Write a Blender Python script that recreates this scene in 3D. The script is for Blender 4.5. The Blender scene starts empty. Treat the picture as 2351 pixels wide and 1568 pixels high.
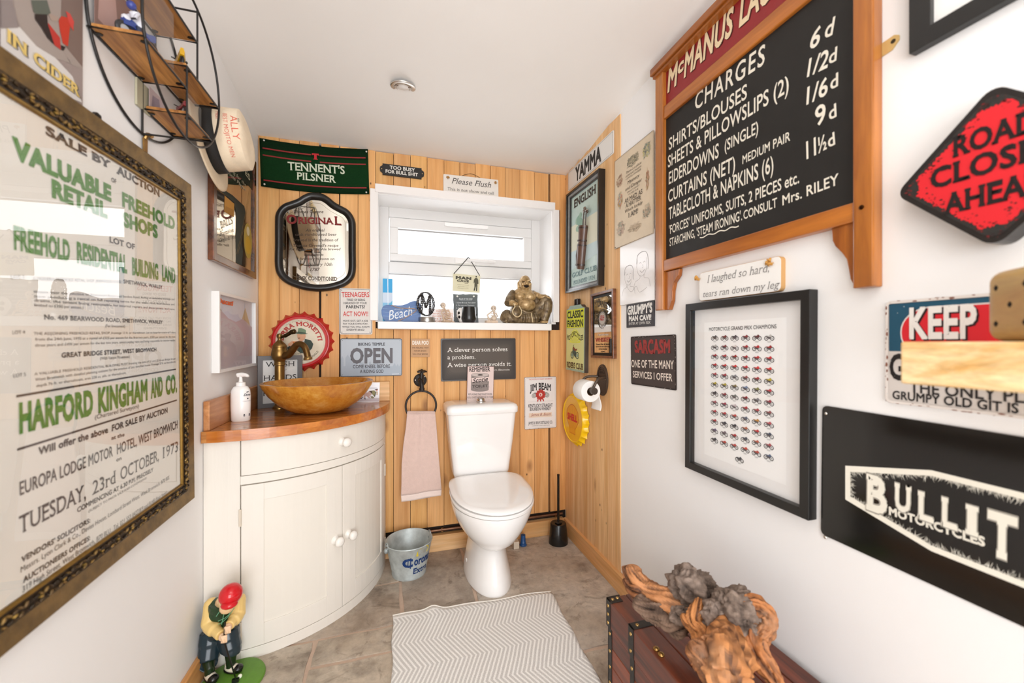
import bpy, bmesh, math, random
from mathutils import Vector, Matrix, noise
random.seed(7)
V = Vector
C = bpy.context.scene.collection
PI = math.pi
# ------------------------------------------------------------------ camera, light, exposure
F_PX, U0, V0, CAM_H = 914.3, 1175.5, 786.0, 1.15
YAW = math.atan(270.5 / F_PX)
scn = bpy.context.scene
cam_d = bpy.data.cameras.new('camera'); cam_d.sensor_width = 36.0; cam_d.lens = F_PX * 36.0 / 2351.0
cam_d.shift_y = (V0 - 784.0) / 2351.0; cam_d.clip_start = 0.02
cam_d.dof.use_dof = True; cam_d.dof.focus_distance = 1.9; cam_d.dof.aperture_fstop = 2.2
cam = bpy.data.objects.new('camera', cam_d); C.objects.link(cam)
cam.location = (0, 0, CAM_H); cam.rotation_euler = (PI / 2, 0, -YAW); scn.camera = cam
scn.view_settings.view_transform = 'Standard'; scn.view_settings.look = 'None'
scn.view_settings.gamma = 1.0; scn.view_settings.exposure = 0.0; scn.view_settings.use_curve_mapping = False
scn.cycles.max_bounces = 10; scn.cycles.diffuse_bounces = 6; scn.cycles.glossy_bounces = 5
scn.cycles.transmission_bounces = 8; scn.cycles.transparent_max_bounces = 12
scn.cycles.sample_clamp_indirect = 6.0; scn.cycles.use_denoising = True
scn.cycles.caustics_reflective = False; scn.cycles.caustics_refractive = False
wd = bpy.data.worlds.new('sky'); scn.world = wd; wd.use_nodes = True
wd.node_tree.nodes['Background'].inputs[0].default_value = (0.93, 0.96, 1.0, 1)
wd.node_tree.nodes['Background'].inputs[1].default_value = 1.8
def area(name, loc, rot, sx, sy, power, col=(1, 1, 1), spread=180):
    l = bpy.data.lights.new(name, 'AREA'); l.shape = 'RECTANGLE'; l.size = sx; l.size_y = sy
    l.energy = power; l.color = col; l.spread = math.radians(spread)
    o = bpy.data.objects.new(name, l); C.objects.link(o); o.location = loc; o.rotation_euler = rot
    return o
# daylight just outside the window, added fill behind the camera through an invented doorway, added overhead fill
area('window_daylight', (0.42, 2.62, 1.62), (-PI / 2, 0, 0), 1.1, 0.8, 8, (0.97, 0.98, 1.0))
area('rear_fill', (0.1, -1.9, 1.05), (PI / 2, 0, 0), 1.5, 2.0, 66, (0.95, 0.97, 1.0))
area('ceiling_fill', (0.2, -0.35, 2.36), (0, 0, 0), 0.8, 0.8, 7, (1.0, 0.97, 0.94))
# ------------------------------------------------------------------ measured room (metres, camera on the origin's vertical)
YB, XR, XL, XRP = 2.231, 1.0, -0.643, 1.006       # face of back planks, right planks, left plaster, right plaster
YF = -1.6                                          # wall behind the camera
FWD = V((math.sin(YAW), math.cos(YAW), 0)); RGT = V((math.cos(YAW), -math.sin(YAW), 0)); UP = V((0, 0, 1)); EYE = V((0, 0, CAM_H))
def ray(u, v): return FWD + RGT * ((u - U0) / F_PX) + UP * ((V0 - v) / F_PX)
def onplane(u, v, p, n):
    d = ray(u, v); return EYE + d * ((V(p) - EYE).dot(n) / d.dot(n))
def onX(u, v, x): return onplane(u, v, (x, 0, 0), V((1, 0, 0)))
def onY(u, v, y): return onplane(u, v, (0, y, 0), V((0, 1, 0)))
def onZ(u, v, z): return onplane(u, v, (0, 0, z), V((0, 0, 1)))
def at(u, v, depth): return EYE + ray(u, v) * depth
def ceil_z(x, y):
    k = (x - XL) / (XRP - XL); return 2.17 + (0.172 * (1 - k) + 0.083 * k) * (YB - y) * (1 if y > -0.2 else 1)
def lin(c):
    if isinstance(c, str): c = tuple(int(c[i:i + 2], 16) / 255 for i in (0, 2, 4))
    return tuple(((x / 12.92) if x <= 0.04045 else ((x + 0.055) / 1.055) ** 2.4) for x in c[:3])
# ------------------------------------------------------------------ materials: colour comes from the mesh's colour layer, finish from here
MATS = {}
def node(nt, t, **kw):
    n = nt.nodes.new(t)
    for k, v in kw.items(): setattr(n, k, v)
    return n
def newmat(name):
    m = bpy.data.materials.new(name); m.use_nodes = True; nt = m.node_tree
    return m, nt, nt.nodes['Principled BSDF'], nt.links.new
def setin(b, **kw):
    for k, v in kw.items(): b.inputs[k.replace('_', ' ')].default_value = v
def noise_tex(nt, scale, detail=4, rough=0.55, coord='Object', stretch=None):
    tc = node(nt, 'ShaderNodeTexCoord'); mp = node(nt, 'ShaderNodeMapping'); n = node(nt, 'ShaderNodeTexNoise')
    nt.links.new(tc.outputs[coord], mp.inputs[0]); nt.links.new(mp.outputs[0], n.inputs['Vector'])
    if stretch: mp.inputs['Scale'].default_value = stretch
    n.inputs['Scale'].default_value = scale; n.inputs['Detail'].default_value = detail; n.inputs['Roughness'].default_value = rough
    return n, mp
def ramp(nt, fac, stops):
    r = node(nt, 'ShaderNodeValToRGB'); nt.links.new(fac, r.inputs[0]); e = r.color_ramp.elements
    while len(e) < len(stops): e.new(0.5)
    for k, (p, c) in enumerate(stops): e[k].position = p; e[k].color = (*c, 1) if len(c) == 3 else c
    return r.outputs[0]
def mix(nt, fac, a, b, mode='MIX'):
    m = node(nt, 'ShaderNodeMix', data_type='RGBA', blend_type=mode)
    for s, i in ((fac, 0), (a, 6), (b, 7)):
        if hasattr(s, 'is_linked'): nt.links.new(s, m.inputs[i])
        else: m.inputs[i].default_value = s if i == 0 else (*s, 1)
    return m.outputs[2]
def finish(name, rough=0.5, metal=0.0, spec=0.5, var=0.0, vscale=8, bump=0.0, bscale=60, coat=0.0, sheen=0.0, speck=None, sss=0.0, stretch=None, rvar=0.0):
    if name in MATS: return MATS[name]
    m, nt, b, L = newmat(name)
    a = node(nt, 'ShaderNodeAttribute', attribute_name='Col'); col = a.outputs['Color']
    setin(b, Roughness=rough, Metallic=metal, Specular_IOR_Level=spec, Coat_Weight=coat, Sheen_Weight=sheen)
    if var:
        n, _ = noise_tex(nt, vscale, 5, 0.6, stretch=stretch)
        col = mix(nt, 1.0, col, ramp(nt, n.outputs[0], [(0.25, (1 - var,) * 3), (0.72, (1 + var * 0.35,) * 3)]), 'MULTIPLY')
        if rvar:
            r = node(nt, 'ShaderNodeMapRange'); L(n.outputs[0], r.inputs[0]); r.inputs[3].default_value = max(0.03, rough - rvar); r.inputs[4].default_value = rough + rvar
            L(r.outputs[0], b.inputs['Roughness'])
    if speck:
        n, _ = noise_tex(nt, speck[1], 3, 0.7)
        col = mix(nt, ramp(nt, n.outputs[0], [(speck[2], (0, 0, 0)), (speck[2] + 0.05, (1, 1, 1))]), col, lin(speck[0]))
    L(col, b.inputs['Base Color'])
    if bump:
        n, _ = noise_tex(nt, bscale, 4, 0.6, stretch=stretch); bp = node(nt, 'ShaderNodeBump'); bp.inputs['Strength'].default_value = bump; bp.inputs['Distance'].default_value = 0.004
        L(n.outputs[0], bp.inputs['Height']); L(bp.outputs[0], b.inputs['Normal'])
    if sss: setin(b, Subsurface_Weight=sss); b.inputs['Subsurface Radius'].default_value = (0.02, 0.01, 0.006)
    MATS[name] = m; return m
def wood(name, base, dark, axis=2, grain=14, along=0.9, knots=0.0, holes=0.0, rough=0.55, coat=0.0, gstr=0.5, seed_col=True, warm=None, bump=0.15):
    """grain along one axis of the object; the colour layer tints each board and shifts its grain"""
    if name in MATS: return MATS[name]
    m, nt, b, L = newmat(name)
    tc = node(nt, 'ShaderNodeTexCoord'); at_ = node(nt, 'ShaderNodeAttribute', attribute_name='Col')
    off = node(nt, 'ShaderNodeVectorMath', operation='SCALE'); L(at_.outputs['Vector'], off.inputs[0]); off.inputs['Scale'].default_value = 137.0 if seed_col else 0.0
    add = node(nt, 'ShaderNodeVectorMath', operation='ADD'); L(tc.outputs['Object'], add.inputs[0]); L(off.outputs[0], add.inputs[1])
    mp = node(nt, 'ShaderNodeMapping'); L(add.outputs[0], mp.inputs[0]); sc = [grain] * 3; sc[axis] = along; mp.inputs['Scale'].default_value = sc
    n1 = node(nt, 'ShaderNodeTexNoise'); L(mp.outputs[0], n1.inputs['Vector']); setin(n1, Scale=1.6, Detail=5, Roughness=0.62, Distortion=0.6)
    n2 = node(nt, 'ShaderNodeTexNoise'); L(mp.outputs[0], n2.inputs['Vector']); setin(n2, Scale=7.0, Detail=3, Roughness=0.5)
    col = mix(nt, ramp(nt, n1.outputs[0], [(0.36, (0, 0, 0)), (0.66, (1, 1, 1))]), lin(dark), lin(base))
    col = mix(nt, gstr * 0.5, col, ramp(nt, n2.outputs[0], [(0.35, (0.62, 0.62, 0.62)), (0.6, (1, 1, 1))]), 'MULTIPLY')
    if warm:
        n4, _ = noise_tex(nt, 2.2, 2, 0.5); col = mix(nt, ramp(nt, n4.outputs[0], [(0.42, (0, 0, 0)), (0.62, (1, 1, 1))]), col, lin(warm), 'MULTIPLY')
    col = mix(nt, 1.0, col, at_.outputs['Color'], 'MULTIPLY')
    def spots(s, cell, r0, r1, colr, str_, keep):
        nonlocal col
        mk = node(nt, 'ShaderNodeMapping'); L(add.outputs[0], mk.inputs[0]); q = [cell] * 3; q[axis] = cell * s; mk.inputs['Scale'].default_value = q
        v = node(nt, 'ShaderNodeTexVoronoi'); L(mk.outputs[0], v.inputs['Vector']); v.inputs['Scale'].default_value = 1.0
        f = ramp(nt, v.outputs['Distance'], [(r0, (1, 1, 1)), (r1, (0, 0, 0))])
        sp = node(nt, 'ShaderNodeSeparateColor'); L(v.outputs['Color'], sp.inputs[0])
        g = node(nt, 'ShaderNodeMath', operation='LESS_THAN'); L(sp.outputs[0], g.inputs[0]); g.inputs[1].default_value = keep
        mm = node(nt, 'ShaderNodeMath', operation='MULTIPLY'); L(f, mm.inputs[0]); L(g.outputs[0], mm.inputs[1])
        m2 = node(nt, 'ShaderNodeMath', operation='MULTIPLY'); L(mm.outputs[0], m2.inputs[0]); m2.inputs[1].default_value = str_
        col = mix(nt, m2.outputs[0], col, lin(colr))
    if knots: spots(0.5, 8.0, 0.05, 0.2, '8f5c30', 0.8, knots)
    if holes: spots(0.6, 24.0, 0.05, 0.13, '3a2010', 0.95, holes)
    L(col, b.inputs['Base Color']); setin(b, Roughness=rough, Coat_Weight=coat, Coat_Roughness=0.12)
    bp = node(nt, 'ShaderNodeBump'); bp.inputs['Strength'].default_value = bump; bp.inputs['Distance'].default_value = 0.003
    L(n2.outputs[0], bp.inputs['Height']); L(bp.outputs[0], b.inputs['Normal'])
    MATS[name] = m; return m
def glassmat(name='clear_glass', tint=(1, 1, 1), rough=0.0, refl=1.0):
    """thin pane: clear with a mirror-like surface reflection"""
    if name in MATS: return MATS[name]
    m, nt, b, L = newmat(name); nt.nodes.remove(b); out = nt.nodes['Material Output']
    t = node(nt, 'ShaderNodeBsdfTransparent'); t.inputs[0].default_value = (*tint, 1)
    g = node(nt, 'ShaderNodeBsdfGlossy'); g.inputs['Roughness'].default_value = rough
    fr = node(nt, 'ShaderNodeFresnel'); fr.inputs[0].default_value = 1.5
    ge = node(nt, 'ShaderNodeNewGeometry');
    mx = node(nt, 'ShaderNodeMath', operation='MULTIPLY'); sb = node(nt, 'ShaderNodeMath', operation='SUBTRACT'); sb.inputs[0].default_value = 1.0; L(ge.outputs['Backfacing'], sb.inputs[1]); L(sb.outputs[0], mx.inputs[0]); mx.inputs[1].default_value = 1.6 * refl
    mu = node(nt, 'ShaderNodeMath', operation='MULTIPLY'); L(fr.outputs[0], mu.inputs[0]); L(mx.outputs[0], mu.inputs[1]); mu.use_clamp = True
    x = node(nt, 'ShaderNodeMixShader'); L(mu.outputs[0], x.inputs[0]); L(t.outputs[0], x.inputs[1]); L(g.outputs[0], x.inputs[2]); L(x.outputs[0], out.inputs[0])
    MATS[name] = m; return m
INK = finish('printed_ink', 0.55, spec=0.35)
INKG = finish('gloss_enamel', 0.12, spec=0.5)
SATIN = finish('satin_paint', 0.35, var=0.06, vscale=5)
MATTE = finish('matte_surface', 0.75, spec=0.25)
GLOSS = finish('gloss_surface', 0.08)
METAL = finish('polished_metal', 0.18, 1.0)
BLACKM = finish('black_iron', 0.45, 0.3, bump=0.1, bscale=90)
# ------------------------------------------------------------------ mesh builder
class B:
    def __init__(s): s.v = []; s.f = []; s.c = []; s.m = []; s.col = (1, 1, 1); s.mi = 0; s.M = Matrix.Identity(4)
    def set(s, col=None, mi=None, M=None):
        if col is not None: s.col = lin(col)
        if mi is not None: s.mi = mi
        if M is not None: s.M = M
        return s
    def add(s, vs, fs, col=None):
        o = len(s.v); s.v += [s.M @ V(p) for p in vs]
        k = lin(col) if col is not None else s.col
        for f in fs: s.f.append([i + o for i in f]); s.c.append(k); s.m.append(s.mi)
        return s
    def box(s, a, b, col=None):
        x0, y0, z0 = a; x1, y1, z1 = b
        vs = [(x, y, z) for z in (z0, z1) for y in (y0, y1) for x in (x0, x1)]
        return s.add(vs, [(0, 2, 3, 1), (4, 5, 7, 6), (0, 1, 5, 4), (1, 3, 7, 5), (3, 2, 6, 7), (2, 0, 4, 6)], col)
    def prism(s, pts, z0, z1, col=None, caps=True, side=True):
        n = len(pts); vs = [(x, y, z0) for x, y in pts] + [(x, y, z1) for x, y in pts]
        if sum(pts[i][0] * pts[(i + 1) % n][1] - pts[(i + 1) % n][0] * pts[i][1] for i in range(n)) < 0: vs = [(x, y, z0) for x, y in pts[::-1]] + [(x, y, z1) for x, y in pts[::-1]]
        fs = []
        if side: fs += [(i, (i + 1) % n, n + (i + 1) % n, n + i) for i in range(n)]
        if caps: fs += [tuple(range(n))[::-1], tuple(range(n, 2 * n))]
        return s.add(vs, fs, col)
    def ring(s, outer, inner, z0, z1, col=None):
        """flat frame between two loops of the same count, z0 back, z1 front"""
        n = len(outer); vs = [(x, y, z) for z in (z0, z1) for l in (outer, inner) for x, y in l]
        fs = []
        for i in range(n):
            j = (i + 1) % n
            fs += [(2 * n + i, 2 * n + j, 3 * n + j, 3 * n + i), (i, j, 2 * n + j, 2 * n + i), (n + j, n + i, 3 * n + i, 3 * n + j), (j, i, n + i, n + j)]
        return s.add(vs, fs, col)
    def lathe(s, prof, seg=32, col=None, axis='z', at=(0, 0, 0), arc=None, sy=1.0):
        vs = []; fs = []; n = len(prof); full = arc is None; a0, a1 = arc or (0, 2 * PI); k = seg if full else seg + 1
        for i in range(k):
            t = a0 + (a1 - a0) * i / seg
            for r, h in prof:
                p = (r * math.cos(t), r * math.sin(t) * sy, h)
                if axis == 'y': p = (p[0], -p[2], p[1])
                if axis == 'x': p = (p[2], p[0], p[1])
                vs.append((p[0] + at[0], p[1] + at[1], p[2] + at[2]))
        for i in range(seg):
            j = (i + 1) % k
            for q in range(n - 1): fs.append((i * n + q, j * n + q, j * n + q + 1, i * n + q + 1))
        return s.add(vs, fs, col)
    def tube(s, path, r, seg=10, col=None, closed=False, caps=True):
        P = [V(p) for p in path]; n = len(P); R = r if isinstance(r, (list, tuple)) else [r] * n
        vs = []; fs = []; prev = None
        for i in range(n):
            d = (P[(i + 1) % n] - P[i - 1]) if (closed or 0 < i < n - 1) else (P[1] - P[0] if i == 0 else P[-1] - P[-2])
            d.normalize()
            if prev is None:
                a = V((0, 0, 1)) if abs(d.z) < 0.9 else V((1, 0, 0)); x = a.cross(d).normalized()
            else: x = (prev - d * prev.dot(d)).normalized()
            prev = x; y = d.cross(x)
            for k in range(seg):
                t = 2 * PI * k / seg; vs.append(P[i] + (x * math.cos(t) + y * math.sin(t)) * R[i])
        for i in range(n if closed else n - 1):
            j = (i + 1) % n
            for k in range(seg): fs.append((i * seg + k, i * seg + (k + 1) % seg, j * seg + (k + 1) % seg, j * seg + k))
        if caps and not closed: fs += [tuple(range(seg))[::-1], tuple(range((n - 1) * seg, n * seg))]
        return s.add(vs, fs, col)
    def ball(s, c, r, seg=16, col=None, M=None):
        r = (r,) * 3 if not isinstance(r, (tuple, list)) else r; h = seg // 2; vs = []; fs = []
        for i in range(h + 1):
            t = PI * i / h
            for k in range(seg):
                p = 2 * PI * k / seg; q = V((r[0] * math.sin(t) * math.cos(p), r[1] * math.sin(t) * math.sin(p), r[2] * math.cos(t)))
                vs.append((M @ q if M else q) + V(c))
        for i in range(h):
            for k in range(seg): fs.append((i * seg + k, (i + 1) * seg + k, (i + 1) * seg + (k + 1) % seg, i * seg + (k + 1) % seg))
        return s.add(vs, fs, col)
    def grid(s, fn, nu, nv, col=None, closed_u=False):
        vs = [fn(i / nu, j / nv) for j in range(nv + 1) for i in range(nu + (0 if closed_u else 1))]; w = nu + (0 if closed_u else 1)
        fs = [(j * w + i, j * w + (i + 1) % w, (j + 1) * w + (i + 1) % w, (j + 1) * w + i) for j in range(nv) for i in range(nu)]
        return s.add(vs, fs, col)
    def loft(s, rings, col=None, cap0=True, cap1=True):
        n = len(rings[0]); vs = [p for r in rings for p in r]; fs = []
        for j in range(len(rings) - 1):
            for i in range(n): fs.append((j * n + i, j * n + (i + 1) % n, (j + 1) * n + (i + 1) % n, (j + 1) * n + i))
        if cap0: fs.append(tuple(range(n))[::-1])
        if cap1: fs.append(tuple(range((len(rings) - 1) * n, len(rings) * n)))
        return s.add(vs, fs, col)
    def poly(s, pts, z=0.0, col=None):
        a = sum(pts[i - 1][0] * pts[i][1] - pts[i][0] * pts[i - 1][1] for i in range(len(pts)))
        if a < 0: pts = pts[::-1]
        return s.add([(p[0], p[1], z) for p in pts], [tuple(range(len(pts)))], col)
    def done(s, name, mats, parent=None, smooth=None, bevel=None, M=None, sub=0, fix=False, thick=None):
        me = bpy.data.meshes.new(name); me.from_pydata([tuple(p) for p in s.v], [], s.f)
        mats = mats if isinstance(mats, (list, tuple)) else [mats]
        for m in mats: me.materials.append(m)
        me.polygons.foreach_set('material_index', s.m)
        ca = me.color_attributes.new('Col', 'FLOAT_COLOR', 'CORNER'); buf = []
        for f, c in zip(s.f, s.c): buf += [c[0], c[1], c[2], 1.0] * len(f)
        ca.data.foreach_set('color', buf)
        if fix:
            bm = bmesh.new(); bm.from_mesh(me); bmesh.ops.remove_doubles(bm, verts=bm.verts, dist=1e-6); bmesh.ops.recalc_face_normals(bm, faces=bm.faces); bm.to_mesh(me); bm.free()
        if smooth is not None:
            me.shade_smooth()
            if smooth < 179: me.set_sharp_from_angle(angle=math.radians(smooth))
        o = bpy.data.objects.new(name, me); C.objects.link(o)
        if M is not None: o.matrix_world = M
        if parent: o.parent = parent
        if thick:
            q = o.modifiers.new('thickness', 'SOLIDIFY'); q.thickness = thick; q.offset = 0
        if bevel:
            q = o.modifiers.new('edge', 'BEVEL'); q.width = bevel; q.segments = 2; q.limit_method = 'ANGLE'; q.angle_limit = 0.6; q.harden_normals = False
        if sub:
            q = o.modifiers.new('round', 'SUBSURF'); q.levels = sub; q.render_levels = sub
        return o
def tag(o, label, cat, group=None):
    o['label'] = label; o['category'] = cat
    if group: o['group'] = group
    return o
def thing(name, label, cat, loc=(0, 0, 0), M=None, group=None):
    o = bpy.data.objects.new(name, None); C.objects.link(o); o.empty_display_size = 0.05
    if M is not None: o.matrix_world = M
    else: o.location = loc
    return tag(o, label, cat, group)
def struct(o): o['kind'] = 'structure'; return o
def rrect(w, h, r=0.006, k=4, cx=0, cy=0):
    pts = []
    for sx, sy, a in ((1, 1, 0), (-1, 1, PI / 2), (-1, -1, PI), (1, -1, 1.5 * PI)):
        for i in range(k + 1):
            t = a + PI / 2 * i / k; pts.append((cx + sx * (w / 2 - r) + r * math.cos(t), cy + sy * (h / 2 - r) + r * math.sin(t)))
    return pts
def circ(r, n=32, cx=0, cy=0, ry=None, a0=0): return [(cx + r * math.cos(a0 + 2 * PI * i / n), cy + (ry or r) * math.sin(a0 + 2 * PI * i / n)) for i in range(n)]
def smoothpath(pts, n=6):
    P = [V(p) for p in pts]; out = []
    for i in range(len(P) - 1):
        a, b, c, d = P[max(i - 1, 0)], P[i], P[i + 1], P[min(i + 2, len(P) - 1)]
        for k in range(n):
            t = k / n; out.append(0.5 * ((2 * b) + (c - a) * t + (2 * a - 5 * b + 4 * c - d) * t * t + (3 * b - a - 3 * c + d) * t ** 3))
    return out + [P[-1]]
# ------------------------------------------------------------------ lettering
_tc = bpy.data.curves.new('lettering', 'FONT'); _tc.resolution_u = 3; _tc.fill_mode = 'FRONT'
_to = bpy.data.objects.new('lettering', _tc); _cache = {}
def glyphs(t, bold=0.0, serif=0.0, space=1.0):
    """faces of a text with cap height 1; bold > 0 strokes the outline, serif > 0 puts slab feet on every flat stem end"""
    key = (t, bold, serif, space)
    if key in _cache: return _cache[key]
    _tc.body = t; _tc.offset = min(0, bold); _tc.space_character = space * (1 + max(0, bold) * 1.2)
    me = _to.to_mesh(); k = 1 / 0.682
    vs = [(v.co.x * k, v.co.y * k) for v in me.vertices]; fs = [tuple(p.vertices) for p in me.polygons]
    _to.to_mesh_clear()
    area2 = lambda f: sum(vs[f[i - 1]][0] * vs[f[i]][1] - vs[f[i]][0] * vs[f[i - 1]][1] for i in range(len(f)))
    fs = [f if area2(f) > 0 else f[::-1] for f in fs if abs(area2(f)) > 1e-9]
    edges = {}
    for f in fs:
        for i in range(len(f)): edges.setdefault(tuple(sorted((f[i - 1], f[i]))), []).append((f[i - 1], f[i]))
    rim = [e[0] for e in edges.values() if len(e) == 1]
    if bold > 0:
        w = bold / 0.682
        for a, b in rim:
            (ax, ay), (bx, by) = vs[a], vs[b]; l = math.hypot(bx - ax, by - ay)
            if l < 1e-6: continue
            dx, dy = (bx - ax) / l, (by - ay) / l; e = w * (0.85 if l > 0.12 else 0.25); n = len(vs)
            vs += [(ax - dx * e, ay - dy * e), (ax - dx * e + dy * w, ay - dy * e - dx * w), (bx + dx * e + dy * w, by + dy * e - dx * w), (bx + dx * e, by + dy * e)]; fs.append((n, n + 1, n + 2, n + 3))
    if serif:
        w = max(0, bold) / 0.682
        for a, b in rim:
            if abs(vs[a][1] - vs[b][1]) > 0.012: continue
            x0, x1 = sorted((vs[a][0], vs[b][0])); y = vs[a][1]
            if not 0.05 < x1 - x0 < 0.75: continue
            if abs(y) < 0.03: d = 1
            elif y > 0.55: d = -1
            else: continue
            s = 0.065 + w * 0.5; n = len(vs); ya, yb = y - w * d, y + serif * d
            vs += [(x0 - s, ya), (x1 + s, ya), (x1 + s, yb), (x0 - s, yb)]; fs.append((n, n + 1, n + 2, n + 3) if d > 0 else (n + 3, n + 2, n + 1, n))
    _cache[key] = (vs, fs); return vs, fs
class Ink:
    """everything printed on one surface, in that surface's own flat coordinates"""
    def __init__(s, fr=None, z0=0.0): s.b = B(); s.fr = fr; s.z0 = z0
    def put(s, vs, fs, col, z):
        s.b.add([(x, y, z + s.z0) for x, y in vs], fs, col)
    def P(s, x, y): return s.fr.px(x, y, s.z0)
    def poly(s, pts, col, z=0.0004): s.b.poly(list(pts), z + s.z0, col); return s
    def rect(s, x0, y0, x1, y1, col, z=0.0004): return s.poly([(x0, y0), (x1, y0), (x1, y1), (x0, y1)], col, z)
    def line(s, pts, w, col, z=0.0008, closed=False):
        P = [V((p[0], p[1])) for p in pts]; n = len(P); a = []; b = []
        for i in range(n):
            d = (P[(i + 1) % n] - P[i - 1]) if (closed or 0 < i < n - 1) else (P[1] - P[0] if i == 0 else P[-1] - P[-2])
            if d.length < 1e-9: d = V((1, 0))
            d.normalize(); q = V((-d.y, d.x)) * (w / 2); a.append(P[i] + q); b.append(P[i] - q)
        for i in range(n if closed else n - 1):
            j = (i + 1) % n; s.put([a[i], b[i], b[j], a[j]], [(0, 1, 2, 3)], col, z)
        return s
    def text(s, t, x, y, h, col, w=None, al='c', z=0.0008, bold=0.0, serif=0.0, space=1.0, slant=0.0, rot=0.0, warp=None):
        """baseline at y, cap height h, optional total width w"""
        vs, fs = glyphs(t, bold, serif, space)
        if not vs: return s
        x0 = min(p[0] for p in vs); x1 = max(p[0] for p in vs); k = (w / (x1 - x0)) if w else h
        wid = (x1 - x0) * k; ox = {'c': -wid / 2, 'l': 0, 'r': -wid}[al]
        cr, sr = math.cos(rot), math.sin(rot); out = []
        for px, py in vs:
            qx = (px - x0) * k + ox + py * h * slant; qy = py * h
            if warp: qx, qy = warp(qx, qy)
            out.append((x + qx * cr - qy * sr, y + qx * sr + qy * cr))
        vv = []; ff = []; n = 0      # every face a hair above its neighbour, so overlapping strokes never share a plane
        for i, f_ in enumerate(fs):
            vv += [(*out[j], z + s.z0 + 0.00004 * (i % 7)) for j in f_]; ff.append(tuple(range(n, n + len(f_)))); n += len(f_)
        s.b.add(vv, ff, col); return s
    def tpx(s, t, p0, p1, up, col, **kw):
        """p0, p1: the two ends of the baseline in the photo's pixels; up: cap height there in pixels at p0"""
        a = V(s.P(*p0)); b = V(s.P(*p1)); c = V(s.P(p0[0], p0[1] - up))
        d = b - a; s.text(t, a.x, a.y, (c - a).length, col, w=d.length, al='l', rot=math.atan2(d.y, d.x), **kw); return s
    def done(s, parent, mat=None, name='lettering'): return s.b.done(name, mat or INK, parent)
def arcwarp(R, up=1):
    """bend a centred baseline round a circle of radius R (up=1 arches upward)"""
    def w(x, y):
        t = x / R; r = R + y * up
        return r * math.sin(t), (r * math.cos(t) - R) * up
    return w
# ------------------------------------------------------------------ a flat frame of reference for something on a wall
class Fr:
    def __init__(s, wall, off, quad=None, w=None, h=None, c=None, p=None, n=None, rot=None):
        if p is None:
            p, n = {'B': ((0, YB - off, 0), V((0, -1, 0))), 'R': ((XRP - off, 0, 0), V((-1, 0, 0))), 'P': ((XR - off, 0, 0), V((-1, 0, 0))), 'L': ((XL + off, 0, 0), V((1, 0, 0)))}[wall]
        n = V(n).normalized(); s.n = n; s.p = V(p); r = UP.cross(n).normalized(); u = n.cross(r)
        s.w, s.h = w, h; ang = 0
        if quad:
            Q = [onplane(a, b, s.p, n) for a, b in quad]
            if len(Q) == 4:
                tl, tr, br, bl = Q; s.w = w or ((tr - tl).length + (br - bl).length) / 2; s.h = h or ((tl - bl).length + (tr - br).length) / 2
                d = (tr - tl) + (br - bl); ang = math.atan2(d.dot(u), d.dot(r))
            c = sum(Q, V((0, 0, 0))) / len(Q)
        if rot is not None: ang = rot
        s.c = V(c); s.r = r * math.cos(ang) + u * math.sin(ang); s.u = n.cross(s.r)
        s.M = Matrix(((s.r.x, s.u.x, n.x, s.c.x), (s.r.y, s.u.y, n.y, s.c.y), (s.r.z, s.u.z, n.z, s.c.z), (0, 0, 0, 1)))
    def px(s, a, b, z=0.0):
        q = onplane(a, b, s.c + s.n * z, s.n) - s.c; return (q.dot(s.r), q.dot(s.u))
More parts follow.
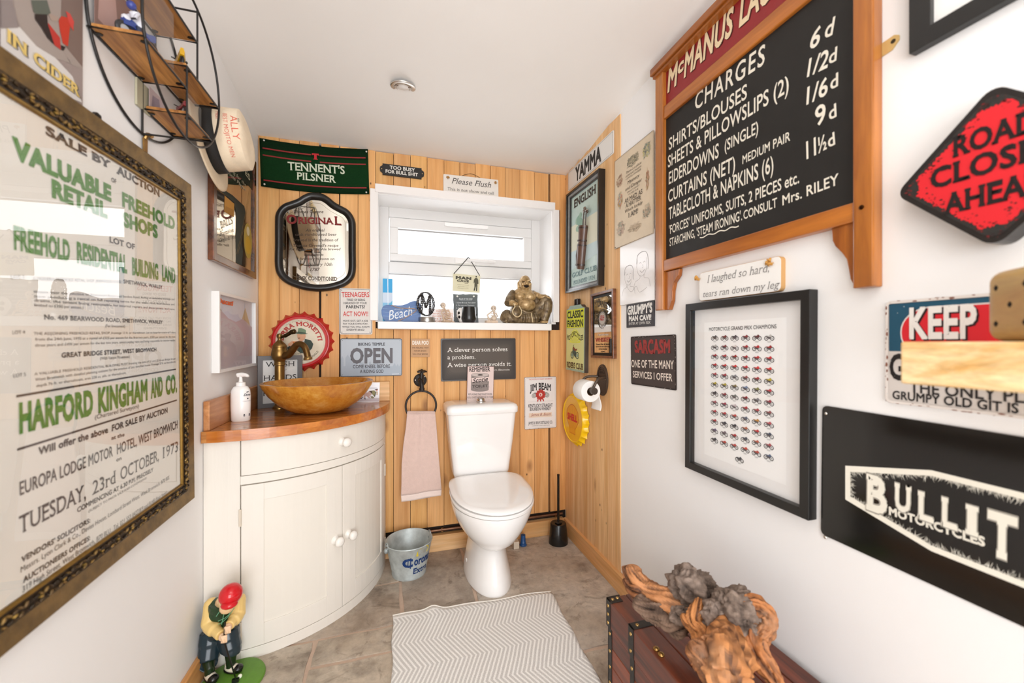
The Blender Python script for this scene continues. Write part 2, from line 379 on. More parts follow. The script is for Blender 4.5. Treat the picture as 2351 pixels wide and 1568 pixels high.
# ================================================================== the setting
PLASTER = finish('white_plaster', 0.85, spec=0.2, var=0.03, vscale=1.6, bump=0.06, bscale=26)
UPVC = finish('white_plastic', 0.3)
PAINTW = finish('white_trim_paint', 0.35, bump=0.05, bscale=40)
PINE = wood('reclaimed_pine', 'eeb87c', 'd99c5c', 2, 14, 0.7, knots=0.34, holes=0.13, rough=0.6, gstr=0.35)
PINEL = wood('pale_pine', 'f6d2a2', 'dfae76', 2, 16, 0.8, knots=0.26, holes=0.16, rough=0.6, gstr=0.5)
SKIRT = wood('skirting_pine', 'efc592', 'd9a468', 0, 14, 0.8, knots=0.15, holes=0.05, rough=0.5)
SKIRTY = wood('skirting_pine_side', 'efc592', 'd9a468', 1, 14, 0.8, knots=0.15, holes=0.05, rough=0.5)
def stone_material():
    m, nt, b, L = newmat('riven_stone')
    a = node(nt, 'ShaderNodeAttribute', attribute_name='Col')
    n1, _ = noise_tex(nt, 4.5, 6, 0.62); n2, _ = noise_tex(nt, 26, 6, 0.7); n3, _ = noise_tex(nt, 2.1, 4, 0.6)
    c = ramp(nt, n1.outputs[0], [(0.28, lin('8b837c')), (0.42, lin('bdb6ae')), (0.56, lin('d6d0c9')), (0.7, lin('a9a29b'))])
    c = mix(nt, ramp(nt, n3.outputs[0], [(0.46, (0, 0, 0)), (0.62, (0.55, 0.55, 0.55))]), c, lin('b5a697'))
    c = mix(nt, 0.55, c, ramp(nt, n2.outputs[0], [(0.3, (0.6, 0.6, 0.6)), (0.6, (1.1, 1.08, 1.05))]), 'MULTIPLY')
    c = mix(nt, ramp(nt, n2.outputs[0], [(0.73, (0, 0, 0)), (0.78, (1, 1, 1))]), c, lin('e6dfd6'))
    n5, _ = noise_tex(nt, 5.5, 8, 0.75); n5.inputs['Distortion'].default_value = 2.2
    c = mix(nt, 0.75, c, ramp(nt, n5.outputs[0], [(0.36, (0.55, 0.53, 0.51)), (0.44, (1, 1, 1)), (0.6, (1, 1, 1)), (0.68, (0.78, 0.75, 0.72))]), 'MULTIPLY')
    c = mix(nt, 1.0, c, a.outputs['Color'], 'MULTIPLY')
    L(c, b.inputs['Base Color']); setin(b, Roughness=0.62, Specular_IOR_Level=0.35)
    v = node(nt, 'ShaderNodeTexNoise'); setin(v, Scale=3.2, Detail=5, Distortion=1.4)
    tc = node(nt, 'ShaderNodeTexCoord'); L(tc.outputs['Object'], v.inputs['Vector'])
    r = ramp(nt, v.outputs[0], [(0.3, (0, 0, 0)), (0.42, (0.45, 0.45, 0.45)), (0.46, (0.75, 0.75, 0.75)), (0.62, (1, 1, 1))])
    hm = mix(nt, 0.3, r, n2.outputs['Color'])
    bp = node(nt, 'ShaderNodeBump'); bp.inputs['Strength'].default_value = 0.55; bp.inputs['Distance'].default_value = 0.012
    L(hm, bp.inputs['Height']); L(bp.outputs[0], b.inputs['Normal']); return m
STONE = stone_material(); MORTAR = finish('mortar', 0.9, var=0.12, vscale=30, bump=0.3, bscale=90)
b = B(); b.set('c9b09c', 1); b.box((XL - 0.1, YF, -0.06), (XRP + 0.1, YB + 0.05, -0.004))
def slab(x0, x1, y0, y1, tint):
    g = 0.008; pts = []
    cs = [(x0 + g, y0 + g), (x1 - g, y0 + g), (x1 - g, y1 - g), (x0 + g, y1 - g)]
    for k in range(4):
        a, c = V(cs[k]), V(cs[(k + 1) % 4]); n = max(3, int((c - a).length / 0.04)); d = (c - a).normalized(); q = V((-d.y, d.x))
        for i in range(n):
            p = a + (c - a) * i / n; j = noise.noise(V((p.x * 9, p.y * 9, k * 3.1))) * 0.007
            pts.append(tuple(p + q * j))
    b.set(tint, 0); b.prism(pts, -0.004, 0.0)
for args in ((0.355, XRP + 0.02, 1.345, YB + 0.02, 'f4f0ea'), (0.03, 0.355, 1.55, YB + 0.02, 'd6cdc4'), (XL - 0.03, 0.03, 1.99, YB + 0.02, 'e9dfd3'),
             (XL - 0.03, 0.03, 1.69, 1.99, 'e2d8cd'), (-0.292, 0.355, 0.95, 1.55, 'e9e0d2'), (-0.292, 0.03, 1.55, 1.69, 'e6ddd0'), (XL - 0.03, -0.292, 0.95, 1.69, 'eee6da'),
             (0.67, XRP + 0.02, 0.75, 1.345, 'efe6da'), (0.45, 0.67, 0.75, 1.345, 'e6ded2'), (0.355, 0.45, 0.95, 1.345, 'e6ded2'),
             (XL - 0.03, 0.2, 0.3, 0.95, 'eee6da'), (0.2, 0.45, 0.3, 0.95, 'e6ded2'), (0.45, XRP + 0.02, 0.3, 0.75, 'e9e0d4'), (XL - 0.03, XRP + 0.02, -0.5, 0.3, 'e9e0d4'), (XL - 0.03, XRP + 0.02, YF, -0.5, 'e9e0d4')):
    slab(*args)
struct(b.done('floor', [STONE, MORTAR]))
b = B().set('f2efeb')
nx, ny = 8, 16
b.grid(lambda u, v: (XL - 0.1 + u * (XRP - XL + 0.2), YB + 0.4 - v * (YB + 0.4 - YF), ceil_z(XL - 0.1 + u * (XRP - XL + 0.2), YB + 0.4 - v * (YB + 0.4 - YF))), nx, ny)
o = b.done('ceiling', PLASTER); q = o.modifiers.new('thickness', 'SOLIDIFY'); q.thickness = 0.05; q.offset = -1; struct(o)
def wallx(x0, x1, y0, y1, name, col='f1f0ef', mat=PLASTER):
    b = B().set(col); xi = x0 if abs(x0) < abs(x1) else x1
    vs = []
    for x in (x0, x1):
        vs += [(x, y0, 0), (x, y1, 0), (x, y1, ceil_z(xi, y1) + 0.02), (x, y0, ceil_z(xi, y0) + 0.02)]
    b.add(vs, [(0, 1, 2, 3), (7, 6, 5, 4), (0, 4, 5, 1), (1, 5, 6, 2), (2, 6, 7, 3), (3, 7, 4, 0)])
    return struct(b.done(name, mat, fix=True))
wallx(XL - 0.1, XL, YF, YB + 0.05, 'wall_left'); wallx(XRP, XRP + 0.1, YF, YB + 0.05, 'wall_right')
b = B().set('f1f0ef'); zt = 2.72
b.box((XL - 0.1, YF - 0.1, 0), (-0.55, YF, zt)); b.box((0.9, YF - 0.1, 0), (XRP + 0.1, YF, zt)); b.box((-0.55, YF - 0.1, 2.15), (0.9, YF, zt))  # unseen doorway opening, made wide to let the rear fill in
struct(b.done('wall_front', PLASTER))
# back wall: reclaimed vertical planks, cut round the window
JX = [-0.642, -0.55, -0.459, -0.368, -0.273, -0.182, -0.094, -0.003, 0.085, 0.174, 0.266, 0.354, 0.443, 0.531, 0.619, 0.71, 0.802, 0.891, 0.965, 1.004]
b = B(); WX0, WX1, WZ0, WZ1 = -0.085, 0.92, 1.225, 1.95
for i in range(len(JX) - 1):
    x0, x1 = JX[i] + 0.0012, JX[i + 1] - 0.0012
    if i in (3, 4, 17): x0 += (0.009, 0.004, 0.009)[(3, 4, 17).index(i)]
    t = random.uniform(0.84, 1.06); wr = random.uniform(-0.05, 0.05); d = random.uniform(0, 0.004)
    col = (min(1, t), min(1, t * (1 - wr * 0.6)), min(1, t * (1 - abs(wr) * 2.5))); b.mi = 0
    def plank(z0, z1):
        o = len(b.v); b.box((x0, YB + d, z0), (x1, YB + 0.02, z1)); b.c[-6:] = [col] * 6
    top = ceil_z((x0 + x1) / 2, YB) - random.uniform(0.0, 0.008)
    if x1 > WX0 + 0.012 and x0 < WX1 - 0.005: plank(0.132, WZ0); plank(WZ1, top)
    else: plank(0.132, top)
b.set('2a1c12', 1)
b.box((XL, YB + 0.02, 0), (WX0, YB + 0.05, 2.3)); b.box((WX1, YB + 0.02, 0), (XRP, YB + 0.05, 2.3)); b.box((WX0, YB + 0.02, 0), (WX1, YB + 0.05, WZ0)); b.box((WX0, YB + 0.02, WZ1), (WX1, YB + 0.05, 2.3))
struct(b.done('wall_back', [PINE, finish('dark_backing', 0.9)]))
# plank cladding on the far end of the right wall
b = B(); RY = [YB, 2.13, 2.04, 1.945, 1.855, 1.735, 1.622]
for i in range(6):
    y1, y0 = RY[i] - 0.0008, RY[i + 1] + 0.0008; t = random.uniform(0.94, 1.05); wr = random.uniform(0, 0.05)
    z0, z1 = ceil_z(XR, y0) - 0.004 - random.uniform(0, 0.012), ceil_z(XR, y1) - 0.004 - random.uniform(0, 0.012)
    b.add([(XR, y0, 0), (XR, y1, 0), (XR, y1, z1), (XR, y0, z0), (XRP, y0, 0), (XRP, y1, 0), (XRP, y1, z1), (XRP, y0, z0)], [(3, 2, 1, 0), (4, 5, 6, 7), (0, 4, 7, 3), (2, 6, 5, 1), (3, 7, 6, 2)])
    b.c[-5:] = [(min(1, t), min(1, t * (1 - wr)), min(1, t * (1 - 2 * wr)))] * 5
struct(b.done('trim_1', PINEL))
# skirtings
b = B().set('ffffff'); b.box((-0.05, YB - 0.016, 0), (XR - 0.016, YB + 0.02, 0.088)); struct(b.done('baseboard_back', SKIRT, bevel=0.002))
b = B().set('fff8f0'); b.box((XR - 0.016, -0.4, 0), (XRP, YB, 0.088)); struct(b.done('baseboard_right', SKIRTY, bevel=0.002))
b = B().set('f6e8d8'); b.box((XL, -0.4, 0), (XL + 0.018, 1.644, 0.085)); struct(b.done('baseboard_left', SKIRTY, bevel=0.004))
# ------------------------------------------------------------------ window
YW = 2.44; ZS = 1.26
b = B().set('f4f3f2'); e = 0.012
b.box((WX0 - 0.02, YB + 0.012, ZS), (WX0 + 0.003, YW + 0.06, WZ1)); b.box((0.912, YB + 0.012, ZS), (WX1 + 0.02, YW + 0.06, WZ1)); b.box((WX0 - 0.02, YB + 0.012, 1.943), (WX1 + 0.02, YW + 0.06, 1.965))
struct(b.done('trim_2', PAINTW))
b = B().set('efebe8')
b.box((-0.122, YB - 0.012, 1.266), (-0.082, YB + 0.012, 1.962)); b.box((0.916, YB - 0.012, 1.272), (0.954, YB + 0.012, 1.947))
b.add([(-0.097, YB - 0.016, 1.944), (0.926, YB - 0.016, 1.944), (0.926, YB + 0.012, 1.944), (-0.097, YB + 0.012, 1.944), (-0.097, YB - 0.016, 1.988), (0.926, YB - 0.016, 1.988), (0.926, YB + 0.012, 1.988), (-0.097, YB + 0.012, 1.988)], [(3, 2, 1, 0), (4, 5, 6, 7), (0, 1, 5, 4), (1, 2, 6, 5), (2, 3, 7, 6), (3, 0, 4, 7)])
struct(b.done('trim_3', PAINTW, bevel=0.002))
win = thing('window_1', 'white plastic window with a top opening light over the sill', 'window', (0, 0, 0)); del win['label'], win['category']; struct(win)
b = B().set('dedcda'); y0, y1 = YW, YW + 0.06
b.box((-0.083, y0, ZS), (-0.03, y1, 1.944)); b.box((0.852, y0, ZS), (0.913, y1, 1.944)); b.box((-0.03, y0, 1.885), (0.852, y1, 1.944)); b.box((-0.03, y0, 1.555), (0.852, y1, 1.625)); b.box((-0.03, y0, ZS), (0.852, y1, 1.305))
b.done('frame', UPVC, win, bevel=0.004)
sash = B().set('e2e0de'); y0 = YW - 0.014
sash.box((-0.025, y0, 1.67), (0.022, YW + 0.04, 1.822)); sash.box((0.797, y0, 1.67), (0.848, YW + 0.04, 1.822)); sash.box((-0.025, y0, 1.822), (0.848, YW + 0.04, 1.88)); sash.box((-0.025, y0, 1.627), (0.848, YW + 0.04, 1.67))
sash = sash.done('opening_light', UPVC, win, bevel=0.004)
B().set('8d8986').box((0.022, YW + 0.012, 1.8185), (0.797, YW + 0.03, 1.822)).done('gasket', MATTE, sash)
B().box((0.018, YW + 0.02, 1.665), (0.8, YW + 0.026, 1.826)).done('pane', glassmat(), sash)
B().box((-0.034, YW + 0.02, 1.30), (0.856, YW + 0.026, 1.558)).done('pane', glassmat(), win)
B().set('a5a19d').box((-0.03, YW + 0.012, 1.5515), (0.852, YW + 0.03, 1.5555)).done('gasket', MATTE, win)
b = B().set('f7f5f3'); b.box((0.29, YW - 0.03, 1.853), (0.56, YW - 0.012, 1.873)); b.box((0.30, YW - 0.034, 1.85), (0.55, YW - 0.026, 1.858)); b.done('trickle_vent', UPVC, win, bevel=0.002)
b = B().set('f1efed'); b.box((0.355, YW - 0.03, 1.632), (0.475, YW - 0.013, 1.664)); b.lathe([(0, -0.018), (0.017, -0.016), (0.017, 0.0)], 16, axis='y', at=(0.43, YW - 0.028, 1.648)); b.tube(smoothpath([(0.43, YW - 0.046, 1.648), (0.47, YW - 0.056, 1.648), (0.60, YW - 0.05, 1.647)], 4), [0.009] * 8 + [0.006], 10); b.done('handle', UPVC, win, smooth=40)
b = B().set('f3f0ee'); b.box((-0.083, 2.19, 1.22), (0.893, YW + 0.06, ZS)); b.done('sill_board', PAINTW, win, bevel=0.004)
# pipe along the gap between planks and skirting
t = thing('water_pipe', 'thin copper pipe running along the wall just above the back skirting', 'pipe', (0, YB + 0.002, 0.108))
b = B().set('86614a'); b.tube([(-0.02, 0, 0), (XR - 0.02, 0, 0.004)], 0.0075, 10); b.done('pipe_run', finish('dull_copper', 0.38, 0.7, var=0.3, vscale=30), t, smooth=60)
b = B().set('b08a60'); b.box((0.25, 0.0, -0.012), (0.262, 0.012, 0.012)); b.box((0.93, 0.0, -0.012), (0.942, 0.012, 0.012)); b.done('pipe_clip', METAL, t)
# ceiling light
lc = V((0.036, 1.75, 0)); lc.z = ceil_z(lc.x, lc.y)
nrm = V((0, -(0.172 * 0.59 + 0.083 * 0.41), 1)).normalized() * -1
z = nrm; x = V((1, 0, 0)); y = z.cross(x); ML = Matrix(((x.x, y.x, z.x, lc.x), (x.y, y.y, z.y, lc.y), (x.z, y.z, z.z, lc.z), (0, 0, 0, 1)))
t = thing('ceiling_light', 'round brushed steel downlight recessed in the white ceiling', 'light', M=ML)
STEEL = finish('brushed_steel', 0.28, 0.9, var=0.1, vscale=60)
b = B().set('c9c4bd'); b.lathe([(0.052, 0.0), (0.0515, 0.004), (0.046, 0.0065), (0.036, 0.0055), (0.035, 0.002)], 40); b.done('bezel', STEEL, t, smooth=50)
b = B().set('4a433d'); b.lathe([(0.0352, 0.001), (0.0345, 0.0005), (0.033, 0.001)], 40); b.set('d8d3cc'); b.lathe([(0.033, 0.0015), (0.0325, 0.006), (0.029, 0.006), (0.0275, 0.002)], 40); b.done('retaining_ring', STEEL, t, smooth=50)
b = B().set('e9e6e2'); b.lathe([(0.0275, 0.002), (0.022, 0.006), (0.012, 0.009), (0, 0.0095)], 32); b.done('lamp_lens', finish('frosted_lens', 0.3), t, smooth=180)
b = B().set('6b5a4c')
for k in range(3): a = 0.5 + k * 2.1; b.box((0.028 * math.cos(a) - 0.004, 0.028 * math.sin(a) - 0.003, 0.004), (0.028 * math.cos(a) + 0.004, 0.028 * math.sin(a) + 0.003, 0.0068))
b.done('lamp_clip', STEEL, t)
# ================================================================== things on the walls
def crop(ox, oy, k): return lambda x, y: (ox + x / k, oy + y / k)
def plate(name, label, cat, fr, col, thick=0.003, r=0.006, mat=None, border=None, bw=0.004, group=None):
    b = B().set(col); b.prism(rrect(fr.w, fr.h, r), -thick, 0)
    o = tag(b.done(name, mat or INK, M=fr.M), label, cat, group)
    return o
def border(ink, fr, col, inset, wid, r=0.006, z=0.0004): ink.line(rrect(fr.w - 2 * inset, fr.h - 2 * inset, r), wid, col, z, closed=True)
def pins(fr, root, pts, r=0.0028, col='cfc9c0', name='screw'):
    for x, y in pts:
        b = B().set(col); b.lathe([(r, 0), (r, 0.0012), (r * 0.6, 0.0022), (0, 0.0026)], 12, at=(x, y, 0)); b.done(name, METAL, root, smooth=60)
def rust(ink, fr, col, n, seed, edge=0.004, z=0.0014, smax=0.006):
    rn = random.Random(seed)
    for _ in range(n):
        s = rn.choice('lrtb'); t = rn.uniform(-0.5, 0.5); d = rn.uniform(0, edge)
        x, y = {'l': (-fr.w / 2 + d, t * fr.h), 'r': (fr.w / 2 - d, t * fr.h), 't': (t * fr.w, fr.h / 2 - d), 'b': (t * fr.w, -fr.h / 2 + d)}[s]
        a = rn.uniform(0.0008, smax); c = a * rn.uniform(0.2, 0.5)
        if s in 'lr': a, c = c, a
        k = 7; ink.poly([(max(-fr.w / 2, min(fr.w / 2, x + a * math.cos(2 * PI * i / k) * rn.uniform(0.6, 1))), max(-fr.h / 2, min(fr.h / 2, y + c * math.sin(2 * PI * i / k) * rn.uniform(0.6, 1)))) for i in range(k)], col, z)
def frame4(b, w, h, wid, z0, z1, col):
    b.set(col); b.ring([(-w / 2, -h / 2), (w / 2, -h / 2), (w / 2, h / 2), (-w / 2, h / 2)], [(-w / 2 + wid, -h / 2 + wid), (w / 2 - wid, -h / 2 + wid), (w / 2 - wid, h / 2 - wid), (-w / 2 + wid, h / 2 - wid)], z0, z1)
MIRROR = finish('mirror_silver', 0.02, 1.0)
CHALK = finish('painted_blackboard', 0.5, spec=0.3, var=0.25, vscale=9)
VARN = wood('varnished_pine', 'c27a33', '8a4c1c', 1, 12, 0.9, rough=0.3, coat=0.3, gstr=0.5, seed_col=True)
# ---------------------------------------------------------------- the price board
q = crop(1480, 0, 2.2397); f = Fr('R', 0.03, c=onX(1760, 500, XRP - 0.03))
X = lambda u, v: f.px(u, v)[0]
Y = lambda u, v: f.px(u, v)[1]
lx0, lx1 = X(1504, 786), X(1521, 786); rx0, rx1 = X(1957, 786), X(2004.6, 786)
yb0, yb1 = Y(1515.7, 625), Y(1524.6, 596); ym0, ym1 = Y(1524.6, 270), Y(1527, 239); yc0, yc1 = Y(1505, 181), Y(1499, 164)
lbot, rbot = Y(1515, 712), Y(1980, 660)
t = thing('price_board', 'large pine-framed blackboard of hand-painted laundry prices with a red header', 'board', M=f.M)
b = B().set('ffffff'); b.box((lx0, lbot, -0.03), (lx1, yc0 + 0.005, 0)); b.done('post', VARN, t, bevel=0.003)
b = B().set('f6f0e6'); b.box((rx0, rbot, -0.03), (rx1, yc0 + 0.005, 0)); b.done('post', VARN, t, bevel=0.003)
VARNX = wood('varnished_pine_rail', 'c27a33', '8a4c1c', 0, 12, 0.9, rough=0.3, coat=0.3, gstr=0.5)
for y0, y1, z, nm, xa, xb in ((yb0, yb1, -0.004, 'bottom_rail', lx1, rx0), (ym0, ym1, -0.005, 'middle_rail', lx1, rx0)):
    b = B().set('fff4e4'); b.box((xa, y0, -0.03), (xb, y1, z)); b.done(nm, VARNX, t, bevel=0.003)
b = B().set('efe2d0'); b.box((lx0 - 0.006, yc0, -0.03), (rx1 + 0.006, yc0 + 0.012, 0.008)); b.box((lx0 - 0.012, yc0 + 0.012, -0.03), (rx1 + 0.012, yc1, 0.016)); b.done('cornice', VARNX, t, bevel=0.003)
b = B().set('242220'); b.box((lx1 - 0.002, yb1 - 0.002, -0.026), (rx0 + 0.002, ym0 + 0.002, -0.016)); panel = b.done('chalk_panel', CHALK, t)
b = B().set('8e1f22'); b.box((lx1 - 0.002, ym1 - 0.002, -0.026), (rx0 + 0.002, yc0 + 0.002, -0.016)); red = b.done('header_panel', finish('red_header_paint', 0.45, var=0.1, vscale=20), t)
ik = Ink(f, -0.016); wc = 'e9e2d2'; hb = dict(bold=0.012)
def L(s, x0, y0, x1, y1, up, **kw): ik.tpx(s, q(x0, y0), q(x1, y1), up / 2.2397, wc, **{**hb, **kw})
q2 = crop(1480, 0, 1.542)
def L(s, x0, y0, x1, y1, up, **kw): ik.tpx(s, q2(x0, y0), q2(x1, y1), up / 1.542, wc, **{**hb, **kw})
L('CHARGES', 178, 391, 425, 226, 56, space=1.15)
L('SHIRTS/BLOUSES', 86, 532, 363, 347, 40); L('SHEETS & PILLOWSLIPS (2)', 83, 594, 511, 323, 40); L('EIDERDOWNS', 86, 653, 263, 556, 42); L('(SINGLE)', 284, 536, 403, 470, 38)
L('CURTAINS (NET)', 84, 717, 321, 603, 41); L('MEDIUM PAIR', 347, 581, 516, 497, 29); L('TABLECLOTH & NAPKINS (6)', 86, 778, 457, 607, 41)
L("'FORCES' UNIFORMS, SUITS, 2 PIECES etc.", 87, 829, 548, 647, 29); L("STARCHING, 'STEAM IRONING'.", 89, 872, 346, 779, 27); L('CONSULT', 351, 777, 470, 732, 30); L('Mrs. RILEY', 489, 727, 688, 652, 34)
for s, x0, y0, x1, y1, up in (('6', 582, 176, 617, 160, 62), ('d', 636, 138, 666, 122, 56), ('1/2', 575, 273, 648, 238, 58), ('d', 652, 229, 680, 213, 46), ('1/6', 573, 371, 648, 333, 58), ('d', 658, 319, 686, 303, 46), ('9', 606, 449, 644, 428, 66), ('d', 654, 426, 681, 411, 46), ('11', 574, 563, 608, 547, 60), ('½', 616, 541, 646, 526, 52), ('d', 651, 523, 676, 510, 44)): L(s, x0, y0, x1, y1, up, bold=0.018)
pts = [ik.P(*q(285 + 200 * i / 24, 1222 - 62 * i / 24 + 4 * math.sin(i * 0.9))) for i in range(25)]; ik.line(pts, 0.0035, wc)
ik.done(panel)
ik = Ink(f, -0.016)
a = V(ik.P(*q(118, 476))); e = V(ik.P(*q(452, 176))); w7 = (e - a).length; h7 = (V(ik.P(*q(118, 368))) - a).length
l0 = V(ik.P(*q(486, 146)))
for dx, dy, z, c in ((0.004, -0.004, 0.0005, '4a1512'), (0, 0, 0.0010, 'e8d2ac')):
    ik.text('M', a.x + dx, a.y + dy, h7, c, w=w7 * 0.165, al='l', z=z, bold=0.03, slant=0.12); ik.text('c', a.x + w7 * 0.185 + dx, a.y + h7 * 0.38 + dy, h7 * 0.62, c, al='l', z=z, bold=0.03, slant=0.12)
    ik.text('MANUS', a.x + w7 * 0.295 + dx, a.y + dy, h7, c, w=w7 * 0.70, al='l', z=z, bold=0.03, slant=0.12); ik.text('LAUNDRY', l0.x + dx, a.y + dy, h7, c, w=w7 * 0.92, al='l', z=z, bold=0.03, slant=0.12)
ik.done(red)
def bracket(pts, nm='scroll_bracket'):
    b = B().set('f2e2cc'); b.prism([f.px(*p) for p in pts], -0.028, -0.012); b.done(nm, VARN, t, bevel=0.002)
bracket([(1900, 524), (1957, 507), (1957, 662), (1951, 655), (1943, 640), (1939, 618), (1934, 594), (1924, 580), (1908, 564), (1902, 552)])
bracket([(1521, 624), (1553, 616), (1551, 632), (1541, 648), (1537, 668), (1536, 690), (1530, 711), (1521, 712)])
b = B().set('d8b878'); b.M = Matrix.Translation((rx1 - 0.004, Y(2030, 95), -0.03)); b.prism([(0, -0.012), (0.022, -0.01), (0.034, 0.003), (0.034, 0.012), (0.026, 0.018), (0, 0.016)], 0, 0.003); b.set('3a2c18'); b.prism(circ(0.0045, 14, 0.024, 0.006), 0.003, 0.0034); b.done('mirror_plate', finish('cream_brass', 0.3, 0.4), t)
pins(f, t, [(X(1978, 476), Y(1978, 476))], 0.005, '3f2412', 'screw_hole')
# ---------------------------------------------------------------- grand prix print
q = crop(1540, 560, 2.376); f = Fr('R', 0.028, [q(78, 332), q(752, 243), q(757, 1518), q(78, 1215)])
t = thing('framed_print', 'black box frame with a white mount showing rows of small racing motorcycles', 'picture', M=f.M)
BLKF = finish('black_frame_paint', 0.32, spec=0.5)
b = B(); frame4(b, f.w, f.h, 0.024, -0.028, 0, '1b1a19'); b.done('frame', BLKF, t, bevel=0.0015)
b = B().set('f0efee'); b.box((-f.w / 2 + 0.02, -f.h / 2 + 0.02, -0.026), (f.w / 2 - 0.02, f.h / 2 - 0.02, -0.020)); b.done('mount', MATTE, t)
ik = Ink(f, -0.0198); p = [ik.P(*q(*k)) for k in ((183, 430), (632, 400), (630, 1318), (183, 1145))]; ik.poly(p[::-1], 'f8f8f7', 0.0004)
ik.tpx('MOTORCYCLE GRAND PRIX CHAMPIONS', q(210, 475), q(578, 460), 18 / 2.376, '2a2a2c', bold=0.012)
cols = [['4a4a4e', '7a2a2a', '46484c', '8a3034', '6a2c30', 'c8c4c0'], ['b8b4b0', '8a3a3c', 'd8d0cc', 'a83034', 'b83438', 'a03030'], ['a83036', 'b0383a', '9c2c30', 'a83a3c', 'c04040', 'c8343a'], ['b83036', 'c8403c', 'd0383c', 'c8303a', 'd04040', 'd83a34'], ['b0444a', 'a83a44', '8a8a90', '9a5a5a', 'a8484c', 'c0b040'], ['b8a838', 'b0a030', '8a7a50', '7a8aa8', '8a8c50', 'c04850'], ['3c3c44', '8a3a44', '7a807c', '8a2a34', '8a8a90', '9a3a48'], ['a85a64', '9a3a4c', 'c8b8bc', 'b02c34', 'b04850', '9a5a5c'], ['b84a54', 'b83c44', 'c0443c', '5a6478', 'c08a40', 'b85058'], ['a83a40', '2e3440', '2a2e38', 'b86a4c', 'c03438', '3c485a'], ['6a5a78', '7a6a74', 'b03034', '4a5460', 'b8604c', 'b04c54'], ['3c4048', 'b84038', 'c04a44', 'c84c3c', 'b84a40', '50607c']]
x0, x1 = p[0][0], p[1][0]; ytop = ik.P(*q(240, 510))[1]; ybot = ik.P(*q(242, 1068))[1]; cxs = [ik.P(*q(k, 790))[0] for k in (240, 293, 348, 408, 470, 537)]
def bike(cx, cy, s, c):
    for d in (-0.42, 0.42): ik.line(circ(s * 0.26, 10, cx + d * s, cy - s * 0.18), s * 0.1, '3a3a3c', 0.0010, True); ik.poly(circ(s * 0.08, 6, cx + d * s, cy - s * 0.18), '8a8a8c', 0.0012)
    ik.poly([(cx - 0.4 * s, cy - 0.12 * s), (cx + 0.2 * s, cy - 0.3 * s), (cx + 0.34 * s, cy), (cx + 0.1 * s, cy + 0.12 * s), (cx - 0.2 * s, cy + 0.1 * s)], '5a5456', 0.0014)
    ik.poly([(cx - 0.5 * s, cy + 0.2 * s), (cx - 0.1 * s, cy + 0.02 * s), (cx + 0.36 * s, cy - 0.04 * s), (cx + 0.42 * s, cy + 0.2 * s), (cx + 0.2 * s, cy + 0.36 * s), (cx, cy + 0.16 * s)], c, 0.0018)
    ik.rect(cx - 0.3 * s, cy - 0.6 * s, cx + 0.3 * s, cy - 0.56 * s, '8c8c8c', 0.0010); ik.rect(cx - 0.22 * s, cy - 0.7 * s, cx + 0.22 * s, cy - 0.66 * s, 'a0a0a0', 0.0010)
for r_ in range(12):
    for k in range(6): bike(cxs[k], ytop + (ybot - ytop) * r_ / 11, 0.0215, cols[r_][k])
bike((cxs[2] + cxs[3]) / 2, ybot + (ybot - ytop) * 1.15 / 11, 0.0215, '3a4048'); ik.done(t, name='print')
b = B(); b.box((-f.w / 2 + 0.022, -f.h / 2 + 0.022, -0.0075), (f.w / 2 - 0.022, f.h / 2 - 0.022, -0.006)); b.done('glazing', glassmat('picture_glass', refl=0.55), t)
# ---------------------------------------------------------------- tin signs and plaques on the right wall
q = crop(1240, 640, 3.408)
f = Fr('R', 0.0035, [q(710, 452), q(1063, 437), q(1062, 872), q(713, 825)]); o = plate('tin_sign', 'dark brown tin sign reading SARCASM in dull red letters', 'sign', f, '463c3a', 0.003)
ik = Ink(f); ik.text('SARCASM', 0, f.h * 0.19, f.h * 0.2, '9c3a38', w=f.w * 0.8, serif=0.13, bold=0.045, warp=lambda x, y: (x, y * (1 + 0.25 * math.cos(x / f.w * 3.2)) - 0.006 * math.cos(x / f.w * 3.2)))
ik.tpx('ONE OF THE MANY', q(716, 690), q(1048, 706), 55 / 3.408, 'ece0d4', bold=0.018); ik.tpx('SERVICES I OFFER', q(727, 770), q(1036, 802), 48 / 3.408, 'ece0d4', bold=0.018)
border(ik, f, '2a2322', 0.003, 0.005); rust(ik, f, 'b8aca2', 46, 3, 0.004, smax=0.005); ik.done(o)
f = Fr('R', 0.0045, [q(675, 205), q(893, 170), q(893, 370), q(677, 383)]); o = plate('slate_plaque', 'small grey plaque for a man cave on the white wall above the brown SARCASM sign', 'sign', f, '444347', 0.004, 0.001)
ik = Ink(f); ik.tpx("GRUMPY'S", q(684, 283), q(880, 258), 62 / 3.408, 'f0eee9', bold=0.05, serif=0.16); ik.tpx('MAN CAVE', q(695, 332), q(872, 318), 36 / 3.408, 'f0eee9', bold=0.05, serif=0.16); ik.tpx('ENTER AT OWN RISK', q(696, 362), q(866, 352), 20 / 3.408, 'dcdad6', bold=0.01); ik.done(o)
q = crop(1540, 560, 2.376)
f = Fr('R', 0.016, [q(150, 160), q(598, 66), q(604, 253), q(160, 314)]); t = thing('wooden_plaque', 'white wooden plaque about laughing hard, tilted above the black motorcycle print', 'sign', M=f.M)
b = B().set('c89a62'); b.prism(rrect(f.w, f.h, 0.012), -0.016, -0.0012); b.set('eeece8'); b.prism(rrect(f.w - 0.002, f.h - 0.002, 0.012), -0.0012, 0); b.done('board', finish('chalk_paint', 0.8, bump=0.1, bscale=60), t)
